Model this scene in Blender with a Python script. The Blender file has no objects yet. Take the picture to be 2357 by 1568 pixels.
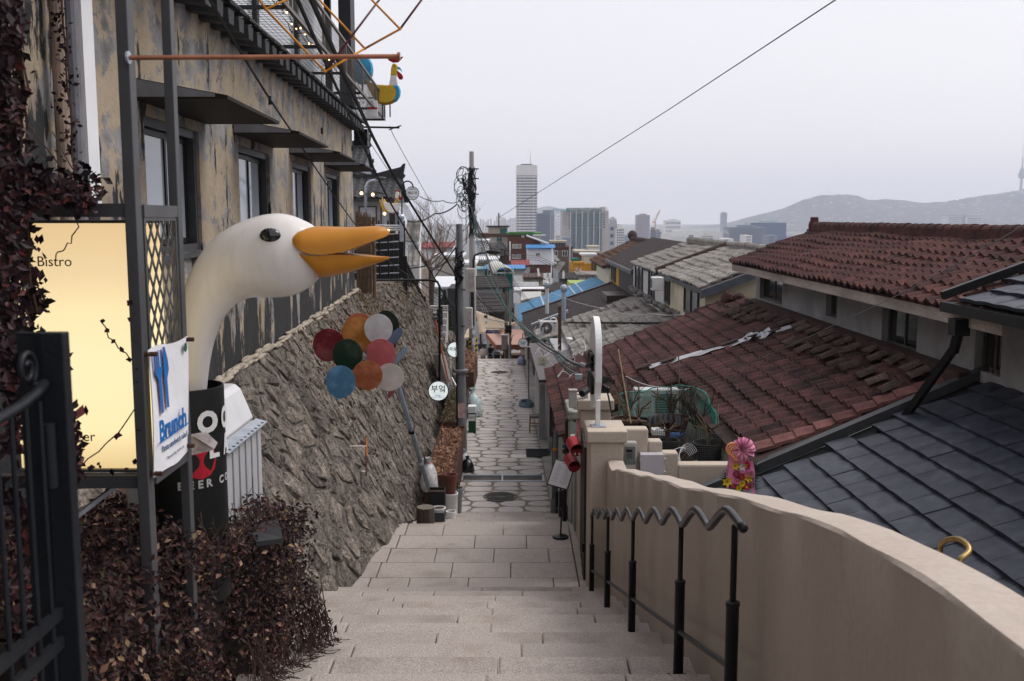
import bpy, math, random
import numpy as np
from mathutils import Vector, Matrix
random.seed(7)
RS = np.random.RandomState(11)
sc = bpy.context.scene
COL = sc.collection
R = math.radians
# ---------------------------------------------------------------- camera (eye = world origin, +Y ahead, z up)
PITCH = R(7.07)
cam = bpy.data.objects.new('camera', bpy.data.cameras.new('camera')); COL.objects.link(cam)
cam.location = (0, 0, 0); cam.rotation_euler = (R(90) - PITCH, 0, 0)
cam.data.sensor_width = 36; cam.data.lens = 35; cam.data.clip_start = .05; cam.data.clip_end = 20000
sc.camera = cam
cam.data.dof.use_dof = True; cam.data.dof.focus_distance = 10; cam.data.dof.aperture_fstop = 5.0
# ---------------------------------------------------------------- overcast daylight
SUN_EL, SUN_AZ = R(52), R(72)          # sun high, behind the cloud on the right and ahead
w = bpy.data.worlds.new("World"); sc.world = w; w.use_nodes = True
nt = w.node_tree; nt.nodes.clear()
out = nt.nodes.new('ShaderNodeOutputWorld'); bg = nt.nodes.new('ShaderNodeBackground')
sky = nt.nodes.new('ShaderNodeTexSky'); sky.sky_type = 'NISHITA'; sky.sun_disc = False
sky.sun_elevation = SUN_EL; sky.sun_rotation = SUN_AZ; sky.air_density = 1.6; sky.dust_density = 4
hs = nt.nodes.new('ShaderNodeHueSaturation'); hs.inputs['Saturation'].default_value = .3
mx = nt.nodes.new('ShaderNodeMix'); mx.data_type = 'RGBA'; mx.inputs[0].default_value = .72
mx.inputs[7].default_value = (7.05, 6.9, 7.35, 1)                      # the even cloud deck over the sky
nt.links.new(sky.outputs[0], hs.inputs['Color']); nt.links.new(hs.outputs[0], mx.inputs[6])
nt.links.new(mx.outputs[2], bg.inputs[0]); bg.inputs[1].default_value = .115
nt.links.new(bg.outputs[0], out.inputs[0])
sl = bpy.data.lights.new('sun', 'SUN'); sl.energy = 1.5; sl.angle = R(28); sl.color = (1, .96, .9)
so = bpy.data.objects.new('sun', sl); COL.objects.link(so)
sd = Vector((math.sin(SUN_AZ) * math.cos(SUN_EL), math.cos(SUN_AZ) * math.cos(SUN_EL), math.sin(SUN_EL)))
so.rotation_euler = sd.to_track_quat('Z', 'Y').to_euler(); so.location = (0, 0, 60)
vs = sc.view_settings; vs.view_transform = 'Standard'; vs.look = 'None'; vs.exposure = 0.38; vs.gamma = 1; vs.use_curve_mapping = False
sc.render.engine = 'CYCLES'
cy = sc.cycles; cy.use_denoising = True; cy.max_bounces = 6; cy.diffuse_bounces = 3; cy.glossy_bounces = 2
cy.transmission_bounces = 3; cy.transparent_max_bounces = 8; cy.volume_bounces = 2; cy.caustics_reflective = False; cy.caustics_refractive = False
cy.sample_clamp_indirect = 6

# ---------------------------------------------------------------- places: rays of the camera used to survey the place
F, CX, CY = 2291.5, 1178.5, 784.0
CP, SP = math.cos(PITCH), math.sin(PITCH)
def ray(x, y):
    a, b = (x - CX) / F, (CY - y) / F
    return Vector((a, CP + b * SP, -SP + b * CP))
def at(x, y, Y): r = ray(x, y); return r * (Y / r.y)
def onz(x, y, z): r = ray(x, y); return r * (z / r.z)
def onx(x, y, X): r = ray(x, y); return r * (X / r.x)
V = Vector
Z = V((0, 0, 1))
def lerp(a, b, t): return a + (b - a) * t
def interp(x, xs, ys):
    return float(np.interp(x, xs, ys))

# ---------------------------------------------------------------- mesh builder
class MB:
    def __init__(s): s.v = []; s.f = []; s.m = []; s.mi = 0
    def add(s, vs_, fs_):
        b = len(s.v); s.v += [tuple(p) for p in vs_]
        for f in fs_: s.f.append(tuple(i + b for i in f)); s.m.append(s.mi)
        return s
    def box(s, a, b):
        x0, y0, z0 = a; x1, y1, z1 = b
        return s.add([(x0,y0,z0),(x1,y0,z0),(x1,y1,z0),(x0,y1,z0),(x0,y0,z1),(x1,y0,z1),(x1,y1,z1),(x0,y1,z1)],
                     [(0,3,2,1),(4,5,6,7),(0,1,5,4),(1,2,6,5),(2,3,7,6),(3,0,4,7)])
    def hexa(s, p):                                  # 8 points: bottom 4 ccw, top 4 ccw
        return s.add(p, [(0,3,2,1),(4,5,6,7),(0,1,5,4),(1,2,6,5),(2,3,7,6),(3,0,4,7)])
    def bar(s, p, q, wd, ht=None, up=Z):
        p, q = V(p), V(q); ht = ht or wd
        d = (q - p).normalized()
        if abs(d.dot(up)) > .98: up = V((0, 1, 0))
        x = d.cross(up).normalized(); u = x.cross(d)
        x = x * (wd / 2); u = u * (ht / 2)
        return s.hexa([p - x - u, p + x - u, q + x - u, q - x - u, p - x + u, p + x + u, q + x + u, q - x + u])
    def cyl(s, p, q, r, r2=None, n=10, cap=True):
        p, q = V(p), V(q); r2 = r if r2 is None else r2
        d = (q - p).normalized(); up = Z if abs(d.z) < .95 else V((0, 1, 0))
        x = d.cross(up).normalized(); y = d.cross(x)
        vs_ = []; fs_ = []
        for k in range(n):
            a = 2 * math.pi * k / n; o = x * math.cos(a) + y * math.sin(a)
            vs_ += [p + o * r, q + o * r2]
        for k in range(n):
            j = (k + 1) % n; fs_.append((2*k, 2*k+1, 2*j+1, 2*j))
        if cap:
            fs_.append(tuple(2*k for k in range(n))); fs_.append(tuple(2*k+1 for k in reversed(range(n))))
        return s.add(vs_, fs_)
    def tube(s, pts, r, n=6, closed=False, cap=True):
        pts = [V(p) for p in pts]; m = len(pts); vs_ = []; fs_ = []
        nrm = None
        for i, p in enumerate(pts):
            a = pts[i-1] if (i or closed) else p; b = pts[(i+1) % m] if (i < m-1 or closed) else p
            d = (b - a)
            d = d.normalized() if d.length > 1e-9 else V((0,0,1))
            if nrm is None:
                up = Z if abs(d.z) < .9 else V((0, 1, 0)); nrm = d.cross(up).normalized()
            else:
                nrm = nrm - d * nrm.dot(d)
                nrm = nrm.normalized() if nrm.length > 1e-6 else d.orthogonal().normalized()
            y = d.cross(nrm); rr = r[i] if hasattr(r, '__len__') else r
            for k in range(n):
                t = 2 * math.pi * k / n; vs_.append(p + nrm * (math.cos(t) * rr) + y * (math.sin(t) * rr))
        for i in range(m if closed else m - 1):
            i2 = (i + 1) % m
            for k in range(n):
                j = (k + 1) % n; fs_.append((i*n+k, i*n+j, i2*n+j, i2*n+k))
        if cap and not closed:
            fs_.append(tuple(reversed(range(n)))); fs_.append(tuple((m-1)*n + k for k in range(n)))
        return s.add(vs_, fs_)
    def lathe(s, c, prof, n=16, axis=Z, cap=True):
        c = V(c); axis = V(axis).normalized(); up = Z if abs(axis.z) < .9 else V((1, 0, 0))
        x = axis.cross(up).normalized() if abs(axis.z) < .9 else V((1,0,0)); y = axis.cross(x)
        vs_ = []; fs_ = []; m = len(prof)
        for r, h in prof:
            for k in range(n):
                t = 2 * math.pi * k / n; vs_.append(c + axis * h + x * (r * math.cos(t)) + y * (r * math.sin(t)))
        for i in range(m - 1):
            for k in range(n):
                j = (k + 1) % n; fs_.append((i*n+k, i*n+j, (i+1)*n+j, (i+1)*n+k))
        if cap:
            fs_.append(tuple(reversed(range(n)))); fs_.append(tuple((m-1)*n+k for k in range(n)))
        return s.add(vs_, fs_)
    def ball(s, c, rx, ry=None, rz=None, nu=12, nv=8, rot=None):
        ry = rx if ry is None else ry; rz = rx if rz is None else rz; c = V(c)
        vs_ = [V((0,0,rz))]; fs_ = []
        for i in range(1, nv):
            a = math.pi * i / nv
            for k in range(nu):
                b = 2 * math.pi * k / nu; vs_.append(V((rx*math.sin(a)*math.cos(b), ry*math.sin(a)*math.sin(b), rz*math.cos(a))))
        vs_.append(V((0,0,-rz))); L = len(vs_) - 1
        for k in range(nu):
            j = (k+1) % nu; fs_.append((0, 1+k, 1+j)); fs_.append((L, L-nu+j, L-nu+k))
        for i in range(nv-2):
            for k in range(nu):
                j = (k+1) % nu; fs_.append((1+i*nu+k, 1+(i+1)*nu+k, 1+(i+1)*nu+j, 1+i*nu+j))
        if rot: vs_ = [rot @ p for p in vs_]
        return s.add([p + c for p in vs_], fs_)
    def prism(s, poly, d):
        d = V(d); poly = [V(p) for p in poly]; n = len(poly)
        fs_ = [tuple(range(n)), tuple(n + k for k in reversed(range(n)))]
        for k in range(n):
            j = (k+1) % n; fs_.append((k, n+k, n+j, j))
        return s.add(poly + [p + d for p in poly], fs_)
    def grid(s, fn, nu, nv):
        vs_ = [fn(i/nu, j/nv) for j in range(nv+1) for i in range(nu+1)]
        fs_ = [(j*(nu+1)+i, j*(nu+1)+i+1, (j+1)*(nu+1)+i+1, (j+1)*(nu+1)+i) for j in range(nv) for i in range(nu)]
        return s.add(vs_, fs_)
    def mesh(s, name, mat, org=(0,0,0), smooth=False):
        me = bpy.data.meshes.new(name)
        o = V(org); v = [(p[0]-o.x, p[1]-o.y, p[2]-o.z) for p in s.v]
        me.from_pydata(v, [], s.f)
        mats = mat if isinstance(mat, (list, tuple)) else [mat]
        for m_ in mats: me.materials.append(m_)
        if len(mats) > 1: me.polygons.foreach_set('material_index', s.m)
        if smooth:
            me.polygons.foreach_set('use_smooth', [True]*len(me.polygons))
        me.update()
        return me
    def build(s, name, mat, parent=None, smooth=False, bevel=0, fix=True, sharp=None, loc=None):
        org = root_loc(parent) if parent else V(loc or (0,0,0))
        me = s.mesh(name, mat, org, smooth)
        if fix: fixn(me)
        o = bpy.data.objects.new(name, me); COL.objects.link(o)
        if parent: o.parent = parent
        elif loc: o.location = loc
        if smooth and sharp is not None:
            me.set_sharp_from_angle(angle=R(sharp))
        if bevel:
            b = o.modifiers.new('bevel', 'BEVEL'); b.width = bevel; b.segments = 2; b.limit_method = 'ANGLE'; b.angle_limit = R(40)
        return o
def fixn(me):
    import bmesh
    b = bmesh.new(); b.from_mesh(me); bmesh.ops.recalc_face_normals(b, faces=b.faces); b.to_mesh(me); b.free()
def root_loc(o):
    p = V((0,0,0))
    while o is not None: p += V(o.location); o = o.parent
    return p
def tag(o, label=None, cat=None, group=None, kind=None):
    if label: o['label'] = label
    if cat: o['category'] = cat
    if group: o['group'] = group
    if kind: o['kind'] = kind
    return o
def thing(name, loc, label, cat, group=None, kind=None):
    o = bpy.data.objects.new(name, None); COL.objects.link(o); o.location = loc; o.empty_display_size = .1
    return tag(o, label, cat, group, kind)
def inst(src, parent, mtx, name=None):
    o = bpy.data.objects.new(name or src.name.split('.')[0], src.data if hasattr(src, 'data') else src); COL.objects.link(o)
    if parent:
        o.parent = parent; mtx = Matrix.Translation(-root_loc(parent)) @ mtx
    o.matrix_basis = mtx
    return o
def frame(o, x, y, z):
    x, y, z = V(x).normalized(), V(y).normalized(), V(z).normalized()
    return Matrix(((x.x,y.x,z.x,o[0]),(x.y,y.y,z.y,o[1]),(x.z,y.z,z.z,o[2]),(0,0,0,1)))

# ---------------------------------------------------------------- materials
def M(name, col, rough=.8, metal=0, var=.15, vs=4, bump=0, bs=30, rnd=0, col2=None, cut=None, stretch=(1,1,1),
      fine=0, fs=80, emit=0, spec=.22, coat=0, alpha=1, detail=4, local=False, trans=0):
    m = bpy.data.materials.new(name); m.use_nodes = True; t = m.node_tree; N = t.nodes.new; Lk = t.links.new
    b = t.nodes['Principled BSDF']
    b.inputs['Roughness'].default_value = rough; b.inputs['Metallic'].default_value = metal
    b.inputs['Specular IOR Level'].default_value = spec; b.inputs['Coat Weight'].default_value = coat
    if trans: b.inputs['Transmission Weight'].default_value = trans
    if alpha < 1: b.inputs['Alpha'].default_value = alpha
    col = tuple(col)
    plain = not (var or fine or rnd or bump or col2)
    if plain:
        b.inputs['Base Color'].default_value = col + (1,)
        src = None
    else:
        if local: g = N('ShaderNodeTexCoord'); pos = g.outputs['Object']
        else: g = N('ShaderNodeNewGeometry'); pos = g.outputs['Position']
        mp = N('ShaderNodeMapping'); mp.inputs['Scale'].default_value = stretch; Lk(pos, mp.inputs[0])
        n1 = N('ShaderNodeTexNoise'); n1.inputs['Scale'].default_value = vs; n1.inputs['Detail'].default_value = detail; n1.inputs['Roughness'].default_value = .6
        Lk(mp.outputs[0], n1.inputs['Vector'])
        rp = N('ShaderNodeValToRGB')
        c0 = tuple(max(0, c*(1-var)) for c in col); c1 = tuple(c*(1+var) for c in col) if col2 is None else tuple(col2)
        if col2 is not None: c0 = col
        lo, hi = cut or (.3, .7)
        rp.color_ramp.elements[0].position = lo; rp.color_ramp.elements[1].position = hi
        rp.color_ramp.elements[0].color = c0 + (1,); rp.color_ramp.elements[1].color = c1 + (1,)
        Lk(n1.outputs[0], rp.inputs[0]); src = rp.outputs[0]
        if fine:
            n2 = N('ShaderNodeTexNoise'); n2.inputs['Scale'].default_value = fs; n2.inputs['Detail'].default_value = 2
            Lk(pos, n2.inputs['Vector'])
            mr = N('ShaderNodeMapRange'); mr.inputs[1].default_value = .3; mr.inputs[2].default_value = .7
            mr.inputs[3].default_value = 1-fine; mr.inputs[4].default_value = 1+fine; Lk(n2.outputs[0], mr.inputs[0])
            vm = N('ShaderNodeVectorMath'); vm.operation = 'SCALE'; Lk(src, vm.inputs[0]); Lk(mr.outputs[0], vm.inputs['Scale']); src = vm.outputs[0]
        if rnd:
            oi = N('ShaderNodeObjectInfo')
            mr = N('ShaderNodeMapRange'); mr.inputs[3].default_value = 1-rnd; mr.inputs[4].default_value = 1+rnd; Lk(oi.outputs['Random'], mr.inputs[0])
            vm = N('ShaderNodeVectorMath'); vm.operation = 'SCALE'; Lk(src, vm.inputs[0]); Lk(mr.outputs[0], vm.inputs['Scale']); src = vm.outputs[0]
        Lk(src, b.inputs['Base Color'])
        if bump:
            n3 = N('ShaderNodeTexNoise'); n3.inputs['Scale'].default_value = bs; n3.inputs['Detail'].default_value = 5; Lk(mp.outputs[0], n3.inputs['Vector'])
            bp = N('ShaderNodeBump'); bp.inputs['Strength'].default_value = min(1, bump); bp.inputs['Distance'].default_value = .02 * max(1, bump)
            Lk(n3.outputs[0], bp.inputs['Height']); Lk(bp.outputs[0], b.inputs['Normal'])
    if emit:
        if src: Lk(src, b.inputs['Emission Color'])
        else: b.inputs['Emission Color'].default_value = col + (1,)
        b.inputs['Emission Strength'].default_value = emit
    return m
def leafmat(name, cols, rough=.5, pos=None):                         # every leaf of a mesh gets its own shade
    m = bpy.data.materials.new(name); m.use_nodes = True; t = m.node_tree; N = t.nodes.new
    b = t.nodes['Principled BSDF']; b.inputs['Roughness'].default_value = rough; b.inputs['Specular IOR Level'].default_value = .12
    g = N('ShaderNodeNewGeometry'); r = N('ShaderNodeValToRGB'); r.color_ramp.interpolation = 'LINEAR'
    e = r.color_ramp.elements; n = len(cols)
    while len(e) < n: e.new(.5)
    for i, c in enumerate(cols): e[i].position = pos[i] if pos else i/(n-1); e[i].color = tuple(c) + (1,)
    t.links.new(g.outputs['Random Per Island'], r.inputs[0]); t.links.new(r.outputs[0], b.inputs['Base Color'])
    return m

ORD = 'first second third fourth fifth sixth seventh eighth ninth tenth eleventh twelfth thirteenth fourteenth fifteenth sixteenth seventeenth eighteenth nineteenth twentieth'.split()
# ---------------------------------------------------------------- lettering
def text(s, size, mat, parent, mtx, extrude=.002, name='lettering', align='CENTER', shear=0, weight=0, sx=1):
    cu = bpy.data.curves.new('t', 'FONT'); cu.body = s; cu.size = size; cu.align_x = align; cu.align_y = 'CENTER'
    cu.extrude = extrude; cu.offset = weight; cu.resolution_u = 3; cu.shear = shear
    ob = bpy.data.objects.new('t', cu); COL.objects.link(ob)
    dg = bpy.context.evaluated_depsgraph_get(); me = bpy.data.meshes.new_from_object(ob.evaluated_get(dg))
    bpy.data.objects.remove(ob); bpy.data.curves.remove(cu)
    me.name = name; me.materials.clear(); me.materials.append(mat)
    o = bpy.data.objects.new(name, me); COL.objects.link(o)
    if parent: o.parent = parent; mtx = Matrix.Translation(-root_loc(parent)) @ mtx
    o.matrix_basis = mtx @ Matrix.Diagonal((sx, 1, 1, 1))
    return o

# ---------------------------------------------------------------- Voronoi cells in a rectangle (for rubble and crazy paving)
def clip(poly, a, b, c):                       # keep a*x+b*y <= c
    o = []; n = len(poly)
    for i in range(n):
        p, q = poly[i], poly[(i+1) % n]; dp = a*p[0]+b*p[1]-c; dq = a*q[0]+b*q[1]-c
        if dp <= 0: o.append(p)
        if (dp < 0) != (dq < 0) and dp != dq:
            t = dp/(dp-dq); o.append((p[0]+(q[0]-p[0])*t, p[1]+(q[1]-p[1])*t))
    return o
def voronoi(pts, x0, x1, y0, y1, gap, asp=1.0):
    P = np.array(pts); S = P * np.array([1, asp]); res = []
    for i, p in enumerate(pts):
        d = ((S - S[i])**2).sum(1); nb = np.argsort(d)[1:22]
        poly = [(x0,y0),(x1,y0),(x1,y1),(x0,y1)]
        for j in nb:
            q = pts[j]; a, b = (q[0]-p[0]), (q[1]-p[1])*asp*asp
            L = math.hypot(a, q[1]-p[1])
            c = (q[0]**2-p[0]**2 + asp*asp*(q[1]**2-p[1]**2))/2 - gap*.5*math.hypot(a, b)
            poly = clip(poly, a, b, c)
            if len(poly) < 3: break
        if len(poly) >= 3: res.append((p, poly))
    return res
def roundpoly(poly, k=.22):
    o = []; n = len(poly)
    for i in range(n):
        p, a, b = poly[i], poly[i-1], poly[(i+1) % n]
        o.append((p[0]+(a[0]-p[0])*k, p[1]+(a[1]-p[1])*k)); o.append((p[0]+(b[0]-p[0])*k, p[1]+(b[1]-p[1])*k))
    return o

# ---------------------------------------------------------------- leaves: n small folded faces
def leaves(pos, size, nrm=None, spread=1.0, name='leaves', mat=None, parent=None, asp=.5):
    pos = np.asarray(pos, float); n = len(pos)
    d = RS.normal(size=(n, 3)); d /= np.linalg.norm(d, axis=1)[:, None]
    if nrm is not None:
        nn = np.asarray(nrm, float); nn = np.broadcast_to(nn, (n, 3)); d = d*spread + nn; d /= np.linalg.norm(d, axis=1)[:, None]
    u = np.cross(d, RS.normal(size=(n, 3))); u /= np.linalg.norm(u, axis=1)[:, None]; v = np.cross(d, u)
    s = (size * RS.uniform(.55, 1.35, n))[:, None]
    a = pos - u*s*.5; b = pos + v*s*asp*.5 + d*s*.1; c = pos + u*s*.5; e = pos - v*s*asp*.5 + d*s*.1
    org = np.array(root_loc(parent)) if parent else np.zeros(3)
    vv = np.stack([a, b, c, e], 1).reshape(-1, 3) - org
    idx = np.arange(n*4).reshape(n, 4); tri = np.concatenate([idx[:, [0,1,2]], idx[:, [0,2,3]]], 0)
    me = bpy.data.meshes.new(name); me.from_pydata(vv.tolist(), [], tri.tolist()); me.materials.append(mat); me.update()
    o = bpy.data.objects.new(name, me); COL.objects.link(o)
    if parent: o.parent = parent
    return o
# ================================================================ materials used all over
GRAN = M('granite', (.31,.265,.235), .85, vs=1.7, fine=.27, fs=85, bump=.5, bs=80, rnd=.08, col2=(.40,.352,.32), cut=(.30,.50))
PAVE = M('paving_granite', (.50,.46,.432), .8, var=.12, vs=1.6, fine=.16, fs=60, bump=.4, bs=60, rnd=.09)
MORTAR = M('mortar', (.225,.19,.16), .95, var=.35, vs=2.2, fine=.2, fs=40, bump=.6, bs=50)
CONC = M('concrete', (.30,.285,.27), .9, var=.25, vs=1.2, fine=.12, bump=.3, bs=30)
BLACK = M('black_metal', (.009,.009,.010), .42, var=.3, vs=9, bump=.08, bs=60, spec=.22)
DGREY = M('dark_grey_metal', (.05,.052,.056), .45, var=.2, vs=5, bump=.06, bs=40)
WHITE = M('white_paint', (.78,.78,.78), .5, var=.05, vs=3)
CABLE = M('cable_rubber', (.012,.012,.013), .6, var=0)
GLASS = M('window_glass', (.40,.44,.49), .06, var=.12, vs=.7, spec=.9, bump=.05, bs=2)
DGLASS = M('dark_glass', (.02,.025,.03), .08, var=.2, vs=2, spec=.7)
GALV = M('galvanised_steel', (.42,.46,.52), .42, metal=.5, var=.2, vs=7)
SOIL = M('soil', (.07,.045,.03), .95, var=.5, vs=9, bump=1, bs=30)
RUST = M('rusty_steel', (.045,.022,.016), .8, var=.4, vs=5, bump=.3, bs=40, col2=(.10,.045,.028), cut=(.35,.75))
CREAM = M('cream_stucco', (.55,.47,.37), .9, var=.10, vs=1.1, fine=.06, fs=25, bump=.25, bs=35)

# ================================================================ ground, hills, haze
GY = [-60, 3, 13, 20, 47.5, 60, 95, 150, 300, 600, 1500, 4000, 6900]
GZ = [-3.4, -3.8, -5.6, -7.2, -7.9, -10.9, -11.6, -22, -38, -46, -50, -50, -50]
def gz(y): return interp(y, GY, GZ)
m = MB(); xs = np.linspace(-1, 1, 9)
rows = [(y, 120 + max(0, y)*.62) for y in GY]
for y, wd in rows:
    for x in xs: m.v.append((min(4400, wd)*x, y, gz(y)))
for j in range(len(rows)-1):
    for i in range(8): a = j*9+i; m.f.append((a, a+1, a+10, a+9)); m.m.append(0)
tag(m.build('ground', M('city_ground', (.16,.16,.15), .95, var=.4, vs=.05)), 'grey built-up ground falling away to the hazy city', 'ground', kind='structure')

FOREST = M('winter_forest', (.05,.054,.065), .95, var=.35, vs=.03, fine=.35, fs=.09, col2=(.60,.62,.68), cut=(.57,.74), detail=9)
def hill(name, ridge, Y, back, front, lab):
    px = [p[0] for p in ridge]; rz = [at(p[0], p[1], Y).z for p in ridge]; rx = [at(p[0], p[1], Y).x for p in ridge]
    n = 420; m = MB(); nx = np.linspace(rx[0], rx[-1], n+1)
    rr = np.random.RandomState(5); ph = rr.uniform(0, 6, 12)
    def bump(x, y): return sum(math.sin(x*.0045*(k+1)+ph[k]+y*.003*(k+1))*7/(k+1) for k in range(8))
    cols = [(-front, -1), (-front*.75, .12), (-front*.5, .34), (-front*.28, .6), (-front*.12, .84), (-front*.04,.96), (0, 1), (back*.3, .7), (back, -1)]
    for dy, t in cols:
        for x in nx:
            z = float(np.interp(x, rx, rz)); b = -52
            zz = b if t < 0 else b + (z-b)*t + bump(x, dy)*(.35 if t == 1 else 1.6*t) + (rr.uniform(-3,4) if t > .9 else 0)
            m.v.append((x, Y+dy, zz))
    for j in range(len(cols)-1):
        for i in range(n): a = j*(n+1)+i; m.f.append((a, a+1, a+n+2, a+n+1)); m.m.append(0)
    return tag(m.build(name, FOREST, smooth=True), lab, 'hill', kind='structure')
hill('hill', [(1500,560),(1580,532),(1650,522),(1700,509),(1760,492),(1800,482),(1850,462),(1885,452),(1930,450),(1965,458),(1990,466),(2030,461),(2080,463),(2120,470),(2170,464),(2240,452),(2300,445),(2357,436),(2420,430),(2560,470)], 4600, 900, 1500,
     'wooded hill with thin snow patches rising behind the red tiled roofs')
hill('hill', [(1080,545),(1130,528),(1190,500),(1260,478),(1310,484),(1360,520),(1400,536),(1450,533),(1500,527),(1550,530),(1620,536),(1680,545)], 5600, 500, 700,
     'low faint ridge far behind the white banded office tower')
hz = MB().box((-4450,-250,-62), (4450,7000,262))
vm_ = bpy.data.materials.new('haze_air'); vm_.use_nodes = True; t = vm_.node_tree; t.nodes.clear()
o_ = t.nodes.new('ShaderNodeOutputMaterial'); pv = t.nodes.new('ShaderNodeVolumePrincipled')
pv.inputs['Color'].default_value = (.82,.86,.97,1); pv.inputs['Density'].default_value = 1.7e-4; t.links.new(pv.outputs[0], o_.inputs['Volume'])
tag(hz.build('haze', vm_), 'pale winter haze hanging over the whole city', 'haze', kind='stuff')

# ================================================================ the stepped lane
RISE, TREAD = .204, .68
def stair_z(Y): return -(1.05 + .3*Y)
ZL = -5.05                                              # landing
def path_z(Y): return -6.2 - .0218*(Y-20)
def pl(Y): return -1.31 - .0155*(Y-21)
def pr(Y): return .84 - .0126*(Y-20)
def slabs(parent, x0, x1, y0, y1, z1, th, wmin, wmax, mat, first=None):
    x = x0; k = 0
    while x < x1 - .05:
        wd = first if (k == 0 and first) else random.uniform(wmin, wmax)
        xe = min(x1, x+wd)
        if x1 - xe < .25: xe = x1
        g = .004; dz = random.uniform(-.003, .003)
        MB().box((x+g, y0+.004, z1-th+dz), (xe-g, y1-.004, z1+dz)).build('stone_slab', GRAN, parent, bevel=.015)
        x = xe; k += 1
core = MB()
core.hexa([(-2.45,2.5,-6.5),(1.32,2.5,-6.5),(1.32,12.9,-6.5),(-2.45,12.9,-6.5),(-2.45,2.5,stair_z(2.5)-.5),(1.32,2.5,stair_z(2.5)-.5),(1.32,12.9,stair_z(12.9)-.42),(-2.45,12.9,stair_z(12.9)-.42)])
st = tag(core.build('stairs', MORTAR), 'broad grey granite steps leading down between the hedge and the stucco wall', 'stairs', kind='structure')
k = 0; Yj = 12.72
while Yj > 3.0:
    slabs(st, -2.4, 1.24, Yj-TREAD-.02, Yj, stair_z(Yj), .21, .85, 1.45, GRAN, first=random.uniform(.5,1.3)); Yj -= TREAD
ld = tag(MB().box((-2.6,12.7,-7),(1.3,16.0,ZL-.1)).build('landing', MORTAR), 'flat granite landing below the broad steps', 'landing', kind='structure')
for i in range(5):
    y0 = 12.9 + i*.63
    xl = interp(y0+.3, [12.9, 16.0], [-2.05, -1.72])
    MB().box((xl-.22, y0, ZL-.1),(xl+.02, y0+.622, ZL+.004)).build('stone_slab', GRAN, ld, bevel=.008)
    slabs(ld, xl+.03, .93, y0, y0+.63, ZL, .1, .8, 1.3, GRAN, first=[.55,1.05,.7,1.2,.6][i])
    MB().box((.94, y0, ZL-.1),(1.22, y0+.622, ZL+.002)).build('stone_slab', GRAN, ld, bevel=.008)
lo = tag(MB().hexa([(-2.3,15.9,-8),(1.25,15.9,-8),(1.25,20.1,-8),(-2.3,20.1,-8),(-2.3,15.9,ZL-.45),(1.25,15.9,ZL-.45),(1.25,20.1,-6.32),(-2.3,20.1,-6.32)]).build('stairs', MORTAR), 'short lower flight of granite steps hidden below the landing edge', 'stairs', kind='structure')
for i in range(6):
    y0 = 16.02 + i*.66
    slabs(lo, -1.72, 1.0, y0, y0+.67, ZL - .165*(i+1) if i < 6 else 0, .2, .9, 1.4, GRAN)

# crazy paving lane
m = MB(); ys = [19.95, 26, 33, 40, 47.5]
for a, b in zip(ys, ys[1:]):
    m.hexa([(-3.4,a,-8.6),(1.25,a,-8.6),(1.25,b,-8.6),(-3.4,b,-8.6),(-3.4,a,path_z(a)),(1.25,a,path_z(a)),(1.25,b,path_z(b)),(-3.4,b,path_z(b))])
path = tag(m.build('path', MORTAR), 'narrow lane of pale crazy paving running down to the far steps', 'path', kind='structure')
def paving(parent, x0f, x1f, y0, y1, row, colw, zf, mat, th=.016):
    pts = []; nr = max(1, round((y1-y0)/row)); 
    for r_ in range(nr):
        yc = y0 + (r_+.5)*(y1-y0)/nr; a, b = x0f(yc), x1f(yc); nc = max(2, round((b-a)/colw + random.uniform(-.4,.4)))
        off = random.uniform(-.3,.3)
        for c in range(nc):
            pts.append((a + (c+.5+off*.6)*(b-a)/nc + random.uniform(-.1,.1)*colw*1.3, yc + random.uniform(-.13,.13)*row*1.5))
    L = min(x0f(y0), x0f(y1)); H = max(x1f(y0), x1f(y1))
    for p, poly in voronoi(pts, L, H, y0, y1, .065, 1.25):
        yc = p[1]; a, b = x0f(yc), x1f(yc)
        poly = clip(poly, 1, 0, b); poly = clip(poly, -1, 0, -a) if len(poly) > 2 else poly
        if len(poly) < 3: continue
        A = sum(poly[i-1][0]*poly[i][1]-poly[i][0]*poly[i-1][1] for i in range(len(poly)))/2
        if abs(A) < .02: continue
        poly = roundpoly(poly, .25); n = len(poly); cx_ = sum(q[0] for q in poly)/n; cy_ = sum(q[1] for q in poly)/n
        dz = random.uniform(-.004,.006); tx = random.uniform(-.006,.006); ty = random.uniform(-.006,.006)
        def zz(x, y): return zf(y) + th + dz + (x-cx_)*tx + (y-cy_)*ty
        bot = [(q[0], q[1], zf(q[1])-.03) for q in poly]; mid = [(q[0], q[1], zz(*q)-.010) for q in poly]
        s = .965; top = [(cx_+(q[0]-cx_)*s, cy_+(q[1]-cy_)*s, zz(cx_+(q[0]-cx_)*s, cy_+(q[1]-cy_)*s)) for q in poly]
        mb = MB(); f = [tuple(2*n+i for i in range(n))]
        for i in range(n):
            j = (i+1) % n; f += [(i,j,n+j,n+i),(n+i,n+j,2*n+j,2*n+i)]
        mb.add(bot+mid+top, f).build('paving_stone', mat, parent)
paving(path, lambda y: -1.62, pr, 20.0, 23.12, .47, .62, path_z, PAVE)
paving(path, lambda y: pl(y)-.1, pr, 23.86, 46.6, .46, .62, path_z, PAVE)
for i in range(3):
    y0 = 46.65+i*.3
    slabs(path, -1.8, .52, y0, y0+.3, path_z(y0)+.017, .06, .6, 1.0, GRAN)
kb = MB()
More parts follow.
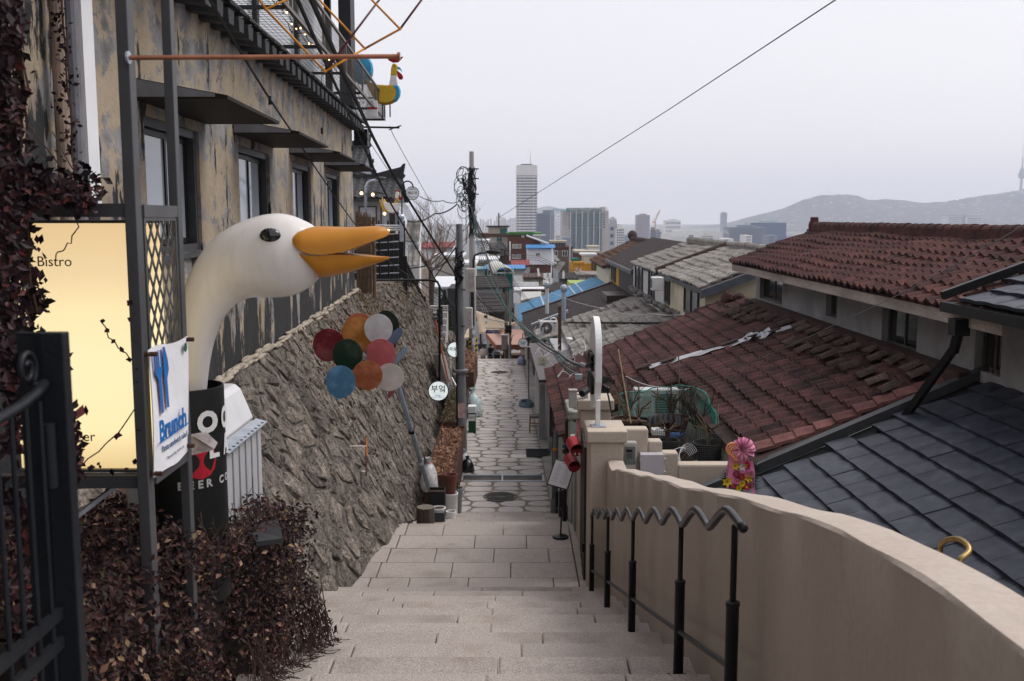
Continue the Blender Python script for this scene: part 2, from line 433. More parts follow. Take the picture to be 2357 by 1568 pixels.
for a, b in zip(np.linspace(20.1, 46, 14)[:-1], np.linspace(20.1, 46, 14)[1:]):
    kb = MB(); kb.hexa([(pr(a)+.03,a+.01,-8),(1.2,a+.01,-8),(1.2,b,-8),(pr(b)+.03,b,-8),(pr(a)+.03,a+.01,path_z(a)+.03),(1.2,a+.01,path_z(a)+.05),(1.2,b,path_z(b)+.05),(pr(b)+.03,b,path_z(b)+.03)])
    kb.build('kerb_stone', CONC, path, bevel=.008)
# far steps and lower square
fs = tag(MB().hexa([(-3,47.4,-12),(2.5,47.4,-12),(2.5,60.2,-12),(-3,60.2,-12),(-3,47.4,-7.05),(2.5,47.4,-7.05),(2.5,60.2,-10.4),(-3,60.2,-10.4)]).build('stairs', MORTAR), 'far flight of steps dropping out of sight behind the end of the lane', 'stairs', kind='structure')
for i in range(18):
    y0 = 47.55+i*.7; MB().box((-2.9,y0,-6.85-.186*(i+1)-.18),(2.4,y0+.7,-6.85-.186*(i+1)+.12)).build('stone_slab', GRAN, fs)
sq = tag(MB().box((-14,60,-11.2),(14,112,-10.3)).build('square', M('old_paving_joints', (.13,.115,.10), .95, var=.3, vs=1)), 'small stone paved square at the foot of the far steps', 'square', kind='structure')
paving(sq, lambda y: -5.5, lambda y: 2.5, 62, 98, 1.5, 1.7, lambda y: -10.3, M('old_paving', (.27,.25,.235), .85, var=.2, vs=.8, rnd=.12))

# ================================================================ drain, manholes, doormat
t_ = thing('drain_grate', (-.24, 23.48, path_z(23.48)), 'long black steel drain grate set across the lane', 'drain')
zt = path_z(23.48)+.02
fr = MB()
for (a, b) in (((-1.24,23.18,zt-.06),(.78,23.235,zt)),((-1.24,23.725,zt-.06),(.78,23.78,zt)),((-1.24,23.235,zt-.06),(-1.19,23.725,zt)),((.73,23.235,zt-.06),(.78,23.725,zt)),((-.25,23.235,zt-.06),(-.22,23.725,zt))): fr.box(a, b)
fr.build('frame', GALV, t_)
MB().box((-1.2,23.2,zt-.12),(.75,23.75,zt-.045)).build('trough', M('trough_dark',(.006,.006,.007),.9,var=0), t_)
src = None
for i in range(46):
    x = -1.165 + i*.0415
    if src is None: src = MB().box((-.005,23.24,zt-.05),(.005,23.72,zt-.006)).build('slat', DGREY, t_); src.location.x = x - 0; b0 = src
    else:
        c = src.copy(); COL.objects.link(c); c.location.x = x
for j in range(4):
    MB().box((-1.18,23.32+j*.105,zt-.045),(.72,23.328+j*.105,zt-.008)).build('cross_bar', DGREY, t_)
def manhole(x, Y, r, lab):
    z = path_z(Y) + .022; t_ = thing('manhole_cover', (x, Y, z), lab, 'manhole cover')
    I_ = M('cast_iron', (.075,.066,.058), .6, metal=.3, var=.35, vs=9, bump=.4, bs=30)
    MB().lathe((x,Y,z), [(r+.05,-.04),(r+.05,.004),(r+.01,.006),(r+.01,-.02)], 32).build('ring', I_, t_)
    MB().lathe((x,Y,z), [(r,-.03),(r,.002)], 32).build('lid', I_, t_)
    rb = MB()
    for q in range(3): rb.lathe((x,Y,z), [(r*(.9-.25*q),-.01),(r*(.9-.25*q),.012),(r*(.85-.25*q),.012),(r*(.85-.25*q),-.01)], 28, cap=False)
    for q in range(40):
        a = q*math.pi/20; rr = r*(.73 if q % 2 else .48)
        rb.bar((x+math.cos(a)*rr,Y+math.sin(a)*rr,z+.004),(x+math.cos(a)*(rr+r*.1),Y+math.sin(a)*(rr+r*.1),z+.004), .025, .014)
    rb.build('raised_pattern', I_, t_)
manhole(-.26, 21.7, .34, 'round cast iron manhole cover just in front of the drain grate')
manhole(-.55, 42.6, .33, 'round manhole cover far along the lane near its end')
# ================================================================ rubble retaining wall on the left
FY = [7.5, 9.5, 11.5, 12.6, 13.4, 16, 20, 28, 37.2]
FX = [-2.75, -2.62, -2.45, -2.34, -2.15, -1.85, -1.95, -2.1, -2.2]
FZ = [-3.6, -4.0, -4.6, -4.95, -5.1, -5.12, -6.25, -6.4, -6.6]
def bx(s, off=0): return -3.2 - .0428*s + off                    # facade line of the cafe
TY = [7.5, 30, 33, 34.2, 35.2, 36.2, 37.2]
TX = [bx(7.5)+.02, bx(30)+.05, -3.9, -3.35, -2.85, -2.5, -2.25]
TZ = [-2.06, -2.06, -2.10, -2.2, -3.6, -4.7, -6.3]
def wallpt(u, v, o=0):
    f = V((interp(u,FY,FX), u, interp(u,FY,FZ))); t = V((interp(u,TY,TX), u, interp(u,TY,TZ)))
    p = f.lerp(t, v)
    bulge = math.sin(v*math.pi)*.10 + .07*math.sin(u*2.1+v*3) + .05*math.sin(u*4.7-v*6)
    n = V((.88, -.1, .46)).normalized()
    return p + n*(bulge*.6 + o)
STONE = M('rubble_stone', (.05,.042,.036), .95, var=.5, vs=5.5, fine=.55, fs=26, bump=2.6, bs=10, rnd=.28, col2=(.22,.188,.162), cut=(.30,.66), stretch=(1.2,1.2,.42), detail=7)
WMORT = M('rubble_mortar', (.115,.10,.088), .95, var=.6, vs=5, fine=.3, fs=25, bump=1.5, bs=14)
m = MB(); m.grid(lambda a, b: wallpt(7.5+a*29.7, b), 130, 20)
m.grid(lambda a, b: V((interp(7.5+a*29.7,TY,TX) - b*1.2, 7.5+a*29.7, interp(7.5+a*29.7,TY,TZ)-.02)), 60, 1)
rw = tag(m.build('retaining_wall', WMORT, smooth=True), 'sloping rubble stone retaining wall under the old plastered cafe', 'retaining wall')
pts = []
nY = 76
for i in range(nY):
    u0 = 7.5 + 29.7*((i+.5)/nY)**1.0; H = (wallpt(u0,1)-wallpt(u0,0)).length
    nv = max(1, int(H/.40))
    for j in range(nv): pts.append((u0 + random.uniform(-.2,.2), (j+.5+random.uniform(-.38,.38)+.5*(i % 2) - .25)/nv*4.8))
cells = voronoi(pts, 7.5, 37.2, .02, 4.78, .035, .8)
cells.sort(key=lambda c: c[0][0])
def stone_mb(mb, poly):
    poly = roundpoly(poly, .18); n = len(poly); cx_ = sum(q[0] for q in poly)/n; cy_ = sum(q[1] for q in poly)/n
    h = random.uniform(.008,.04); tx, ty = random.uniform(-.09,.09), random.uniform(-.09,.09); s = random.uniform(.74,.92)
    def ring(k, o, jit): return [wallpt(cx_+(q[0]-cx_)*k, (cy_+(q[1]-cy_)*k)/4.8, o + (q[0]-cx_)*tx*k*(o > 0) + (q[1]-cy_)*ty*k*(o > 0) + random.uniform(-jit,jit)) for q in poly]
    b = ring(1, -.03, 0); c = ring(.97, h*.4, .02); d = ring(s, h, .030)
    dx, dy = random.uniform(-.05,.05), random.uniform(-.06,.06)
    e = [wallpt(cx_+dx, (cy_+dy)/4.8, h+random.uniform(-.01,.025))]
    f = []
    for i in range(n):
        j = (i+1) % n; f += [(i,j,n+j,n+i),(n+i,n+j,2*n+j,2*n+i),(2*n+i,2*n+j,3*n)]
    mb.add(b+c+d+e, f)
big = MB()
for i, (p, poly) in enumerate(cells):
    if len(poly) < 3: continue
    if i < 300: mb = MB(); stone_mb(mb, poly); mb.build('stone', STONE, rw, fix=False)
    else: stone_mb(big, poly)
tag(big.build('stone', STONE, rw, fix=False), kind='stuff')
cop = MB()                                                       # rough cream render smeared along the top
for s0 in np.arange(9, 28.2, .35):
    for q in range(3):
        p = V((bx(s0,.06+random.uniform(-.03,.05)), s0+random.uniform(-.1,.1), -2.03+random.uniform(-.05,.05)))
        cop.ball(p, random.uniform(.02,.06), random.uniform(.12,.4), random.uniform(.015,.05), 7, 5)
cop.build('mortar_coping', M('old_render', (.36,.31,.25), .95, var=.3, vs=6, fine=.3, fs=40, bump=1, bs=30), rw, smooth=True)

# second rubble wall further along, beyond the branching steps
m = MB()
m2T = [(37.6,-2.62,-4.7),(39,-2.55,-4.4),(40.5,-2.5,-4.5),(43,-2.35,-5.2),(46.5,-2.2,-6.2)]
def w2(u, v, o=0):
    us = [p[0] for p in m2T]; t = V((interp(u,us,[p[1] for p in m2T]), u, interp(u,us,[p[2] for p in m2T])-.1)); f = V((-2.02,u,path_z(u)-.1))
    return f.lerp(t, v) + V((.8,-.2,.3))*o
m.grid(lambda a,b: w2(37.6+a*8.9, b), 30, 8); m.grid(lambda a,b: w2(37.6+a*8.9, 1)+V((-b*2,0,0)), 30, 1); m.grid(lambda a,b: w2(37.6, b)+V((-a*2,0,0)), 2, 8)
rw2 = tag(m.build('retaining_wall', WMORT), 'lower far rubble wall beside the lane beyond the black stair railing', 'retaining wall')
pts = [(37.6+8.9*(i+.5)/16+random.uniform(-.15,.15), (j+.5+random.uniform(-.3,.3))/5*2.2) for i in range(16) for j in range(5)]
for p, poly in voronoi(pts, 37.6, 46.5, .02, 2.18, .035, .8):
    poly = roundpoly(poly,.2); n = len(poly); cx_ = sum(q[0] for q in poly)/n; cy_ = sum(q[1] for q in poly)/n; h = random.uniform(.05,.12)
    b = [w2(q[0],q[1]/2.2,-.02) for q in poly]; d = [w2(cx_+(q[0]-cx_)*.78,(cy_+(q[1]-cy_)*.78)/2.2,h+random.uniform(-.02,.02)) for q in poly]
    MB().add(b+d, [tuple(n+i for i in range(n))]+[(i,(i+1)%n,n+(i+1)%n,n+i) for i in range(n)]).build('stone', STONE, rw2, fix=False)

# ================================================================ cafe building with peeling plaster
def plaster():
    m = bpy.data.materials.new('peeling_plaster'); m.use_nodes = True; t = m.node_tree; N = t.nodes.new; L = t.links.new
    b = t.nodes['Principled BSDF']; b.inputs['Roughness'].default_value = .9
    g = N('ShaderNodeNewGeometry')
    def noise(sc_, st=(1,1,1), det=6, ro=.6):
        mp = N('ShaderNodeMapping'); mp.inputs['Scale'].default_value = st; L(g.outputs['Position'], mp.inputs[0])
        n = N('ShaderNodeTexNoise'); n.inputs['Scale'].default_value = sc_; n.inputs['Detail'].default_value = det; n.inputs['Roughness'].default_value = ro
        L(mp.outputs[0], n.inputs['Vector']); return n.outputs[0]
    def ramp(v, e):
        r = N('ShaderNodeValToRGB'); el = r.color_ramp.elements
        while len(el) < len(e): el.new(.5)
        for i, (p, c) in enumerate(e): el[i].position = p; el[i].color = tuple(c)+(1,)
        L(v, r.inputs[0]); return r.outputs[0]
    def mix(f, a, b_):
        x = N('ShaderNodeMix'); x.data_type = 'RGBA'; L(f, x.inputs[0]); L(a, x.inputs[6]); L(b_, x.inputs[7]); return x.outputs[2]
    k = lambda c: (c,c,c)
    cream = ramp(noise(1.7,(.6,.6,.8),8), [(.25,(.15,.115,.08)),(.42,(.32,.255,.18)),(.6,(.38,.305,.22)),(.78,(.21,.175,.14))])
    lilac = ramp(noise(4,(.6,.6,.8)), [(.3,(.10,.094,.09)),(.7,(.31,.30,.305))])
    f1 = ramp(noise(2.3,(.75,.75,.9),14,.76), [(.50,k(0)),(.515,k(1))])
    c = mix(f1, cream, lilac)
    # bare dark undercoat, more of it low on the wall where the paint came off in long tongues
    sx = N('ShaderNodeSeparateXYZ'); L(g.outputs['Position'], sx.inputs[0])
    mr = N('ShaderNodeMapRange'); mr.inputs[1].default_value = -2.1; mr.inputs[2].default_value = .9; mr.inputs[3].default_value = .20; mr.inputs[4].default_value = -.01; L(sx.outputs[2], mr.inputs[0])
    ad = N('ShaderNodeMath'); ad.operation = 'ADD'; L(noise(1.15,(1.9,1.9,.50),9,.66), ad.inputs[0]); L(mr.outputs[0], ad.inputs[1])
    m2 = N('ShaderNodeMapRange'); m2.inputs[1].default_value = 8.2; m2.inputs[2].default_value = 10.2; m2.inputs[3].default_value = .085; m2.inputs[4].default_value = 0; L(sx.outputs[1], m2.inputs[0])
    a2 = N('ShaderNodeMath'); a2.operation = 'ADD'; L(ad.outputs[0], a2.inputs[0]); L(m2.outputs[0], a2.inputs[1]); ad = a2
    f2 = ramp(ad.outputs[0], [(.60,k(0)),(.615,k(1))])
    dark = ramp(noise(6,(1,1,.4)), [(.3,(.007,.007,.008)),(.7,(.022,.022,.024))])
    c = mix(f2, c, dark)
    L(c, b.inputs['Base Color'])
    h = N('ShaderNodeMath'); h.operation = 'SUBTRACT'; L(noise(14,(1,1,1),6,.7), h.inputs[0]); L(f2, h.inputs[1])
    bp = N('ShaderNodeBump'); bp.inputs['Strength'].default_value = .7; bp.inputs['Distance'].default_value = .03; L(h.outputs[0], bp.inputs['Height']); L(bp.outputs[0], b.inputs['Normal'])
    return m
PLAS = plaster()
cafe = thing('cafe_building', (bx(16), 16, -2.1), 'old cafe with peeling cream and black plaster, four dark windows and a mesh balcony', 'building')
S0, S1, ZB, ZE = -9, 27.8, -2.2, 2.45
WIN = [(10.0,12.0),(14.05,16.2),(18.3,20.4),(22.6,24.8)]; WZ0, WZ1 = -.40, 1.0
mb = MB()
def wallbox(s0, s1, z0, z1, d0=-.35, d1=0):
    mb.hexa([(bx(s0,d0),s0,z0),(bx(s0,d1),s0,z0),(bx(s1,d1),s1,z0),(bx(s1,d0),s1,z0),(bx(s0,d0),s0,z1),(bx(s0,d1),s0,z1),(bx(s1,d1),s1,z1),(bx(s1,d0),s1,z1)])
cur = S0
for a, b in WIN:
    wallbox(cur, a, ZB, ZE); wallbox(a, b, ZB, WZ0); wallbox(a, b, WZ1, ZE); cur = b
wallbox(cur, S1, ZB, ZE)
mb.hexa([(-9,S1-.4,ZB),(bx(S1,-.36),S1-.4,ZB),(bx(S1,-.36),S1-.01,ZB),(-9,S1-.01,ZB),(-9,S1-.4,ZE),(bx(S1,-.36),S1-.4,ZE),(bx(S1,-.36),S1-.01,ZE),(-9,S1-.01,ZE)])
mb.box((-9,S0,2.3),(bx(20,-.4),S1-.5,2.42))
mb.build('wall', PLAS, cafe)
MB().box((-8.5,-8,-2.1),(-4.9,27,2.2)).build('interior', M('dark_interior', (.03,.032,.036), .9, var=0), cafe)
for i, (a, b) in enumerate(WIN):
    fr = MB(); d0, d1 = -.16, -.08
    def wb(M_, s0, s1, z0, z1, e0, e1):
        M_.hexa([(bx(s0,e0),s0,z0),(bx(s0,e1),s0,z0),(bx(s1,e1),s1,z0),(bx(s1,e0),s1,z0),(bx(s0,e0),s0,z1),(bx(s0,e1),s0,z1),(bx(s1,e1),s1,z1),(bx(s1,e0),s1,z1)])
    for (p, q, r_, t_) in ((a,a+.09,WZ0,WZ1),(b-.09,b,WZ0,WZ1),(a+.09,b-.09,WZ0,WZ0+.09),(a+.09,b-.09,WZ1-.09,WZ1)): wb(fr, p, q, r_, t_, d0, -.04)
    w_ = fr.build('window', DGREY, cafe)
    mid = (a+b)/2
    for (p, q, e) in ((a+.1,mid+.03,-.10),(mid-.03,b-.1,-.13)):
        s_ = MB()
        for (p2,q2,r2,t2) in ((p,p+.06,WZ0+.1,WZ1-.1),(q-.06,q,WZ0+.1,WZ1-.1),(p+.06,q-.06,WZ0+.1,WZ0+.16),(p+.06,q-.06,WZ1-.16,WZ1-.1)): wb(s_, p2,q2,r2,t2,e-.04,e)
        s_.build('sash', BLACK, w_)
        g_ = MB(); wb(g_, p+.06,q-.06,WZ0+.16,WZ1-.16,e-.03,e-.02); g_.build('pane', GLASS, w_)
    si = MB(); wb(si, a-.04, b+.04, WZ0-.06, WZ0-.003, -.15, .05); si.build('sill', DGREY, w_)
CANO = M('canopy_steel', (.016,.012,.009), .6, var=.3, vs=3, spec=.12)
for a, b in WIN:
    s0, s1, z = a-.28, b+.34, 1.12; c = MB()
    c.hexa([(bx(s0,.002),s0,z),(bx(s0,.9),s0,z),(bx(s1,.9),s1,z),(bx(s1,.002),s1,z),(bx(s0,.002),s0,z+.2),(bx(s0,.9),s0,z+.035),(bx(s1,.9),s1,z+.035),(bx(s1,.002),s1,z+.2)])
    k_ = c.build('canopy', CANO, cafe)
    c = MB(); e = .004; c.hexa([(bx(s0,.01),s0-e,z+.02),(bx(s0,.78),s0-e,z+.02),(bx(s0,.78),s0-.001,z+.02),(bx(s0,.01),s0-.001,z+.02),(bx(s0,.01),s0-e,z+.19),(bx(s0,.78),s0-e,z+.05),(bx(s0,.78),s0-.001,z+.05),(bx(s0,.01),s0-.001,z+.19)])
    c.build('end_plate', M('zinc_grey', (.17,.175,.19), .5, metal=.2, var=.15, vs=6, stretch=(1,1,.3)), k_)
    MB().cyl((bx(s1-.3,.85),s1-.3,z+.2),(bx(s1-.3,.85),s1-.3,z+.3),.02).build('lamp_stub', BLACK, k_)
# eave with tile ends
ev = MB(); ev.hexa([(bx(S0,-.3),S0,2.45),(bx(S0,.2),S0,2.47),(bx(S1,.2),S1,2.47),(bx(S1,-.3),S1,2.45),(bx(S0,-.3),S0,2.72),(bx(S0,.2),S0,2.56),(bx(S1,.2),S1,2.56),(bx(S1,-.3),S1,2.72)])
ev.build('eave', M('dark_eave_timber', (.025,.020,.017), .8, var=.4, vs=6), cafe)
TE = M('roof_tile_grey', (.055,.056,.06), .6, var=.3, vs=8, bump=.2)
rm = None
for i in range(44):
    s = 4.8 + i*.535
    if s > S1-.15: break
    p = V((bx(s), s, 0))
    if rm is None:
        r_ = MB(); r_.prism([(-.05,-.10,-.06),(-.05,.10,-.06),(-.05,.13,.11),(-.05,-.13,.11)], (.42,0,-.05)); r_.box((-.05,-.15,.112),(.40,.15,.14))
        rm = r_.mesh('rafter_tile', TE)
    inst(rm, cafe, Matrix.Translation((p.x, s, 2.40)), 'rafter_tile')
MB().tube([(bx(s,.36),s,2.55+.012*math.sin(s*3)) for s in np.linspace(S0,S1+.3,30)], .035, 6).build('gutter_pipe', BLACK, cafe)
# drainpipes near the ivy
MB().cyl((bx(7.75,.10),7.75,-2),(bx(7.75,.10),7.75,2.5),.055,n=12).build('downpipe', M('brown_pipe', (.27,.20,.16), .6, var=.2, vs=5), cafe)
MB().cyl((bx(8.08,.07),8.08,-2),(bx(8.08,.07),8.08,2.5),.06,n=12).build('downpipe', M('grey_pipe', (.16,.16,.18), .6, var=.2, vs=5), cafe)
tag(MB().box((bx(8.35,.03),8.28,.02),(bx(8.35,.09),8.50,2.5)).build('downpipe', M('white_plastic', (.74,.74,.76), .4, var=.03), cafe), 'flat white downpipe')
# balcony of steel mesh
FS, FE, OFF, ZF = 7.0, 28.4, .86, 2.70
STEEL = M('weathered_steel', (.16,.135,.12), .5, metal=.4, var=.3, vs=7)
bal = MB()
def bp_(s, off, z): return V((bx(s,off), s, z))
bal.bar(bp_(FS,OFF,ZF), bp_(FE,OFF,ZF), .05); bal.bar(bp_(FS,.1,ZF), bp_(FE,.1,ZF), .06)
bal.bar(bp_(FE,.0,ZF), bp_(FE,OFF,ZF), .05)
bc = bal.build('balcony', STEEL, cafe)
MB().bar(bp_(FS,OFF,ZF+.60), bp_(FE,OFF,ZF+.60), .045).build('top_rail', STEEL, bc)
MB().bar(bp_(FE,OFF,ZF+.60), bp_(FE,-.3,ZF+.60), .04).build('top_rail', STEEL, bc)
for s in (7.6,10.6,13.6,16.6,19.5,22.5,25.6,28.38):
    MB().bar(bp_(s,OFF,ZF), bp_(s,OFF,ZF+.58), .04).build('post', STEEL, bc)
    MB().bar(bp_(s-.4,.1,ZF-.03), bp_(s-.4,OFF,ZF-.03), .05).build('cross_beam', DGREY, bc)
def wire(mb, p, q, r): mb.tube([p,q], r, 3, cap=False)
ms = MB()
for s in np.arange(FS, FE, .12): wire(ms, bp_(s,.1,ZF+.03), bp_(s,OFF,ZF+.03), .0045)
for o in np.arange(.12, OFF, .075): wire(ms, bp_(FS,o,ZF+.035), bp_(FE,o,ZF+.035), .004)
tag(ms.build('floor_mesh', DGREY, bc, fix=False), kind='stuff')
ms = MB()
for s in np.arange(FS, FE, .085): wire(ms, bp_(s,OFF,ZF), bp_(s,OFF,ZF+.6), .0032)
for z in np.arange(.06,.6,.075): wire(ms, bp_(FS,OFF+.004,ZF+z), bp_(FE,OFF+.004,ZF+z), .0032)
for o in np.arange(0,OFF,.085): wire(ms, bp_(FE,o,ZF), bp_(FE,o,ZF+.6), .003)
for z in np.arange(.06,.6,.085): wire(ms, bp_(FE,0,ZF+z), bp_(FE,OFF,ZF+z), .003)
tag(ms.build('rail_mesh', STEEL, bc, fix=False), kind='stuff')
arm = MB(); arm.bar(bp_(28.5,-.4,2.52), bp_(28.6,1.25,2.5), .05); arm.bar(bp_(28.6,.95,2.44), bp_(28.6,1.3,2.56), .03); arm.build('bracket_arm', BLACK, cafe)
MB().box((bx(28,.05),27.85,1.95),(bx(28,.42),28.25,2.4)).build('junction_box', BLACK, cafe)
# glazed upper storey
us = MB(); X0 = -.35
for s in (9,13,17,21,26.0): us.bar(bp_(s,X0,2.7), bp_(s,X0,6.2), .16)
us.bar(bp_(9,X0,6.1), bp_(26,X0,6.1), .2); us.bar(bp_(9,X0,2.78), bp_(26,X0,2.78), .14)
us.hexa([bp_(25.2,.02,2.74),bp_(25.2,.32,2.74),bp_(26.1,.32,2.74),bp_(26.1,.02,2.74),bp_(25.2,.02,6.2),bp_(25.2,.32,6.2),bp_(26.1,.32,6.2),bp_(26.1,.02,6.2)])
us.box((-8.5,25.4,2.74),(bx(26,X0-.1),25.6,6.2))
up_ = us.build('upper_storey', M('black_cladding', (.012,.012,.014), .5, var=.2, stretch=(1,1,.1)), cafe)
for a, b in ((9,13),(13,17),(17,21),(21,25.2)):
    g_ = MB(); g_.hexa([bp_(a+.09,X0-.02,2.86),bp_(a+.09,X0,2.86),bp_(b-.09,X0,2.86),bp_(b-.09,X0-.02,2.86),bp_(a+.09,X0-.02,6.0),bp_(a+.09,X0,6.0),bp_(b-.09,X0,6.0),bp_(b-.09,X0-.02,6.0)])
    g_.build('pane', M('pale_glass', (.55,.58,.62), .08, var=.1, vs=.6, spec=.8), up_)
nb = MB(); nb.box((-9,-9,2.42),(-3.2,8.9,7.5)); nb.build('upper_wall', PLAS, cafe)  # unseen wall added above the cafe to block sky light from the steps
# bare creeper and bulbs on the balcony
tg = MB()
for q in range(26):
    s = random.uniform(12,27); p = bp_(s, random.uniform(.5,.8), ZF+random.uniform(0,.1)); pt = [p]
    for j in range(5): p = p + V((random.uniform(-.1,.05), random.uniform(-.35,.5), random.uniform(-.1,.22))); pt.append(p)
    tg.tube(pt, .007, 3)
tag(tg.build('bare_creeper', M('creeper_bark', (.04,.027,.02), .9, var=.4, vs=9)), 'dry bare creeper stems trailing along the mesh balcony', 'creeper', kind='stuff')
BULB = M('bulb_glow', (1,.62,.25), .4, var=0, emit=5)
def bulbs(pts, lab, r=.02, name='string_lights'):
    t_ = thing(name, pts[0], lab, 'string lights'); MB().tube(pts, .006, 3).build('cord', CABLE, t_)
    for p in pts:
        MB().ball(p-Z*.03, r, nu=6, nv=5).build('bulb', BULB, t_)
bulbs([bp_(13.5+i*.42, .45, ZF+.36+.06*math.sin(i*1.7)) for i in range(18)], 'tiny warm fairy lights strung behind the balcony mesh', .016)

# painted roosters
def rooster(loc, L, col, lab, comb_c):
    """side-on cut and rounded wooden bird facing +X, L = body length"""
    t_ = thing('rooster_statue', loc, lab, 'rooster statue'); o = V(loc); s = L
    def P(x, z, y=0): return o + V((x*s, y*s, z*s))
    body = [(-.55,.42),(-.42,.30),(-.25,.24),(0,.22),(.2,.22),(.36,.20),(.40,.08),(.38,-.06),(.30,-.18),(.18,-.26),(0,-.30),(-.18,-.26),(-.32,-.12),(-.44,.10)]
    def solid(name, poly, th, mat, y=0, par=t_):
        n = len(poly); mb = MB(); cx_ = sum(p[0] for p in poly)/n; cz = sum(p[1] for p in poly)/n
        rings = []
        for k, yy in ((.86,-th),(1,-th*.55),(1,th*.55),(.86,th)):
            rings += [P(cx_+(p[0]-cx_)*k, cz+(p[1]-cz)*k, y+yy) for p in poly]
        f = [tuple(range(n)), tuple(3*n+i for i in reversed(range(n)))]
        for r_ in range(3):
            for i in range(n): j = (i+1) % n; f.append((r_*n+i, r_*n+j, (r_+1)*n+j, (r_+1)*n+i))
        return mb.add(rings, f).build(name, mat, par, smooth=True, sharp=50)
    b_ = solid('body', body, .16, col['body'])
    solid('chest', [(.22,.225),(.37,.205),(.415,.08),(.395,-.06),(.31,-.19),(.24,-.23),(.30,-.05),(.30,.1)], .165, col['chest'])
    solid('neck', [(.10,.20),(.36,.20),(.30,.48),(.16,.48)], .10, col['neck'])
    h = solid('head', [(.15,.46),(.31,.46),(.33,.60),(.34,.74),(.28,.80),(.21,.78),(.17,.68)], .085, col['head'])
    solid('beak', [(.335,.72),(.40,.70),(.46,.62),(.455,.56),(.42,.63),(.335,.65)], .04, col['beak'], par=h)
    solid('wattle', [(.33,.62),(.40,.56),(.47,.50),(.49,.42),(.45,.37),(.38,.38),(.33,.46)], .03, M('wattle_red', (.32,.012,.02), .5, var=.2), par=h)
    solid('comb', comb_c, .03, M('comb_red', (.34,.014,.022), .5, var=.2), par=h)
    for yy in (-.088,.088): MB().ball(P(.27,.72,yy), .018*s, nu=8, nv=6).build('eye', BLACK, h)
    solid('tail', col['tailp'], .12, col['tail'], y=.02)
    for x in (-.08,.12): MB().cyl(P(x,-.62), P(x,-.25), .018*s, n=8).build('leg', BLACK, t_)
    return t_
YEL = M('bird_yellow', (.62,.38,.03), .5, var=.12, vs=6); BLU = M('bird_blue', (.04,.30,.50), .5, var=.12, vs=6); WHT = M('bird_white', (.72,.70,.70), .5, var=.08, vs=5)
fan = [(-.62+.30*math.cos(a)*1.0, .64+.40*math.sin(a)) for a in np.linspace(0, 2*math.pi, 17)[:-1]]
c0 = at(887, 216, 26.8)
rooster(c0, .97, dict(body=YEL, chest=BLU, neck=WHT, head=YEL, beak=BLU, tail=BLU, tailp=fan), 'big yellow and blue rooster figure at the end of the balcony ',
        [(.06,.98),(.10,.88),(.22,.82),(.36,.83),(.44,.90),(.50,.98),(.38,.965),(.28,.985),(.17,.965)])
feath = [(-.42,-.26),(-.25,-.24),(-.10,-.12),(-.08,.06),(-.16,.2),(-.30,.26),(-.40,.44),(-.42,.28),(-.50,.52),(-.52,.30),(-.66,.40),(-.58,.10),(-.52,-.08)]
rooster(at(903, 478, 36.5), .72, dict(body=WHT, chest=WHT, neck=YEL, head=WHT, beak=YEL, tail=YEL, tailp=feath), 'white rooster figure with a yellow neck band and tail above the wire trellis',
        [(.12,.78),(.15,.86),(.18,.80),(.22,.92),(.25,.82),(.29,.92),(.31,.82),(.36,.86),(.33,.76)])
# enamel notice on the balcony
t_ = thing('notice_board', bp_(25.0,.6,2.75), 'small white notice with a red band leaning inside the balcony rail', 'notice')
p = at(857,250,25.0)
MB().box(p+V((-.13,-.01,-.19)), p+V((.13,.01,.19))).build('panel', WHITE, t_, bevel=.01)
MB().box(p+V((-.125,-.016,-.02)), p+V((.125,-.011,.03))).build('band', M('notice_red', (.5,.04,.04), .5, var=0), t_)
# ================================================================ tiled roofs on the right
REDT = M('red_tile', (.030,.017,.016), .85, var=.5, vs=2.2, fine=.35, fs=30, bump=.5, bs=40, rnd=.28, col2=(.112,.045,.041), cut=(.34,.74))
REDT2 = M('brick_red_tile', (.038,.018,.017), .85, var=.5, vs=2.0, fine=.3, fs=30, bump=.5, bs=40, rnd=.25, col2=(.108,.040,.034), cut=(.32,.74))
PINKT = M('new_pink_tile', (.17,.075,.068), .85, var=.25, vs=5, fine=.15, fs=40, rnd=.2)
GRYT = M('grey_tile', (.16,.148,.135), .95, var=.4, vs=2.5, fine=.3, fs=25, bump=.5, bs=40, rnd=.14, col2=(.31,.29,.265), cut=(.3,.65))
MOSST = M('weathered_tile', (.045,.031,.026), .95, var=.5, vs=6, fine=.3, fs=30, bump=.6, bs=40, rnd=.3, col2=(.105,.075,.064), cut=(.35,.7))
def tile_mesh(w, l, amp=.060, th=.044, mat=None, name='tile'):
    prof = [(0,.62),(.10,.95),(.20,1.0),(.30,.80),(.42,.42),(.56,.12),(.70,0),(.84,.10),(.96,.42),(1.03,.56)]
    mb = MB(); n = len(prof); top = []; v = []
    for yy in (0, l): v += [(p*w, yy, a*amp) for p, a in prof]
    v += [(p*w, 0, a*amp - th) for p, a in prof]
    f = [(i, i+1, n+i+1, n+i) for i in range(n-1)] + [(2*n+i, 2*n+i+1, i+1, i) for i in range(n-1)]
    v += [(0,l,.62*amp-th),(1.03*w,l,.56*amp-th)]
    f += [(0, n, 3*n, 2*n), (n-1, 3*n-1, 3*n+1, 2*n-1)]
    me = mb.add(v, f).mesh(name, mat); me.polygons.foreach_set('use_smooth', [i < n-1 for i in range(len(me.polygons))]); me.set_sharp_from_angle(angle=R(50)); return me
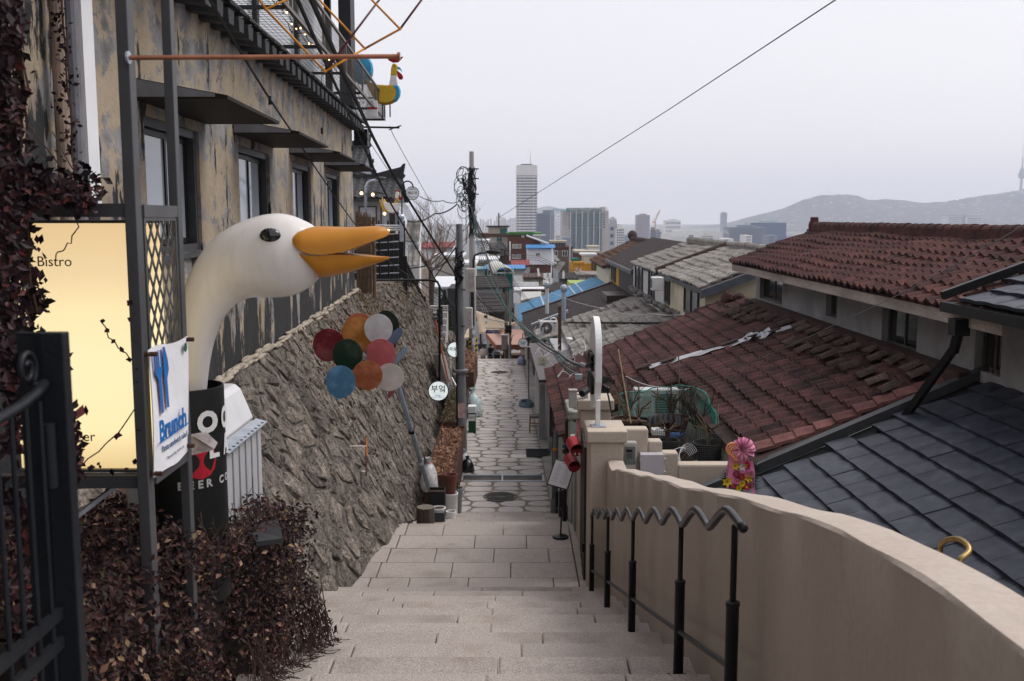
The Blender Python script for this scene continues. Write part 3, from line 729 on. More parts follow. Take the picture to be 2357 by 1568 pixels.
def tile_roof(parent, mat, X0, z0, X1, z1, Y0, Y1, w=.30, ex=.27, keep=None, jit=.012, maxobj=300, name='tile', alt=None):
    up = V((X1-X0, 0, z1-z0)); L = up.length; up.normalize(); ac = V((0,-1,0)); nr = ac.cross(up)
    tilt = R(7.0); upt = (up*math.cos(tilt) - nr*math.sin(tilt)).normalized(); nt = ac.cross(upt)
    me = tile_mesh(w, ex*1.12, mat=mat, name=name); items = []
    nc = int(L/ex); nw = int((Y1-Y0)/w)
    for i in range(nc):
        for j in range(nw):
            Yc = Y1 - j*w; p = V((X0,Yc,z0)) + up*(i*ex) + nr*.03
            if keep and not keep(p.x, Yc - w/2, i): continue
            items.append((p.length, i, p))
    items.sort(key=lambda q: q[0]); rest_v = []; rest_f = []
    tv = [V(v.co) for v in me.vertices]; tf = [tuple(q.vertices) for q in me.polygons]
    for k, (d, i, p) in enumerate(items):
        wob = nr*(.018*math.sin(p.y*.9+i)+.014*math.sin(p.y*2.3)) if jit else V((0,0,0))
        a2 = (ac + up*random.uniform(-jit,jit)*2 + nr*random.uniform(-jit,jit)*2).normalized(); u2 = (upt + nr*random.uniform(-jit,jit)).normalized(); n2 = a2.cross(u2)
        mt = frame(p+wob+up*random.uniform(-jit,jit), a2, u2, n2)
        if k < maxobj: 
            o = inst(me, parent, mt, name)
            if alt and alt(p, i): o.material_slots[0].link = 'OBJECT'; o.material_slots[0].material = PINKT
        else:
            b = len(rest_v); rest_v += [mt @ v for v in tv]; rest_f += [tuple(q+b for q in f) for f in tf]
    if rest_f:
        mb = MB(); mb.add(rest_v, rest_f); o = mb.build(name, mat, parent, fix=False, smooth=True); o.data.set_sharp_from_angle(angle=R(50)); tag(o, kind='stuff')
    return up, nr
def slab_under(parent, X0, z0, X1, z1, Y0, Y1, mat, name='roof_deck', th=.1, dz=-.02):
    a = V((X0,0,z0+dz)); b = V((X1,0,z1+dz)); n = V((-(z1-z0),0,X1-X0)).normalized()*th
    mb = MB(); mb.hexa([a-n+V((0,Y0,0)), b-n+V((0,Y0,0)), b-n+V((0,Y1,0)), a-n+V((0,Y1,0)), a+V((0,Y0,0)), b+V((0,Y0,0)), b+V((0,Y1,0)), a+V((0,Y1,0))])
    return mb.build(name, mat, parent)
DECK = M('roof_underside', (.05,.032,.028), .9, var=.3)
GWALL = M('grey_render_wall', (.34,.335,.345), .9, var=.22, vs=1.6, bump=.3, bs=20, fine=.1)
MINT = M('mint_wall', (.36,.40,.36), .9, var=.15, vs=2.5, bump=.3, bs=25, fine=.08)
def ridge(parent, X, z, Y0, Y1, mat, n, r=.13, cap=True):
    MB().box((X-.10,Y0,z-.05),(X+.10,Y1,z+.09)).build('ridge_base', mat, parent)
    me = None
    for i in range(n):
        y = lerp(Y0, Y1, (i+.5)/n); L = (Y1-Y0)/n
        if me is None:
            b = MB(); k = 8; v = []
            for yy, rr in ((-L*.52, r), (L*.52, r*.86)):
                for q in range(k+1): a = math.pi*q/k; v.append((math.cos(a)*rr, yy, math.sin(a)*rr))
                for q in range(k+1): a = math.pi*q/k; v.append((math.cos(a)*(rr-.02), yy, math.sin(a)*(rr-.02)))
            K = 2*(k+1); f = [(q,q+1,K+q+1,K+q) for q in range(k)] + [(k+1+q, q, q+1, k+2+q) for q in range(k)] + [(q+K,K+k+1+q,K+k+2+q,K+q+1) for q in range(k)]
            me = b.add(v, f).mesh('ridge_tile', mat)
        inst(me, parent, Matrix.Translation((X, y, z+.07+random.uniform(-.006,.006))), 'ridge_tile')

# ---- red house: lower lean-to roof along the lane, wall with windows, upper roof
red = thing('red_roof_house', (1.0,20,-6.4), 'low house with two steps of dark red tiled roof and a grey windowed wall', 'house')
E0, EZ, T0, TZ_ = .86, -4.05, 5.95, -2.05
def keep_low(x, y, i):
    if x < 3.05 + (y-12.6)*.02 and y < 18.9: return x < 1.55 and y > 18.0
    if y < 12.75: return False
    # line of the repaired valley seam
    sy = 20.6 - (x-3.4)*.55
    if x > 3.0 and abs(y - sy) < .20: return False
    return True
tile_roof(red, REDT, E0, EZ, T0, TZ_, 12.6, 26.2, .31, .285, keep_low, alt=lambda p, i: p.y < 13.3)
dk = MB()
def rz_(x): return EZ + (TZ_-EZ)*(x-E0)/(T0-E0)
for (xa, xb, ya, yb) in ((E0+.03,T0,18.9,26.15),(3.05,T0,12.66,18.9)):
    dk.hexa([(xa,ya,rz_(xa)-.13),(xb,ya,rz_(xb)-.13),(xb,yb,rz_(xb)-.13),(xa,yb,rz_(xa)-.13),(xa,ya,rz_(xa)-.02),(xb,ya,rz_(xb)-.02),(xb,yb,rz_(xb)-.02),(xa,yb,rz_(xa)-.02)])
dk.build('roof_deck', DECK, red)
lw = MB(); lw.box((1.18,18.9,-7.2),(1.3,26.0,-4.12)); lw.box((1.3,18.9,-7.2),(6,19.0,-4.0)); lw.box((3.1,12.7,-7.2),(3.2,18.9,-3.4)); lw.box((1.3,25.8,-7.2),(6,26.0,-4.1))
lw.build('lower_wall', MINT, red)
# valley seam: white sheet, plastic and loose tiles
sh = MB()
def seam(t, o=0, z=0): x = lerp(2.9,5.6,t); return V((x, 20.6-(x-3.4)*.55+o, rz_(x)+.085+z))
N_ = 14
for i in range(N_):
    a, b = i/N_, (i+1)/N_; wv = .02*math.sin(i*2.2)
    sh.add([seam(a,-.17,wv),seam(a,.17,.02),seam(b,.17,.02),seam(b,-.17,.02*math.sin((i+1)*2.2))], [(0,1,2,3)])
sh.build('seam_sheet', M('white_sheet', (.36,.36,.38), .4, var=.3, vs=5, bump=.5, bs=8), red)
lt = tile_mesh(.26,.34,.035,.02,MOSST,'loose_tile')
for t in (.02,.2,.47,.55,.62,.79,.88):
    p = seam(t, random.uniform(-.05,.05), .03); inst(lt, red, Matrix.Translation(p) @ Matrix.Rotation(random.uniform(.8,1.6),4,'Z') @ Matrix.Rotation(-.35,4,'X'), 'loose_tile')
pl_ = MB()
pl_.grid(lambda a,b: seam(.66+a*.18, lerp(-.3,.3,b), .03+.05*math.sin(a*9+b*5)), 8, 4)
pl_.build('plastic_sheet', M('clear_plastic', (.22,.23,.27), .25, var=.4, vs=6, spec=.7), red)
# loose saddle tiles along the top of the lower roof
sad = None
for i in range(40):
    Yc = 13.3 + (i//2)*.55 + random.uniform(-.12,.12)
    if Yc > 25.2: break
    x = 5.55 - (i % 2)*.42 + random.uniform(-.08,.08)
    if i % 2 and 18.2 < Yc < 21.5: continue
    if sad is None:
        b = MB(); k = 5; v = []
        for yy in (-.2,.2):
            for rr in (.17,.145):
                for q in range(k+1): a = R(35)+R(110)*q/k; v.append((math.cos(a)*rr*1.2, yy, math.sin(a)*rr-.09))
        K = k+1; f = []
        for q in range(k): f += [(q,q+1,2*K+q+1,2*K+q),(K+q,q,q+1,K+q+1)[::-1],(2*K+q,3*K+q,3*K+q+1,2*K+q+1)[::-1]]
        sad = b.add(v, f).mesh('saddle_tile', MOSST)
    inst(sad, red, Matrix.Translation((x,Yc,rz_(x)+.11)) @ Matrix.Rotation(-.38,4,'Y') @ Matrix.Rotation(math.pi/2+random.uniform(-.25,.25),4,'Z') @ Matrix.Scale(.75,4), 'saddle_tile')
# wall with windows above
WX = 5.98; wz0, wz1 = -2.35, -1.08; Ya, Yb = 11.0, 24.4
wins = [(22.0,24.0,-1.95,-1.28),(18.25,18.9,-1.86,-1.28),(14.6,16.0,-2.02,-1.25),(12.05,12.75,-1.95,-1.25)]
wl = MB(); cur = Yb
for (a, b, c, d) in wins:
    wl.box((WX,b,wz0),(WX+.2,cur,wz1)); wl.box((WX,a,wz0),(WX+.2,b,c)); wl.box((WX,a,d),(WX+.2,b,wz1)); cur = a
wl.box((WX,Ya,wz0),(WX+.2,cur,wz1)); wl.box((WX+.2,Yb-.2,wz0),(9,Yb,wz1+.2))
wl.build('upper_wall', GWALL, red)
MB().box((5.72,12.6,-2.16),(WX-.003,24.4,-1.98)).build('flashing', M('red_flashing', (.06,.03,.027), .8, var=.3, vs=4), red)
MB().box((WX+.5,Ya,wz0),(WX+.55,Yb-.3,wz1)).build('dark_room', M('dark_room', (.02,.02,.02), .9, var=0), red)
for (a, b, c, d) in wins:
    f_ = MB(); X = WX+.10
    for (p,q,r_,s_) in ((a,a+.05,c,d),(b-.05,b,c,d),(a+.05,b-.05,c,c+.05),(a+.05,b-.05,d-.05,d),((a+b)/2-.02,(a+b)/2+.02,c+.05,d-.05)): f_.box((X,p,r_),(X+.05,q,s_))
    w_ = f_.build('window', M('brown_frame', (.11,.095,.085), .6, var=.2), red)
    MB().box((X+.02,a+.05,c+.05),(X+.03,b-.05,d-.05)).build('pane', DGLASS, w_)
b = MB()
for i in range(5): b.cyl((WX+.06,12.1+i*.13,-1.95),(WX+.06,12.1+i*.13,-1.5),.008,n=5)
b.build('window_bar', RUST, red)
UE, UEZ, UR, URZ = 5.34, -1.10, 7.45, -.34
tile_roof(red, REDT2, UE, UEZ, UR, URZ, 10.9, 24.55, .30, .245)
slab_under(red, UE+.05, UEZ, UR, URZ, 10.95, 24.5, DECK)
tile_roof(red, REDT2, UR+2.0, UEZ+.0, UR, URZ, 10.9, 24.55, .30, .245, maxobj=0)
MB().box((UE+.06,10.9,-1.30),(UE+.12,24.5,-1.12)).build('fascia', M('old_white_fascia', (.42,.36,.32), .85, var=.3, vs=3, fine=.15, fs=20, stretch=(1,.3,1)), red)
MB().box((UE+.12,10.95,-1.14),(WX+.3,24.4,-1.11)).build('soffit', M('soffit_grey', (.18,.17,.17), .9, var=.2), red)
ridge(red, UR, URZ+.05, 11.0, 24.6, REDT2, 40, .11)
e = MB(); e.ball((UR,24.72,URZ+.12),.14,.14,.2,10,8); e.box((UR-.16,24.55,URZ-.12),(UR+.16,24.8,URZ+.05)); e.box((UR-.08,24.62,URZ+.22),(UR+.08,24.8,URZ+.34)); e.build('ridge_end', REDT2, red, smooth=False, bevel=.02)
e = MB(); e.lathe((5.55,25.3,rz_(5.55)+.12), [(.05,-.16),(.19,-.14),(.2,.12),(.16,.17),(.05,.19)], 10, axis=(-.9,-.3,.25)); e.ball((5.75,25.1,rz_(5.75)+.1),.14,.2,.13,8,6); e.build('ridge_end', REDT, red)
# newer pink tiles where the slate roof cuts in
for i in range(5):
    p = V((5.45+i*.2, 12.0-i*.35+.1, UEZ+.11+i*.078)); inst(tile_mesh(.24,.42,.045,.02,PINKT,'loose_tile'), red, Matrix.Translation(p) @ Matrix.Rotation(R(-115),4,'Z') @ Matrix.Rotation(-.2,4,'X'), 'loose_tile')

# ---- grey, brown and blue neighbours: same stepping down the hill
def corrug(parent, mat, X0, z0, X1, z1, Y0, Y1, pitch, name='roof_sheet', h=.065, keepx=None):
    up = V((X1-X0,0,z1-z0)); n = V((-up.z,0,up.x)).normalized()
    mb = MB(); k = int((Y1-Y0)/pitch); pat = [(0,0),(.3,0),(.4,1),(.6,1),(.7,0)]
    pts = [(Y0+(i+q)*pitch, hh*h) for i in range(k) for q, hh in pat] + [(Y0+k*pitch, 0)]
    v = []
    for e in (0,1): v += [V((X0,0,z0))+up*e+V((0,y,0))+n*hh for y, hh in pts]
    m_ = len(pts); mb.add(v, [(i,i+1,m_+i+1,m_+i) for i in range(m_-1)])
    b = len(mb.v); v2 = [V((X0,0,z0))+up*e+V((0,y,0))-n*.05 for e in (0,1) for y in (Y0,Y1)]; mb.add(v2, [(0,1,3,2)])
    return mb.build(name, mat, parent)
BROWNM = M('brown_metal_roof', (.062,.046,.044), .45, metal=.25, var=.15, vs=2, fine=.08, fs=12)
BLUEM = M('blue_metal_roof', (.10,.27,.44), .5, metal=.15, var=.22, vs=1.6, fine=.1, fs=10, col2=(.17,.37,.54), cut=(.3,.7))
YCREAM = M('cream_wall', (.56,.50,.37), .9, var=.1, vs=1.5, bump=.2)
gry = thing('grey_roof_house', (2,34,-6.6), 'house with weathered grey tiled roofs and a cream gable beside the red roofs', 'house')
GX0, GZ0, GX1, GZ1 = 1.95, -4.35, 5.9, -2.95
tile_roof(gry, GRYT, GX0, GZ0, GX1, GZ1, 26.35, 33.6, .30, .30, jit=.015)
tile_roof(gry, GRYT, GX0, GZ0-.06, GX1, GZ1-.06, 33.7, 41.2, .30, .30, jit=.015, maxobj=0)
slab_under(gry, GX0, GZ0, GX1, GZ1, 26.3, 41.3, DECK)
MB().box((1.4,26.3,-7.3),(6,41.2,-4.5)).build('lower_wall', GWALL, gry)
sp = MB()                                                           # strip of tiles over the lane side
tile_roof(gry, GRYT, .95, -4.62, 1.9, -4.32, 36.9, 40.6, .30, .30, maxobj=60)
# upper part: cream wall, grey roof
cw = MB(); cw.box((5.08,26.1,-3.1),(5.25,33.2,-1.98)); cw.box((5.25,26.1,-3.1),(9.6,26.25,-1.85)); 
cw.add([(5.25,26.1,-1.85),(9.6,26.1,-1.85),(7.35,26.1,-1.0),(5.25,26.25,-1.85),(9.6,26.25,-1.85),(7.35,26.25,-1.0)],[(0,1,2),(5,4,3),(0,2,5,3),(1,4,5,2)])
cw.build('upper_wall', YCREAM, gry)
MB().box((5.06,33.2,-3.2),(5.25,41.5,-2.02)).build('upper_wall', M('white_side_wall', (.5,.5,.5), .9, var=.2), gry)
def winbox(parent, a, b, fr, gl, ax='x', nm=1, th=.06):
    """window in a wall: a,b opposite corners; ax = axis it faces along (towards minus)"""
    a, b = V(a), V(b); f_ = MB()
    if ax == 'x':
        X = a.x; f_.box((X-th,a.y,a.z),(X,a.y+.07,b.z)); f_.box((X-th,b.y-.07,a.z),(X,b.y,b.z)); f_.box((X-th,a.y+.07,a.z),(X,b.y-.07,a.z+.07)); f_.box((X-th,a.y+.07,b.z-.07),(X,b.y-.07,b.z))
        for i in range(nm): y = lerp(a.y,b.y,(i+1)/(nm+1)); f_.box((X-th,y-.03,a.z+.07),(X,y+.03,b.z-.07))
        w_ = f_.build('window', fr, parent); MB().box((X-th*.5,a.y+.07,a.z+.07),(X-th*.3,b.y-.07,b.z-.07)).build('pane', gl, w_)
    else:
        Y = a.y; t = max(.05, (b.x-a.x)*.05)
        f_.box((a.x,Y-th,a.z),(a.x+t,Y,b.z)); f_.box((b.x-t,Y-th,a.z),(b.x,Y,b.z)); f_.box((a.x+t,Y-th,a.z),(b.x-t,Y,a.z+t)); f_.box((a.x+t,Y-th,b.z-t),(b.x-t,Y,b.z))
        for i in range(nm): x = lerp(a.x,b.x,(i+1)/(nm+1)); f_.box((x-t*.4,Y-th,a.z+t),(x+t*.4,Y,b.z-t))
        w_ = f_.build('window', fr, parent); MB().box((a.x+t,Y-th*.5,a.z+t),(b.x-t,Y-th*.3,b.z-t)).build('pane', gl, w_)
    return w_
winbox(gry, (5.08,26.9,-2.75),(5.08,29.1,-1.98), DGREY, DGLASS); winbox(gry, (5.08,31.9,-2.8),(5.08,32.8,-2.0), DGREY, DGLASS)
winbox(gry, (5.06,35.2,-2.9),(5.06,36.6,-1.85), DGREY, DGLASS); winbox(gry, (5.06,38.4,-2.9),(5.06,40.6,-1.85), DGREY, DGLASS)
tile_roof(gry, GRYT, 4.95, -1.86, 7.35, -.98, 26.0, 33.8, .30, .30)
tile_roof(gry, GRYT, 4.95, -1.92, 7.35, -1.04, 34.2, 41.6, .30, .30, maxobj=0)
slab_under(gry, 5.0, -1.86, 7.35, -.98, 26.0, 41.6, DECK); slab_under(gry, 9.8, -1.9, 7.35, -.98, 26.0, 41.6, DECK)
ridge(gry, 7.35, -.98, 26.0, 33.8, GRYT, 6, .13); ridge(gry, 7.35, -1.0, 34.0, 41.6, GRYT, 18, .12)
MB().tube([V((x,34.0,-1.86+(x-4.95)*.367+.07)) for x in np.linspace(4.9,7.35,9)], .10, 8).build('verge_roll', MOSST, gry)
MB().hexa([(4.92,25.9,-2.12),(7.4,25.9,-1.2),(7.4,25.98,-1.2),(4.92,25.98,-2.12),(4.92,25.9,-1.9),(7.4,25.9,-.98),(7.4,25.98,-.98),(4.92,25.98,-1.9)]).build('bargeboard', M('slate_board', (.10,.115,.14), .6, var=.2), gry)
MB().box((4.96,26,-2.0),(5.04,33.8,-1.88)).build('gutter', DGREY, gry)
vp = MB(); vp.tube([V((5.9,26.05,-2.75)),V((5.92,25.98,-2.5)),V((6.0,25.92,-2.25)),V((6.02,25.7,-2.2))], .05, 8); vp.build('vent_pipe', DGREY, gry)
# roof cracks, mortar line against the wall
MB().tube([V((x,27+(5.85-x)*3.4, GZ0+(x-GX0)*(GZ1-GZ0)/(GX1-GX0)+.09)) for x in np.linspace(2.2,5.6,12)], .035, 5).build('joint_gap', M('gap_dark',(.02,.018,.016),.9,var=0), gry)
mm = MB()
for i in range(60): mm.ball((5.05+random.uniform(-.12,.08), 26.6+i*.25, -2.98+random.uniform(-.04,.06)), random.uniform(.08,.18), .18, .1, 6, 4)
mm.build('mortar_fillet', M('grey_mortar', (.15,.14,.13), .95, var=.4, vs=6, fine=.2, bump=.8), gry)
brn = thing('brown_roof_house', (2,47,-6.8), 'house with dark brown ribbed metal roofs next to the blue sheet roof', 'house')
corrug(brn, BROWNM, .55, -5.15, 5.9, -3.28, 41.4, 52.5, .26)
for y in (41.4, 52.5): MB().bar((.5,y,-5.08),(5.9,y,-3.2), .3, .1).build('verge_trim', BROWNM, brn)
MB().bar((.9,45.6,-4.95),(2.6,45.6,-4.3), .35, .14).build('roof_step', GALV, brn)
MB().box((.9,41.5,-7.8),(5.8,52.4,-5.2)).build('wall', M('brown_wall', (.12,.10,.09), .9), brn)
MB().box((5.3,41.6,-3.6),(5.5,53.5,-2.1)).build('upper_wall', M('dark_brown_cladding', (.05,.042,.04), .7, var=.3, vs=2, stretch=(1,4,.2)), brn)
corrug(brn, BROWNM, 5.05, -2.28, 7.5, -1.12, 41.7, 53.5, .26)
MB().bar((5.0,41.7,-2.22),(7.5,41.7,-1.05),.24,.1).build('verge_trim', BROWNM, brn); MB().box((4.96,41.6,-2.38),(5.06,53.6,-2.22)).build('gutter', DGREY, brn)
MB().box((5.28,49.2,-3.4),(5.3,53.4,-2.2)).build('wall_panel', M('ochre_wall', (.50,.27,.04), .8, var=.15), brn)
winbox(brn, (5.26,50.6,-3.3),(5.26,52.4,-2.3), DGREY, DGLASS)
MB().box((4.2,44,-3.75),(5.2,46.5,-3.45)).build('skylight', BROWNM, brn)
blu = thing('blue_roof_house', (3,58,-7), 'low house under a sloping sky blue ribbed metal roof', 'house')
corrug(blu, BLUEM, .35, -5.6, 6.3, -3.42, 52.7, 63.5, .30, h=.06)
MB().box((.8,52.8,-9),(6.2,63.4,-5.7)).build('wall', M('blue_house_wall', (.3,.27,.24), .9), blu)
MB().box((6.0,53,-3.9),(7.6,60,-3.2)).build('pale_cap', M('pale_sheet', (.42,.52,.56), .4, var=.15), blu)
for t in (.25,.55,.62): 
    b = MB()
    for i in range(22): b.box((lerp(.35,6.3,t)-.05, 53+i*.48, -5.6+2.18*t+.05),(lerp(.35,6.3,t)+.05, 53.2+i*.48, -5.6+2.18*t+.07))
    b.build('screw_row', WHITE, blu)
tl = thing('brown_tile_house', (6,58,-6), 'brown tiled roof with knobbed ridge end behind the dark metal roof', 'house')
tile_roof(tl, M('brown_tile', (.09,.05,.035), .9, var=.4, vs=2, rnd=.2, bump=.4), 4.9, -2.7, 7.6, -1.45, 54.2, 63.0, .36, .36, maxobj=200)
MB().box((5.3,54.4,-7),(10,62.5,-2.8)).build('wall', YCREAM, tl); slab_under(tl, 4.95,-2.7,7.6,-1.45,54.2,63,DECK)
slab_under(tl, 10.3,-2.7,7.6,-1.45,54.2,63,DECK)
ridge(tl, 7.6, -1.42, 54, 63, MOSST, 14, .16); MB().ball((7.6,63.2,-1.15),.3,.3,.32,10,8).build('ridge_end', MOSST, tl)
# flat dark metal roof between the eaves and grey tiles
fl = thing('flat_roof_shed', (1.2,31,-6.6), 'lane side shed under a flat dark brown sheet roof', 'shed')
MB().hexa([(.72,26.4,-4.42),(2.15,26.4,-4.36),(1.9,36.6,-4.66),(.62,36.6,-4.72),(.72,26.4,-4.34),(2.15,26.4,-4.28),(1.9,36.6,-4.58),(.62,36.6,-4.64)]).build('roof_sheet', M('flat_brown_sheet', (.085,.068,.066), .5, metal=.2, var=.15, vs=1), fl)
MB().box((1.0,26.4,-7),(1.9,36.5,-4.75)).build('wall', GWALL, fl)
for y in (28,30.5,33): MB().box((.78,y,-7),(.95,y+.3,-4.75)).build('pier', WHITE if y > 30 else GWALL, fl)

# ---- dark slate metal roofs at lower right
SLATE = M('slate_metal_tile', (.029,.034,.049), .42, metal=.15, var=.22, vs=3, fine=.25, fs=9, bump=.15, bs=20, rnd=.12, col2=(.070,.077,.096), cut=(.45,.80), stretch=(1,1,1))
def slate_roof(parent, X0, z0, X1, z1, Y0, Y1, ex=.31, w=.44):
    up = V((X1-X0,0,z1-z0)); L = up.length; up.normalize(); ac = V((0,-1,0)); nr = ac.cross(up)
    me = None; nc = int(L/ex)
    mb = MB(); v = []; K = 6
    for yy in (0, ex*1.02):
        for q in range(K+1): v.append((w*q/K, yy, (.046 if yy == 0 else .005) + .012*math.sin(math.pi*q/K)))
    for q in range(K+1): v.append((w*q/K, 0, .0+.012*math.sin(math.pi*q/K)))
    f = [(q,q+1,K+2+q,K+1+q) for q in range(K)] + [(2*K+2+q,2*K+3+q,q+1,q) for q in range(K)] + [(0,K+1,2*K+2)]
    me = mb.add(v, f).mesh('shingle', SLATE)
    its = []
    for i in range(nc+1):
        off = (i % 2)*w*.5 + (i*.37 % 1)*.2; j = 0
        while True:
            Yc = Y1 - .05 - j*w + off - w*.5
            if Yc < Y0: break
            if Yc <= Y1-.02: its.append(V((X0,Yc,z0))+up*(i*ex)+nr*.02)
            j += 1
    its.sort(key=lambda p: p.length)
    big = MB()
    for k, p in enumerate(its):
        mt = frame(p+nr*random.uniform(-.004,.004), ac, up, nr) @ Matrix.Diagonal((.984,1,1,1))
        if k < 300: inst(me, parent, mt, 'shingle')
        else: big.add([mt @ v.co for v in me.vertices], [tuple(q.vertices) for q in me.polygons])
    if big.f: tag(big.build('shingle', SLATE, parent, fix=False), kind='stuff')
sla = thing('slate_roof_house', (4,9,-5), 'near house with a broad roof of dark slate coloured metal shingles', 'house')
SX0, SZ0, SX1, SZ1 = 1.75, -3.92, 6.15, -2.0
slate_roof(sla, SX0, SZ0, SX1, SZ1, 2.2, 12.55)
slab_under(sla, SX0, SZ0, SX1, SZ1, 1.0, 12.6, M('slate_deck', (.012,.013,.015), .6, var=0))
n_ = V((-(SZ1-SZ0),0,SX1-SX0)).normalized()
MB().bar(V((SX0,12.64,SZ0))+n_*.06, V((SX1,12.64,SZ1))+n_*.06, .16, .12, up=n_).build('verge_trim', DGREY, sla)
MB().box((2.0,1,-8),(6.1,12.5,-4.1)).build('lower_wall', CREAM, sla)
MB().box((1.62,1.0,SZ0-.12),(1.8,12.6,SZ0+.02)).build('gutter', BLACK, sla)
uw = MB(); uw.box((6.15,2,-2.6),(6.35,12.2,-.9)); uw.build('upper_wall', YCREAM, sla)
winbox(sla, (6.15,8.6,-1.95),(6.15,10.6,-1.15), BLACK, DGLASS); winbox(sla, (6.15,5.0,-1.95),(6.15,7.0,-1.15), BLACK, DGLASS)
slate_roof(sla, 5.35, -1.02, 8.2, .05, 3, 12.1)
slab_under(sla, 5.4, -1.02, 8.2, .05, 3, 12.1, M('slate_deck2', (.012,.013,.015), .6, var=0), th=.14)
n2 = V((-1.07,0,2.85)).normalized()
MB().bar(V((5.3,12.18,-1.02))+n2*.07, V((8.2,12.18,.05))+n2*.07, .09, .10, up=n2).build('verge_trim', BLACK, sla)
MB().box((5.26,3,-1.15),(5.40,12.2,-1.03)).build('gutter', BLACK, sla)
dp = MB(); dp.box((5.24,11.7,-1.4),(5.42,11.9,-1.2)); dp.bar((5.33,11.8,-1.35),(5.3,11.85,-1.62),.10,.08); dp.bar((5.3,11.85,-1.58),(4.95,12.35,-2.52),.10,.08)
dp.build('downspout', BLACK, sla)
t_ = thing('brass_hook', (1.75,3.6,-2), 'curved brass pipe end sticking up behind the stucco wall', 'pipe')
a0 = at(2165,1255,3.75); a1 = at(2210,1287,3.55)
pts = [a0+V((.0,0,-1.3)), a0, at(2180,1243,3.72), at(2205,1241,3.68), at(2224,1252,3.62), at(2230,1270,3.58), a1, a1+V((-.01,0,-1.3))]
c_ = [pts[0]]; q_ = pts[1:-1]; q_ = [q_[0]]+q_+[q_[-1]]
for a, b, c, d in zip(q_, q_[1:], q_[2:], q_[3:]):
    for k in range(5): t = k/5; c_.append(.5*((2*b)+(c-a)*t+(2*a-5*b+4*c-d)*t*t+(3*b-a-3*c+d)*t**3))
MB().tube(c_+pts[-2:], .011, 8).build('pipe', M('brass', (.32,.22,.09), .4, metal=.7, var=.3, vs=20), t_, smooth=True)
# ================================================================ stucco wall with handrail, gate pillars
sw = thing('stucco_wall', (1.3,7,-3), 'smooth cream stucco wall with a wavy rounded top beside the steps', 'wall')
# top of the inner face: (Y, z)
TP = [(1.2,-.93),(2.0,-1.02),(2.4,-1.045),(2.75,-1.075),(3.15,-1.11),(3.6,-1.165),(4.2,-1.275),(4.8,-1.41),(5.6,-1.60),(7.1,-1.95),(8.6,-2.29),(10.3,-2.68),(12.2,-3.14)]
ty = [p[0] for p in TP]; tz = [p[1] for p in TP]
m = MB(); n = 80; rows = []
WIX, WT = 1.235, .21
for i in range(n+1):
    Y = lerp(1.2, 12.65, i/n); z = interp(Y, ty, tz) + .005*math.sin(Y*5.1)+.008*math.sin(Y*2.3+1)
    jx = .006*math.sin(Y*7)
    for (dx, dz) in ((0,-6.5-z),(0,-.62),(0,-.30),(0,-.014),(.012+jx,0),(.11,.004),(.2,0),(.215,-.014),(.215,-3)): m.v.append((WIX+dx, Y, z+dz if dz > -3.1 else -6.5))
K = 9
for i in range(n):
    for k in range(K-1): a = i*K+k; m.f.append((a,a+1,a+K+1,a+K)); m.m.append(0)
m.f.append(tuple(range(K))); m.m.append(0)
m.build('wall', M('cream_render', (.43,.36,.305), .85, var=.14, vs=1.5, fine=.05, fs=30, bump=.25, bs=28, stretch=(1,1,.3), col2=(.51,.44,.385), cut=(.3,.7)), sw, smooth=True, sharp=30)

def rail(name, X_, Y0, Y1, base, posts, lab, wl=.80, amp=.052, h=1.0, grp=None, r=.0235):
    X = lambda Y: X_ - .0078*(Y-4.7)
    t_ = thing(name, (X_, Y0, base(Y0)), lab, 'handrail', grp)
    pts = []; k = int((Y1-Y0)/wl*16)
    for i in range(k+1):
        Y = lerp(Y0, Y1, i/k); ph = 2*math.pi*(Y - Y0 - .15)/wl
        tri = math.asin(math.sin(ph)*.93)/(math.pi/2)
        pts.append(V((X(Y) + .006*math.cos(ph), Y, base(Y) + h + tri*amp*1.25)))
    MB().tube(pts, r, 9).build('wavy_handrail', M('worn_black_rail', (.022,.021,.022), .30, metal=.2, var=.35, vs=9), t_, smooth=True)
    me1 = me2 = None
    for i, Y in enumerate(posts):
        z = base(Y) - .12; x = X(Y); s1 = MB().cyl((x,Y,z),(x,Y,z+.68),.033,n=14)
        p = s1.build('post', BLACK, t_, smooth=True, sharp=40)
        MB().lathe((x,Y,z+.68), [(.033,0),(.036,.004),(.036,.02),(.02,.028)], 14).build('collar', BLACK, p)
        MB().cyl((x,Y,z+.68),(x,Y,base(Y)+h-.03),.0165,n=10).build('upper_post', BLACK, p, smooth=True, sharp=40)
        b = MB().box((x-.07,Y-.07,z+.002),(x+.07,Y+.07,z+.014))
        for sx in (-.05,.05):
            for sy in (-.05,.05): b.cyl((x+sx,Y+sy,z+.01),(x+sx,Y+sy,z+.05),.009,n=6)
        b.build('base_plate', DGREY, p)
    for a, b in zip(posts, posts[1:]):
        MB().cyl((X(a),a,base(a)+.24),(X(b),b,base(b)+.24),.017,n=10).build('lower_rail', BLACK, t_, smooth=True, sharp=40)
    return t_
rail('handrail', 1.09, 4.56, 12.5, stair_z, [4.72,6.15,8.45,10.5,12.4], 'black handrail with a zigzag wavy top bar beside the stucco wall')
def lowbase(Y): return ZL - (Y-16)*.29
rail('handrail', 1.02, 16.9, 19.6, lowbase, [17.0,18.2,19.5], 'small far black handrail behind the menu stand, its wavy bar half hidden', wl=.45, amp=.05)

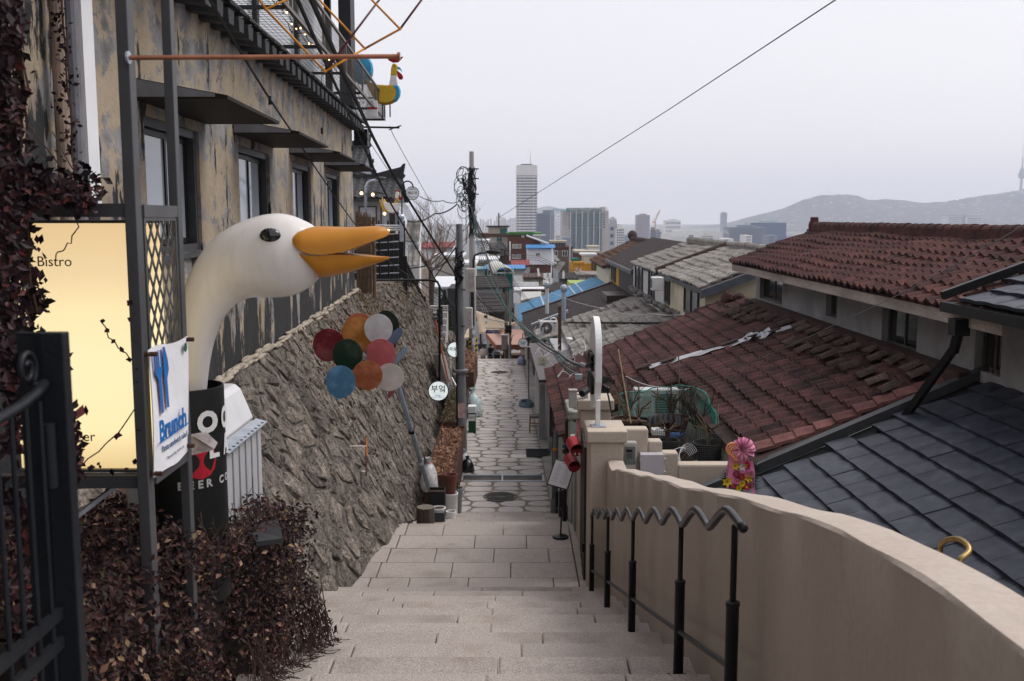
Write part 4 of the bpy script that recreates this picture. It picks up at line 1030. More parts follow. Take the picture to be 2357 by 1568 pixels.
PIL = M('pillar_render', (.49,.42,.35), .88, var=.10, vs=1.3, fine=.05, fs=30, bump=.3, bs=30)
gp = thing('gate_pillar', (1.23,13,-5), 'cream gate pillar carrying the arched white sign', 'pillar', )
MB().box((1.02,12.68,-5.2),(1.45,13.3,-2.9)).build('shaft', PIL, gp, bevel=.02)
MB().box((.975,12.62,-2.9),(1.495,13.36,-2.75)).build('cap', PIL, gp, bevel=.015)
gp2 = thing('gate_pillar', (1.25,15.2,-5.5), 'second cream gate pillar behind, with a small spotlight on its cap', 'pillar')
MB().box((1.03,14.85,-6.2),(1.50,15.45,-2.9)).build('shaft', PIL, gp2, bevel=.02)
MB().box((.985,14.8,-2.9),(1.545,15.52,-2.745)).build('cap', PIL, gp2, bevel=.015)
g = thing('folding_gate', (1.0,14,-5), 'dark folded gate leaf between the two cream pillars', 'gate')
for i in range(4): MB().box((1.0+i*.012, 13.42+i*.33,-5.2),(1.035+i*.012,13.72+i*.33,-3.15)).build('gate_panel', M('gate_brown', (.03,.022,.02), .6, var=.3), g)
MB().cyl((.99,13.38,-4.62),(.99,13.38,-4.5),.025,n=8).build('latch', BLACK, g)
# stepped garden wall with meter, box and bracket
gw = thing('stepped_wall', (2.1,13.2,-4.5), 'low cream garden wall stepping down to the right behind the pillar', 'wall')
b = MB()
for (x0,x1,zt_) in ((1.45,1.83,-2.82),(1.83,2.02,-2.99),(2.02,2.24,-3.15),(2.24,3.0,-3.31)):
    b.box((x0,13.1,-5.5),(x1,13.32,zt_))
b.build('wall', PIL, gw, bevel=.025)
mt = thing('electric_meter', (1.56,13.05,-3.2), 'grey electricity meter mounted on the cream wall beside the pillar', 'electricity meter')
PLG = M('grey_plastic', (.44,.43,.41), .5, var=.06)
MB().box((1.485,12.98,-3.36),(1.665,13.095,-2.97)).build('case', PLG, mt, bevel=.025)
MB().box((1.50,12.965,-3.27),(1.645,12.979,-3.03)).build('window', M('meter_glass', (.15,.16,.155), .2, var=.2, vs=9), mt, bevel=.008)
MB().box((1.52,12.958,-3.10),(1.60,12.966,-3.07)).build('display', BLACK, mt); MB().box((1.61,12.958,-3.20),(1.63,12.966,-3.18)).build('seal_label', M('teal_label', (.05,.3,.28), .5, var=0), mt)
for q in range(3): MB().box((1.53,12.958,-3.135-q*.025),(1.605,12.966,-3.13-q*.025)).build('print_line', DGREY, mt)
MB().box((1.495,12.97,-3.35),(1.65,12.985,-3.285)).build('terminal_cover', PLG, mt)
jb = thing('junction_box', (1.85,13,-3.3), 'square lilac grey junction box with hinge clips on the cream wall', 'junction box')
MB().box((1.71,12.90,-3.41),(2.015,13.095,-3.13)).build('box', M('lilac_plastic', (.45,.43,.45), .5, var=.05), jb, bevel=.008)
MB().box((1.70,12.885,-3.42),(2.025,12.905,-3.12)).build('lid', M('lilac_lid', (.50,.475,.50), .5, var=.05), jb, bevel=.006)
for x in (1.693,2.017):
    for z in (-3.2,-3.37): MB().box((x,12.87,z-.025),(x+.018,12.93,z+.025)).build('clip', PLG, jb)
br = thing('steel_bracket', (1.85,12.9,-3.45), 'thin galvanised bracket bar below the junction box', 'bracket')
br_ = MB(); br_.bar((1.5,12.72,-3.42),(2.22,12.72,-3.47),.03,.03); br_.bar((2.21,12.72,-3.47),(2.21,12.72,-3.72),.025,.025); br_.bar((1.92,12.72,-3.45),(1.92,12.72,-3.6),.02,.02); br_.build('bar', GALV, br)
MB().lathe((2.12,12.72,-3.455), [(.016,0),(.016,.02),(.01,.03),(.02,.045),(.004,.06)], 8).build('bolt', GALV, br)
# arched white cafe sign on the pillar
sg = thing('arched_sign', (1.17,13.1,-2.75), 'tall white arched sign board with raised black letters, seen edge on', 'sign')
ar = []; Yc, hw = 13.38, .52
for q in range(25):
    a = math.pi*q/24; ar.append((1.09, Yc+math.cos(a)*hw, -1.83+math.sin(a)*.50))
ar += [(1.09, Yc-hw, -2.15), (1.09, Yc-hw*.55, -2.52), (1.09, Yc+hw*.4, -2.62), (1.09, Yc+hw, -2.3)]
SGW = M('sign_white', (.80,.80,.80), .35, var=.04)
MB().prism(ar, (.085,0,0)).build('board', SGW, sg, bevel=.006)
MB().box((1.105,12.92,-2.75),(1.165,13.02,-2.4)).build('post', SGW, sg, bevel=.004)
MB().box((1.05,12.86,-2.748),(1.24,13.08,-2.737)).build('foot_plate', GALV, sg)
LB = M('sign_black', (.01,.01,.011), .4, var=.1)
for s_, z in (('CAFE', -1.93), ('MUIN', -2.24)):
    text(s_, .30, LB, sg, frame((1.068,13.36,z),(0,-1,0),(0,0,1),(-1,0,0)), .022, weight=.008, sx=.92)
sb = MB(); sb.bar((1.2,13.5,-2.2),(1.35,13.9,-2.32),.22,.06); 
fl1 = thing('flood_light', (1.3,13.7,-2.3), 'black finned flood light behind the arched sign', 'flood light')
sb.build('housing', BLACK, fl1)
for q in range(6): MB().box((1.2+q*.03,13.45+q*.06,-2.40-q*.01),(1.22+q*.03,13.9,-2.33-q*.01)).build('fin', BLACK, fl1)
MB().tube([V((1.33,13.75,-2.4)),V((1.36,13.7,-2.55)),V((1.38,13.5,-2.72))],.012,6).build('arm', BLACK, fl1)
sp = thing('spot_light', (1.08,14.95,-2.7), 'small black round spotlight with a cable on the second pillar', 'spotlight')
MB().cyl((1.06,14.88,-2.66),(1.17,15.05,-2.62),.055,n=14).build('housing', BLACK, sp); MB().box((1.1,14.96,-2.745),(1.16,15.02,-2.65)).build('bracket', GALV, sp)
MB().tube([V((1.06,14.9,-2.66)),V((.98,14.85,-2.67)),V((.95,14.83,-2.75)),V((.96,14.84,-2.83))],.008,5).build('cable', CABLE, sp)
ub = thing('utility_box', (.93,14.9,-2.75), 'small grey box fixed beside the spotlight on the second pillar', 'utility box')
MB().box((.86,14.78,-2.86),(.98,14.9,-2.6)).build('box', PLG, ub, bevel=.01); MB().box((.855,14.77,-2.60),(.985,14.91,-2.585)).build('lid', PLG, ub)
# red metal drums and red menu on the pillar side
RED = M('red_enamel', (.38,.035,.045), .4, var=.15, vs=5)
for i, (px, py, Y, r, lab) in enumerate(((1324,1029,14.3,.10,'upper red drum lantern with an open front and a paper label beside the pillar'),(1318,1067,14.6,.095,'lower red drum lantern under its twin beside the pillar'))):
    c = at(px,py,Y); t_ = thing('drum_lantern', c, lab, 'lantern', 'red drum lanterns beside the pillar')
    d = V((.25,-1,-.28)).normalized()
    MB().lathe(c, [(r*.8,-.17),(r,-.16),(r,.1),(r*.93,.1),(r*.93,-.13)], 22, axis=d).build('drum', RED, t_, smooth=True, sharp=40)
    x_ = V((1,0,0)); u_ = d.cross(x_).normalized()*-1; x_ = u_.cross(d)*-1
    pts = [c+d*.085+(x_*math.cos(a)+u_*math.sin(a))*r*.93 for a in np.linspace(math.pi,2*math.pi,13)]
    if pts[6].z > c.z: pts = [c+d*.085+(x_*math.cos(a)+u_*math.sin(a))*r*.93 for a in np.linspace(0,math.pi,13)]
    MB().prism(pts, d*.006).build('half_lid', RED, t_)
    MB().lathe(c, [(r*.92,-.12),(.001,-.119)], 22, axis=d, cap=False).build('inside', BLACK, t_)
    if i == 0:
        for q in (-.03,.03): MB().box(c+d*.1+V((q-.012,-.004,-.07)), c+d*.1+V((q+.012,0,-.04))).build('paper_label', WHITE, t_)
t_ = thing('red_menu_board', at(1330,995,14.7), 'narrow red framed menu board leaning on the second pillar', 'menu board')
a_ = at(1335,968,14.9); c_ = at(1326,1022,14.6)
MB().prism([a_+V((0,-.1,0)),a_+V((0,.12,0)),c_+V((0,.12,0)),c_+V((0,-.1,0))],(-.025,0,.012)).build('frame', M('menu_red', (.22,.03,.04), .5, var=.2), t_)
MB().prism([a_+V((-.03,-.07,-.03)),a_+V((-.03,.09,-.03)),c_+V((-.02,.09,.05)),c_+V((-.02,-.07,.05))],(-.004,0,.002)).build('page', M('menu_pink', (.45,.22,.24), .5, var=.3, vs=18), t_)
# menu stand on the landing
ms_ = thing('menu_stand', (.77,15.3,ZL), 'black stand with a tilted framed menu on a round base', 'menu stand')
MB().lathe((.77,15.3,ZL), [(.125,0),(.13,.012),(.12,.03),(.03,.042),(.02,.05)], 24).build('base', BLACK, ms_, smooth=True, sharp=40)
MB().cyl((.77,15.3,ZL+.04),(.80,15.22,ZL+.80),.014,n=8).build('pole', BLACK, ms_)
cc = at(1292,1092,15.15); xa = V((.92,0,-.38)).normalized(); nn = V((-.12,-.80,.58)).normalized(); ya = nn.cross(xa).normalized(); xa = ya.cross(nn)
Fm = frame(cc, xa, ya, nn) @ Matrix.Scale(1.18, 4)
f_ = MB().box((-.145,-.19,-.012),(.145,.19,.0)); o = f_.build('board', BLACK, None, bevel=.004); o.parent = ms_; o.matrix_basis = Matrix.Translation(-V(ms_.location)) @ Fm
o = MB().box((-.13,-.175,.001),(.13,.175,.004)).build('menu_page', M('menu_paper', (.62,.60,.63), .6, var=.05), None); o.parent = ms_; o.matrix_basis = Matrix.Translation(-V(ms_.location)) @ Fm
INK = M('grey_ink', (.20,.19,.21), .7, var=0)
l_ = MB()
for q in range(11):
    for s_ in (-1,1):
        wd = random.uniform(.03,.08); l_.box((s_*.06-wd/2, .12-q*.024, .0042),(s_*.06+wd/2, .124-q*.024, .0047))
l_.box((-.03,.15,.0042),(.03,.158,.0047)); l_.lathe((.055,-.09,.0042),[(.045,0),(.045,.0005),(.042,.0005),(.042,0)],20,cap=False)
o = l_.build('printed_lines', INK, None); o.parent = ms_; o.matrix_basis = Matrix.Translation(-V(ms_.location)) @ Fm
# ================================================================ terrace, hedge and ivy in the left foreground
tag(MB().hexa([(-7,2,-6),(-2.35,2,-6),(-2.5,9.6,-6),(-7,9.6,-6),(-7,2,-2.0),(-1.62,2,-2.0),(-2.75,9.6,-2.35),(-7,9.6,-2.35)]).build('terrace', SOIL), 'dark planted terrace beside the cafe wall above the steps', 'terrace', kind='structure')
HT = lambda Y: -1.62 - .20*(Y-4.5)                                # top of the hedge
HEDGE = leafmat('hedge_leaf', [(.006,.003,.004),(.014,.006,.007),(.026,.011,.012),(.045,.019,.019),(.08,.034,.030),(.035,.032,.014),(.26,.14,.10)], .5, [0,.3,.55,.74,.88,.95,1])
hg = thing('hedge', (-2, 5.8, -3), 'dark purple leaved hedge spilling down beside the steps below the goose', 'hedge')
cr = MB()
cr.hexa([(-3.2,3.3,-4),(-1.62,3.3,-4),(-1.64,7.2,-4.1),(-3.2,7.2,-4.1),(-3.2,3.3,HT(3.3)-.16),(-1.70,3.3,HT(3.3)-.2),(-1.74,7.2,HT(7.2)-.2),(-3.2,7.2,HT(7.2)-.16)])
cr.build('dark_core', M('hedge_dark', (.010,.006,.005), 1, var=.6, vs=9), hg)  # solid dark block, coloured for the dark inside of the hedge
n = 9000; P_ = []; Nn = []
while len(P_) < n:                                                 # top
    Y = RS.uniform(3.4,7.5); x = RS.uniform(-3.0,-1.5)
    if x > -1.62 - .06*math.sin(Y*5): x -= .05
    P_.append((x, Y, HT(Y) + RS.normal()*.05 + .06*math.sin(x*7+Y*4) - max(0,x+1.7)*.6)); Nn.append((.3,-.4,.9))
n2_ = 12000
for q in range(n2_):                                               # face towards the steps
    Y = RS.uniform(3.3,7.45); t = RS.uniform(0,1)**.9; zt_ = HT(Y); zb_ = max(stair_z(Y)+.03, zt_-1.55)
    x = -1.74 + .05*t + .10*math.sin(Y*3.1)*math.sin(t*4+Y) + abs(RS.normal())*.05 + (.16*t*t if Y > 5.6 else 0)
    P_.append((x, Y, zt_ + (zb_-zt_)*t + RS.normal()*.03)); Nn.append((.9,-.35,.3))
for q in range(2600):                                              # far end face
    t = RS.uniform(0,1); x = RS.uniform(-2.6,-1.5); P_.append((x, 7.35+RS.uniform(-.1,.2)-.2*t, HT(7.3)-1.3*t)); Nn.append((.3,-.2,.4))
tag(leaves(P_, .040, Nn, .75, 'leaves', HEDGE, hg, asp=.55), kind='stuff')
DRY = leafmat('dry_leaf', [(.14,.075,.055),(.28,.16,.12),(.20,.15,.07),(.33,.21,.165)], .6)
P2 = [P_[i] for i in RS.choice(len(P_), 260)]; tag(leaves(np.array(P2)+np.array([.03,-.03,.03]), .040, (.6,-.5,.8), .5, 'dry_leaves', DRY, hg, asp=.6), kind='stuff')
tw = MB()
for q in range(150):
    Y = random.uniform(5.2,7.3); p = V((-1.45, Y, HT(Y)-.5-random.uniform(0,.5))); pt = [p]
    for j in range(7):
        p = p + V((random.uniform(-.02,.05), random.uniform(-.06,.05), random.uniform(-.14,-.04))); p.z = max(p.z, stair_z(p.y)+.02+random.uniform(0,.03)); pt.append(p)
    tw.tube(pt, .0028, 3)
for q in range(40):
    Y = random.uniform(4.2,6.5); p = V((-1.5,Y,HT(Y)+.02)); pt = [p]
    for j in range(6): p = p + V((random.uniform(-.05,.06), random.uniform(-.06,.06), random.uniform(-.02,.07))); pt.append(p)
    tw.tube(pt, .002, 3)
tag(tw.build('stems', M('twig', (.05,.028,.022), .9, var=.4, vs=15), hg, fix=False), kind='stuff')
MB().hexa([at(560,1222,6.2),at(640,1205,6.2),at(652,1250,5.95),at(590,1258,5.9)]+[p+V((0,0,.03)) for p in (at(560,1222,6.2),at(640,1205,6.2),at(652,1250,5.95),at(590,1258,5.9))]).build('plank', DGREY, hg)
# low leaf litter on the near steps
tag(leaves([(RS.uniform(-1.4,1), (y_:=RS.uniform(5.4,15.5)), (stair_z(12.72-.68*math.floor((12.72-y_)/.68)) if y_ < 12.72 else ZL)+.012) for _ in range(46)], .022, (0,0,1), .3, 'fallen_leaves', DRY), 'scattered small dry leaves lying on the granite steps', 'leaf litter', kind='stuff')

IVY = leafmat('ivy_leaf', [(.006,.004,.005),(.014,.007,.009),(.028,.013,.017),(.05,.022,.026),(.12,.032,.028)], .45, [0,.35,.65,.9,1])
iv = thing('ivy', (-2.3,4.2,-1), 'dark purple creeper climbing over the left edge of the light box sign', 'creeper')
P_ = []
def cloud(px, py, rx, ry, Y, n, dy=.15):
    for _ in range(n):
        a = RS.normal(); b = RS.normal(); p = at(px+a*rx, py+b*ry, Y+RS.normal()*dy); P_.append(tuple(p))
for y in range(-40, 820, 40): cloud(8 if y < 380 else 14, y, 24, 30, 3.9, 80)
for x in range(30, 225, 22): cloud(x, 440+ (x-120)*.12, 18, 20+max(0,120-x)*.35, 4.3, 48)
for x, y in ((70,620),(75,660),(85,690),(60,720),(45,560),(40,600),(55,580),(70,540),(90,700)): cloud(x, y, 11, 18, 4.4, 26, .05)
for y in range(-20, 430, 24): cloud(140+y*.055+random.uniform(-12,12), y, 12, 16, 7.4, 9, .05)
for q in range(26): cloud(random.uniform(60,240), random.uniform(380,480), 6, 6, 4.4, 3, .05)
for q in range(60): cloud(random.uniform(20,170), random.uniform(780,1560), 16, 26, random.uniform(3.0,4.2), 26, .1)
tag(leaves(P_, .045, (.3,-.8,.3), .8, 'leaves', IVY, iv, asp=.6), kind='stuff')
sm = MB()
def vine(pts, r=.004):
    q = [at(*p) for p in pts]; o = []
    for a, b in zip(q, q[1:]):
        for t in (0,.33,.66): o.append(a.lerp(b,t)+V((random.uniform(-.012,.012),0,random.uniform(-.012,.012))))
    o.append(q[-1]); sm.tube(o, r, 4)
for k in range(16): vine([(random.uniform(0,40),-30,3.9),(random.uniform(0,60),200,3.9),(random.uniform(5,60),420,4.0),(random.uniform(20,80),560,4.2),(random.uniform(30,90),720,4.2)], .005)
vine([(142,-20,7.4),(150,120,7.4),(158,240,7.4),(168,360,7.4),(176,440,7.4)],.008); vine([(120,300,7),(160,380,6),(230,455,5)],.004); vine([(60,280,5),(150,400,5),(170,440,5)],.004)
vine([(176,470,4.45),(178,520,4.45),(165,560,4.45),(140,575,4.45),(128,600,4.45)],.003); vine([(234,735,4.46),(262,790,4.46),(300,828,4.46)],.003)
vine([(180,1080,4.46),(250,1020,4.46),(312,940,4.46),(318,820,4.46),(312,700,4.46),(300,560,4.46)],.003)
vine([(60,560,4.4),(75,620,4.4),(90,690,4.4),(70,740,4.4)],.004)
sm.build('stems', M('ivy_stem', (.06,.035,.028), .85, var=.3, vs=20), iv, fix=False)
P_ = []
for x, y in ((236,738),(248,762),(262,786),(282,806),(300,828),(176,470),(178,500),(318,820),(316,850),(313,690),(310,720),(314,880),(318,910),(322,990),(270,1005),(228,1068),(260,1085),(205,1078),(310,1064),(290,1084),(190,1065),(303,735),(300,700)): cloud(x,y,2,2,4.45,2,.005)
tag(leaves(P_, .03, (0,-1,.2), .4, 'leaves', IVY, iv, asp=.7), kind='stuff')

# ================================================================ sign frame with light box and banner
SFM = M('sign_frame_grey', (.085,.085,.09), .45, metal=.2, var=.15, vs=4, bump=.06)
sf = thing('light_box_sign', (-1.68,4.7,-2.1), 'tall dark steel sign frame with a yellow light box, lattice and white brunch banner', 'sign')
for X, Y, w_, d_ in ((-1.69,4.48,.052,.075),(-1.675,5.0,.045,.06)):
    MB().box((X-w_/2,Y-d_/2,-2.2),(X+w_/2,Y+d_/2,1.5)).build('post', SFM, sf, bevel=.004)
MB().box((-1.70,4.52,.0),(-1.655,4.97,.055)).build('cross_bar', SFM, sf); MB().box((-1.70,4.52,-1.235),(-1.655,4.97,-1.185)).build('cross_bar', SFM, sf)
MB().box((-2.5,4.46,.0),(-1.72,4.52,.06)).build('cross_bar', SFM, sf); MB().box((-2.5,4.5,-1.25),(-1.72,4.55,-1.19)).build('cross_bar', SFM, sf)
MB().bar((-2.05,4.5,-1.4),(-1.85,4.7,-1.24),.02).build('brace', GALV, sf)
LBM = M('light_box_glow', (1,.78,.40), .4, var=0, vs=1, emit=1)
def lightmat():
    m = LBM; t = m.node_tree; N = t.nodes.new; b = t.nodes['Principled BSDF']
    g = N('ShaderNodeNewGeometry'); sx = N('ShaderNodeSeparateXYZ'); t.links.new(g.outputs['Position'], sx.inputs[0])
    mr = N('ShaderNodeMapRange'); mr.inputs[1].default_value = -1.15; mr.inputs[2].default_value = 0; t.links.new(sx.outputs[2], mr.inputs[0])
    r = N('ShaderNodeValToRGB'); e = r.color_ramp.elements; e[0].position = 0; e[0].color = (.62,.46,.22,1); e[1].position = 1; e[1].color = (.60,.42,.22,1)
    for p, c in ((.14,(.80,.65,.36)),(.4,(.80,.67,.39)),(.62,(.76,.62,.35)),(.78,(.66,.50,.28))): x = e.new(p); x.color = c+(1,)
    t.links.new(mr.outputs[0], r.inputs[0]); t.links.new(r.outputs[0], b.inputs['Emission Color']); b.inputs['Base Color'].default_value = (.2,.17,.1,1); b.inputs['Emission Strength'].default_value = 1.0
lightmat()
bxs = MB().box((-2.30,4.555,-1.17),(-1.735,4.95,-.03)).build('light_box', LBM, sf, bevel=.01)
for (a, b) in (((-2.31,4.545,-1.185),(-1.725,4.96,-1.172)),((-2.31,4.545,-.028),(-1.725,4.96,-.014))): MB().box(a, b).build('light_box_edge', SFM, bxs)
INKB = M('sign_ink', (.03,.018,.012), .6, var=0)
def ftext(s, px, py, Y, size, par, mat, al='CENTER', **k): return text(s, size, mat, par, frame(at(px,py,Y), (1,0,0), (0,0,1), (0,-1,0)), .001, align=al, **k)
ftext('Bistro', 125, 603, 4.545, .066, bxs, INKB); ftext('Beer', 188, 1006, 4.545, .066, bxs, INKB)
# lattice of flat strips
def strip_clip(u0, v0, du, dv, U, W):
    ts = [];
    for (p, d, lo, hi) in ((u0,du,0,U),(v0,dv,0,W)):
        a, b = (lo-p)/d, (hi-p)/d; ts.append((min(a,b), max(a,b)))
    return max(t[0] for t in ts), min(t[1] for t in ts)
LW, LH = .43, .60; first = None
for s_ in (1,-1):
    for k in range(-7, 9):
        u0 = k*.086; v0 = 0 if s_ > 0 else LH
        t0, t1 = strip_clip(u0, v0, 1, s_*1.55, LW, LH)
        if t1 - t0 < .02: continue
        a = V((-1.672+.004*s_, 4.53+u0+t0, -.61+v0+s_*1.55*t0)); b = V((-1.672+.004*s_, 4.53+u0+t1, -.61+v0+s_*1.55*t1))
        MB().bar(a, b, .012, .006, up=V((1,0,0))).build('lattice_strip', SFM, sf)
f_ = MB()
for a, b in (((-1.685,4.525,-.62),(-1.66,4.545,0)),((-1.685,4.945,-.62),(-1.66,4.965,0)),((-1.685,4.545,-.63),(-1.66,4.945,-.612)),((-1.685,4.545,-.018),(-1.66,4.945,0))): f_.box(a,b)
f_.build('lattice_frame', SFM, sf)
# banner
def bpt(u, v, o=0): return V((-1.645 + .010*math.sin(u*5+v*3) + o, lerp(4.46,4.985,u), lerp(-1.19,-.60,v) + .008*math.sin(u*7)))
BANM = M('banner_white', (.74,.74,.78), .6, var=.05, vs=6, bump=.3, bs=12)
m = MB(); m.grid(lambda a,b: bpt(a,b), 12, 12); m.grid(lambda a,b: bpt(1-a,b,-.004), 12, 12)
ban = m.build('banner', BANM, sf, smooth=True, fix=False)
BLUI = M('banner_blue', (.012,.13,.40), .55, var=0)
def btext(s, u, v, size, mat, **k): return text(s, size, mat, ban, frame(bpt(u,v,.013), (0,1,0), (0,0,1), (1,0,0)), .001, **k)
btext('Brunch', .50, .335, .135, BLUI, weight=.004); btext('Pasta·sandwich·salad', .50, .195, .043, M('banner_text', (.10,.14,.24), .6, var=0))
btext('The taste of day  02-741-12-8', .5, .105, .020, M('banner_small', (.3,.32,.38), .6, var=0))
MB().prism([bpt(.06,.252,.012),bpt(.95,.252,.012),bpt(.95,.262,.012),bpt(.06,.262,.012)],(.001,0,0)).build('rule', BLUI, ban)
def bshape(pts, name, mat, o=.012): MB().prism([bpt(u,v,o) for u, v in pts],(.0015,0,0)).build(name, mat, ban)
fork = [(.155,.47),(.225,.47),(.235,.74),(.285,.80),(.285,.96),(.255,.96),(.25,.83),(.225,.83),(.222,.965),(.195,.965),(.19,.83),(.165,.83),(.16,.965),(.13,.965),(.125,.83),(.10,.83),(.095,.96),(.065,.96),(.065,.80),(.145,.74)]
PINKI = M('banner_magenta', (.36,.02,.16), .55, var=0)
bshape([(u+.010,v) for u, v in fork], 'fork_print', PINKI, .0105); bshape(fork, 'fork_print', BLUI)
knife = [(.345,.49),(.415,.49),(.42,.72),(.475,.80),(.45,.88),(.385,.98),(.345,.98),(.335,.72)]
bshape([(u+.012,v) for u, v in knife], 'knife_print', PINKI, .0105); bshape(knife, 'knife_print', BLUI)
MB().lathe(bpt(.86,.93,.012), [(.022,0),(.022,.002)], 16, axis=(1,0,0)).build('round_mark', M('mark_green', (.03,.10,.05), .6, var=0), ban)
for u, v in ((.02,.97),(.97,.975),(.02,.03),(.97,.05)): MB().cyl(bpt(u,v,-.02), bpt(u,v,.035), .011, n=8).build('bolt', RUST, ban)
# copper rod
COP = M('copper_pipe', (.36,.15,.09), .35, metal=.7, var=.2, vs=10)
rd = MB(); a = at(300,133,4.42); b = at(918,130,4.6); rd.cyl(a,b,.0105,n=10); rd.cyl(b-V((.006,0,0)),b+V((.006,0,0)),.019,n=10); rd.build('copper_rod', COP, sf, smooth=True, sharp=40)
MB().cyl(a+V((-.012,-.002,0)), a+V((-.003,-.002,0)), .028, n=12).build('rod_flange', GALV, sf)
# orange wire polyhedron
wo = thing('wire_ornament', at(748,165,4.9), 'large geometric ornament of thin orange and purple rods hanging above the balcony', 'wire ornament')
ORA = M('orange_rod', (.62,.24,.02), .4, var=.15, vs=6); PUR = M('purple_rod', (.09,.012,.025), .4, var=.2, vs=6)
B_, C_, E_, F_ = at(612,21,4.75), at(748,165,4.85), at(840,112,5.0), at(921,67,4.9)
A_, D_, G_, H_, I_, J_ = at(556,-55,4.7), at(745,-38,5.2), at(693,-45,5.15), at(912,-52,5.3), at(815,-42,5.25), at(1003,-45,5.1)
for p, q, mm_ in ((A_,B_,ORA),(B_,D_,ORA),(B_,C_,ORA),(C_,E_,ORA),(E_,F_,ORA),(E_,G_,ORA),(I_,F_,ORA),(C_,H_,PUR),(F_,J_,PUR),(A_,G_,ORA),(D_,H_,ORA),(J_,H_,ORA),(G_,I_,ORA)):
    MB().cyl(p, q, .0055, n=7).build('rod', mm_, wo, smooth=True)
for p in (B_,C_,E_,F_): MB().ball(p,.0075,nu=7,nv=5).build('weld', ORA, wo)
MB().cyl(A_, V((-1.675,5.0,1.3)), .004, n=5).build('hanger', CABLE, wo)

# ================================================================ goose in its black tub
gs = thing('goose_statue', (-1.89,5.6,-1), 'giant white goose head with an open orange beak rising from a black tub', 'goose statue')
GY_ = 5.6; PX = 5.66/F
GW = M('goose_white', (.64,.61,.57), .30, var=.04, vs=4, stretch=(3,3,.45), detail=7, coat=.3, col2=(.70,.67,.65), cut=(.30,.5), bump=.03, bs=12)
spn = [(440,1000,28),(444,930,29),(446,880,31),(449,830,34),(454,780,39),(463,730,47),(478,688,56),(502,650,66),(532,622,77),(565,604,86),(600,594,92),(632,589,95),(662,587,93),(690,585,84),(715,583,70),(733,582,54),(746,581,34),(752,581,12)]
pts = [at(x,y,GY_) for x,y,r in spn]; rad = [r*PX for *_, r in spn]
# densify with Catmull-Rom
def crom(P, n=4):
    o = []
    for i in range(len(P)-1):
        p0, p1, p2, p3 = P[max(0,i-1)], P[i], P[i+1], P[min(len(P)-1,i+2)]
        for k in range(n):
            t = k/n; o.append(.5*((2*p1)+(p2-p0)*t+(2*p0-5*p1+4*p2-p3)*t*t+(3*p1-p0-3*p2+p3)*t**3))
    o.append(P[-1]); return o
pts2 = crom(pts); rad2 = crom(rad)
mb = MB(); mb.tube(pts2, rad2, 32)
mb.v = [(p[0], GY_+(p[1]-GY_)*.86, p[2]) for p in mb.v]
mb.build('head_and_neck', GW, gs, smooth=True)
def loft(stations, name, mat, par, up):                          # D-shaped sections, flat side on the mouth line
    mb = MB(); n = 18
    for x, yt, yb, hw in stations:
        e, f = at(x, yb if up else yt, GY_), at(x, yt if up else yb, GY_); w_ = hw*PX
        for k in range(n+1):
            a = math.pi*k/n; mb.v.append((e.x+(f.x-e.x)*math.sin(a), GY_+math.copysign(abs(math.cos(a))**.8, math.cos(a))*w_, e.z+(f.z-e.z)*math.sin(a)**.75))
        mb.v.append((e.x, GY_, e.z + (.012 if up else -.012)))
    m_ = len(stations); K = n+2
    for i in range(m_-1):
        for k in range(K): j = (k+1)%K; mb.f.append((i*K+k,i*K+j,(i+1)*K+j,(i+1)*K+k)); mb.m.append(0)
    mb.f.append(tuple(range(K))); mb.m.append(0); mb.f.append(tuple((m_-1)*K+k for k in range(K))); mb.m.append(0)
    return mb.build(name, mat, par, smooth=True, sharp=60)
BEAK = M('beak_orange', (.50,.205,.022), .42, var=.08, vs=6, bump=.05, bs=20)
loft([(672,541,548,20),(684,534,556,64),(697,527,566,76),(712,523,577,78),(730,521,583,75),(752,521,584,71),(777,522,582,65),(804,523,577,58),(830,522,567,50),(850,521,559,43),(868,520,552,35),(880,522,548,27),(889,526,544,17),(896,532,539,6)], 'upper_beak', BEAK, gs, True)
loft([(700,580,592,66),(715,585,606,71),(728,586,622,72),(740,586,639,68),(760,585,637,64),(777,584,633,59),(804,585,627,52),(825,587,621,46),(840,588,616,41),(860,590,609,32),(880,591,603,21),(895,591,596,7)], 'lower_beak', BEAK, gs, False)
for s_ in (-1,1):
    c = at(639,541,GY_); e = MB(); e.ball((c.x, GY_+s_*.172, c.z), .058,.032,.041,18,12)
    e.build('eye', M('eye_gloss', (.008,.008,.009), .06, var=0, spec=.8), gs, smooth=True)
tub = thing('black_tub', (-1.89,5.6,-2), 'tall black cylindrical tub with white lettering and a red disc', 'tub')
TC = V((-1.885,5.62,0)); TR = .228; TZ0, TZ1 = -2.2, -.955
TUBM = M('tub_black', (.010,.010,.011), .42, var=.2, vs=4)
MB().lathe(TC, [(TR,TZ0),(TR,TZ1-.01),(TR-.003,TZ1),(TR-.012,TZ1),(TR-.014,TZ1-.02),(TR-.014,TZ1-.3),(.001,TZ1-.3)], 40, cap=False).build('tub', TUBM, tub, smooth=True, sharp=50)
base_a = math.atan2(-TC.y, -TC.x)                                  # towards the eye
def tubpt(deg, z, o=0): a = base_a + R(deg); return V((TC.x+math.cos(a)*(TR+o), TC.y+math.sin(a)*(TR+o), z))
def tubtext(ch, deg, z, size, mat, weight=.004):
    a = base_a + R(deg); n_ = V((math.cos(a), math.sin(a), 0)); text(ch, size, mat, tub, frame(tubpt(deg,z,.002), (-n_.y, n_.x, 0), (0,0,1), n_), .001, weight=weight)
TW = M('tub_lettering', (.72,.72,.72), .5, var=.05)
tubtext('O', 33, -1.145, .16, TW, .008); tubtext('O', 74, -1.145, .16, TW, .008); tubtext('L', 42, -1.30, .15, TW, .006); tubtext('A', 76, -1.30, .15, TW, .006)
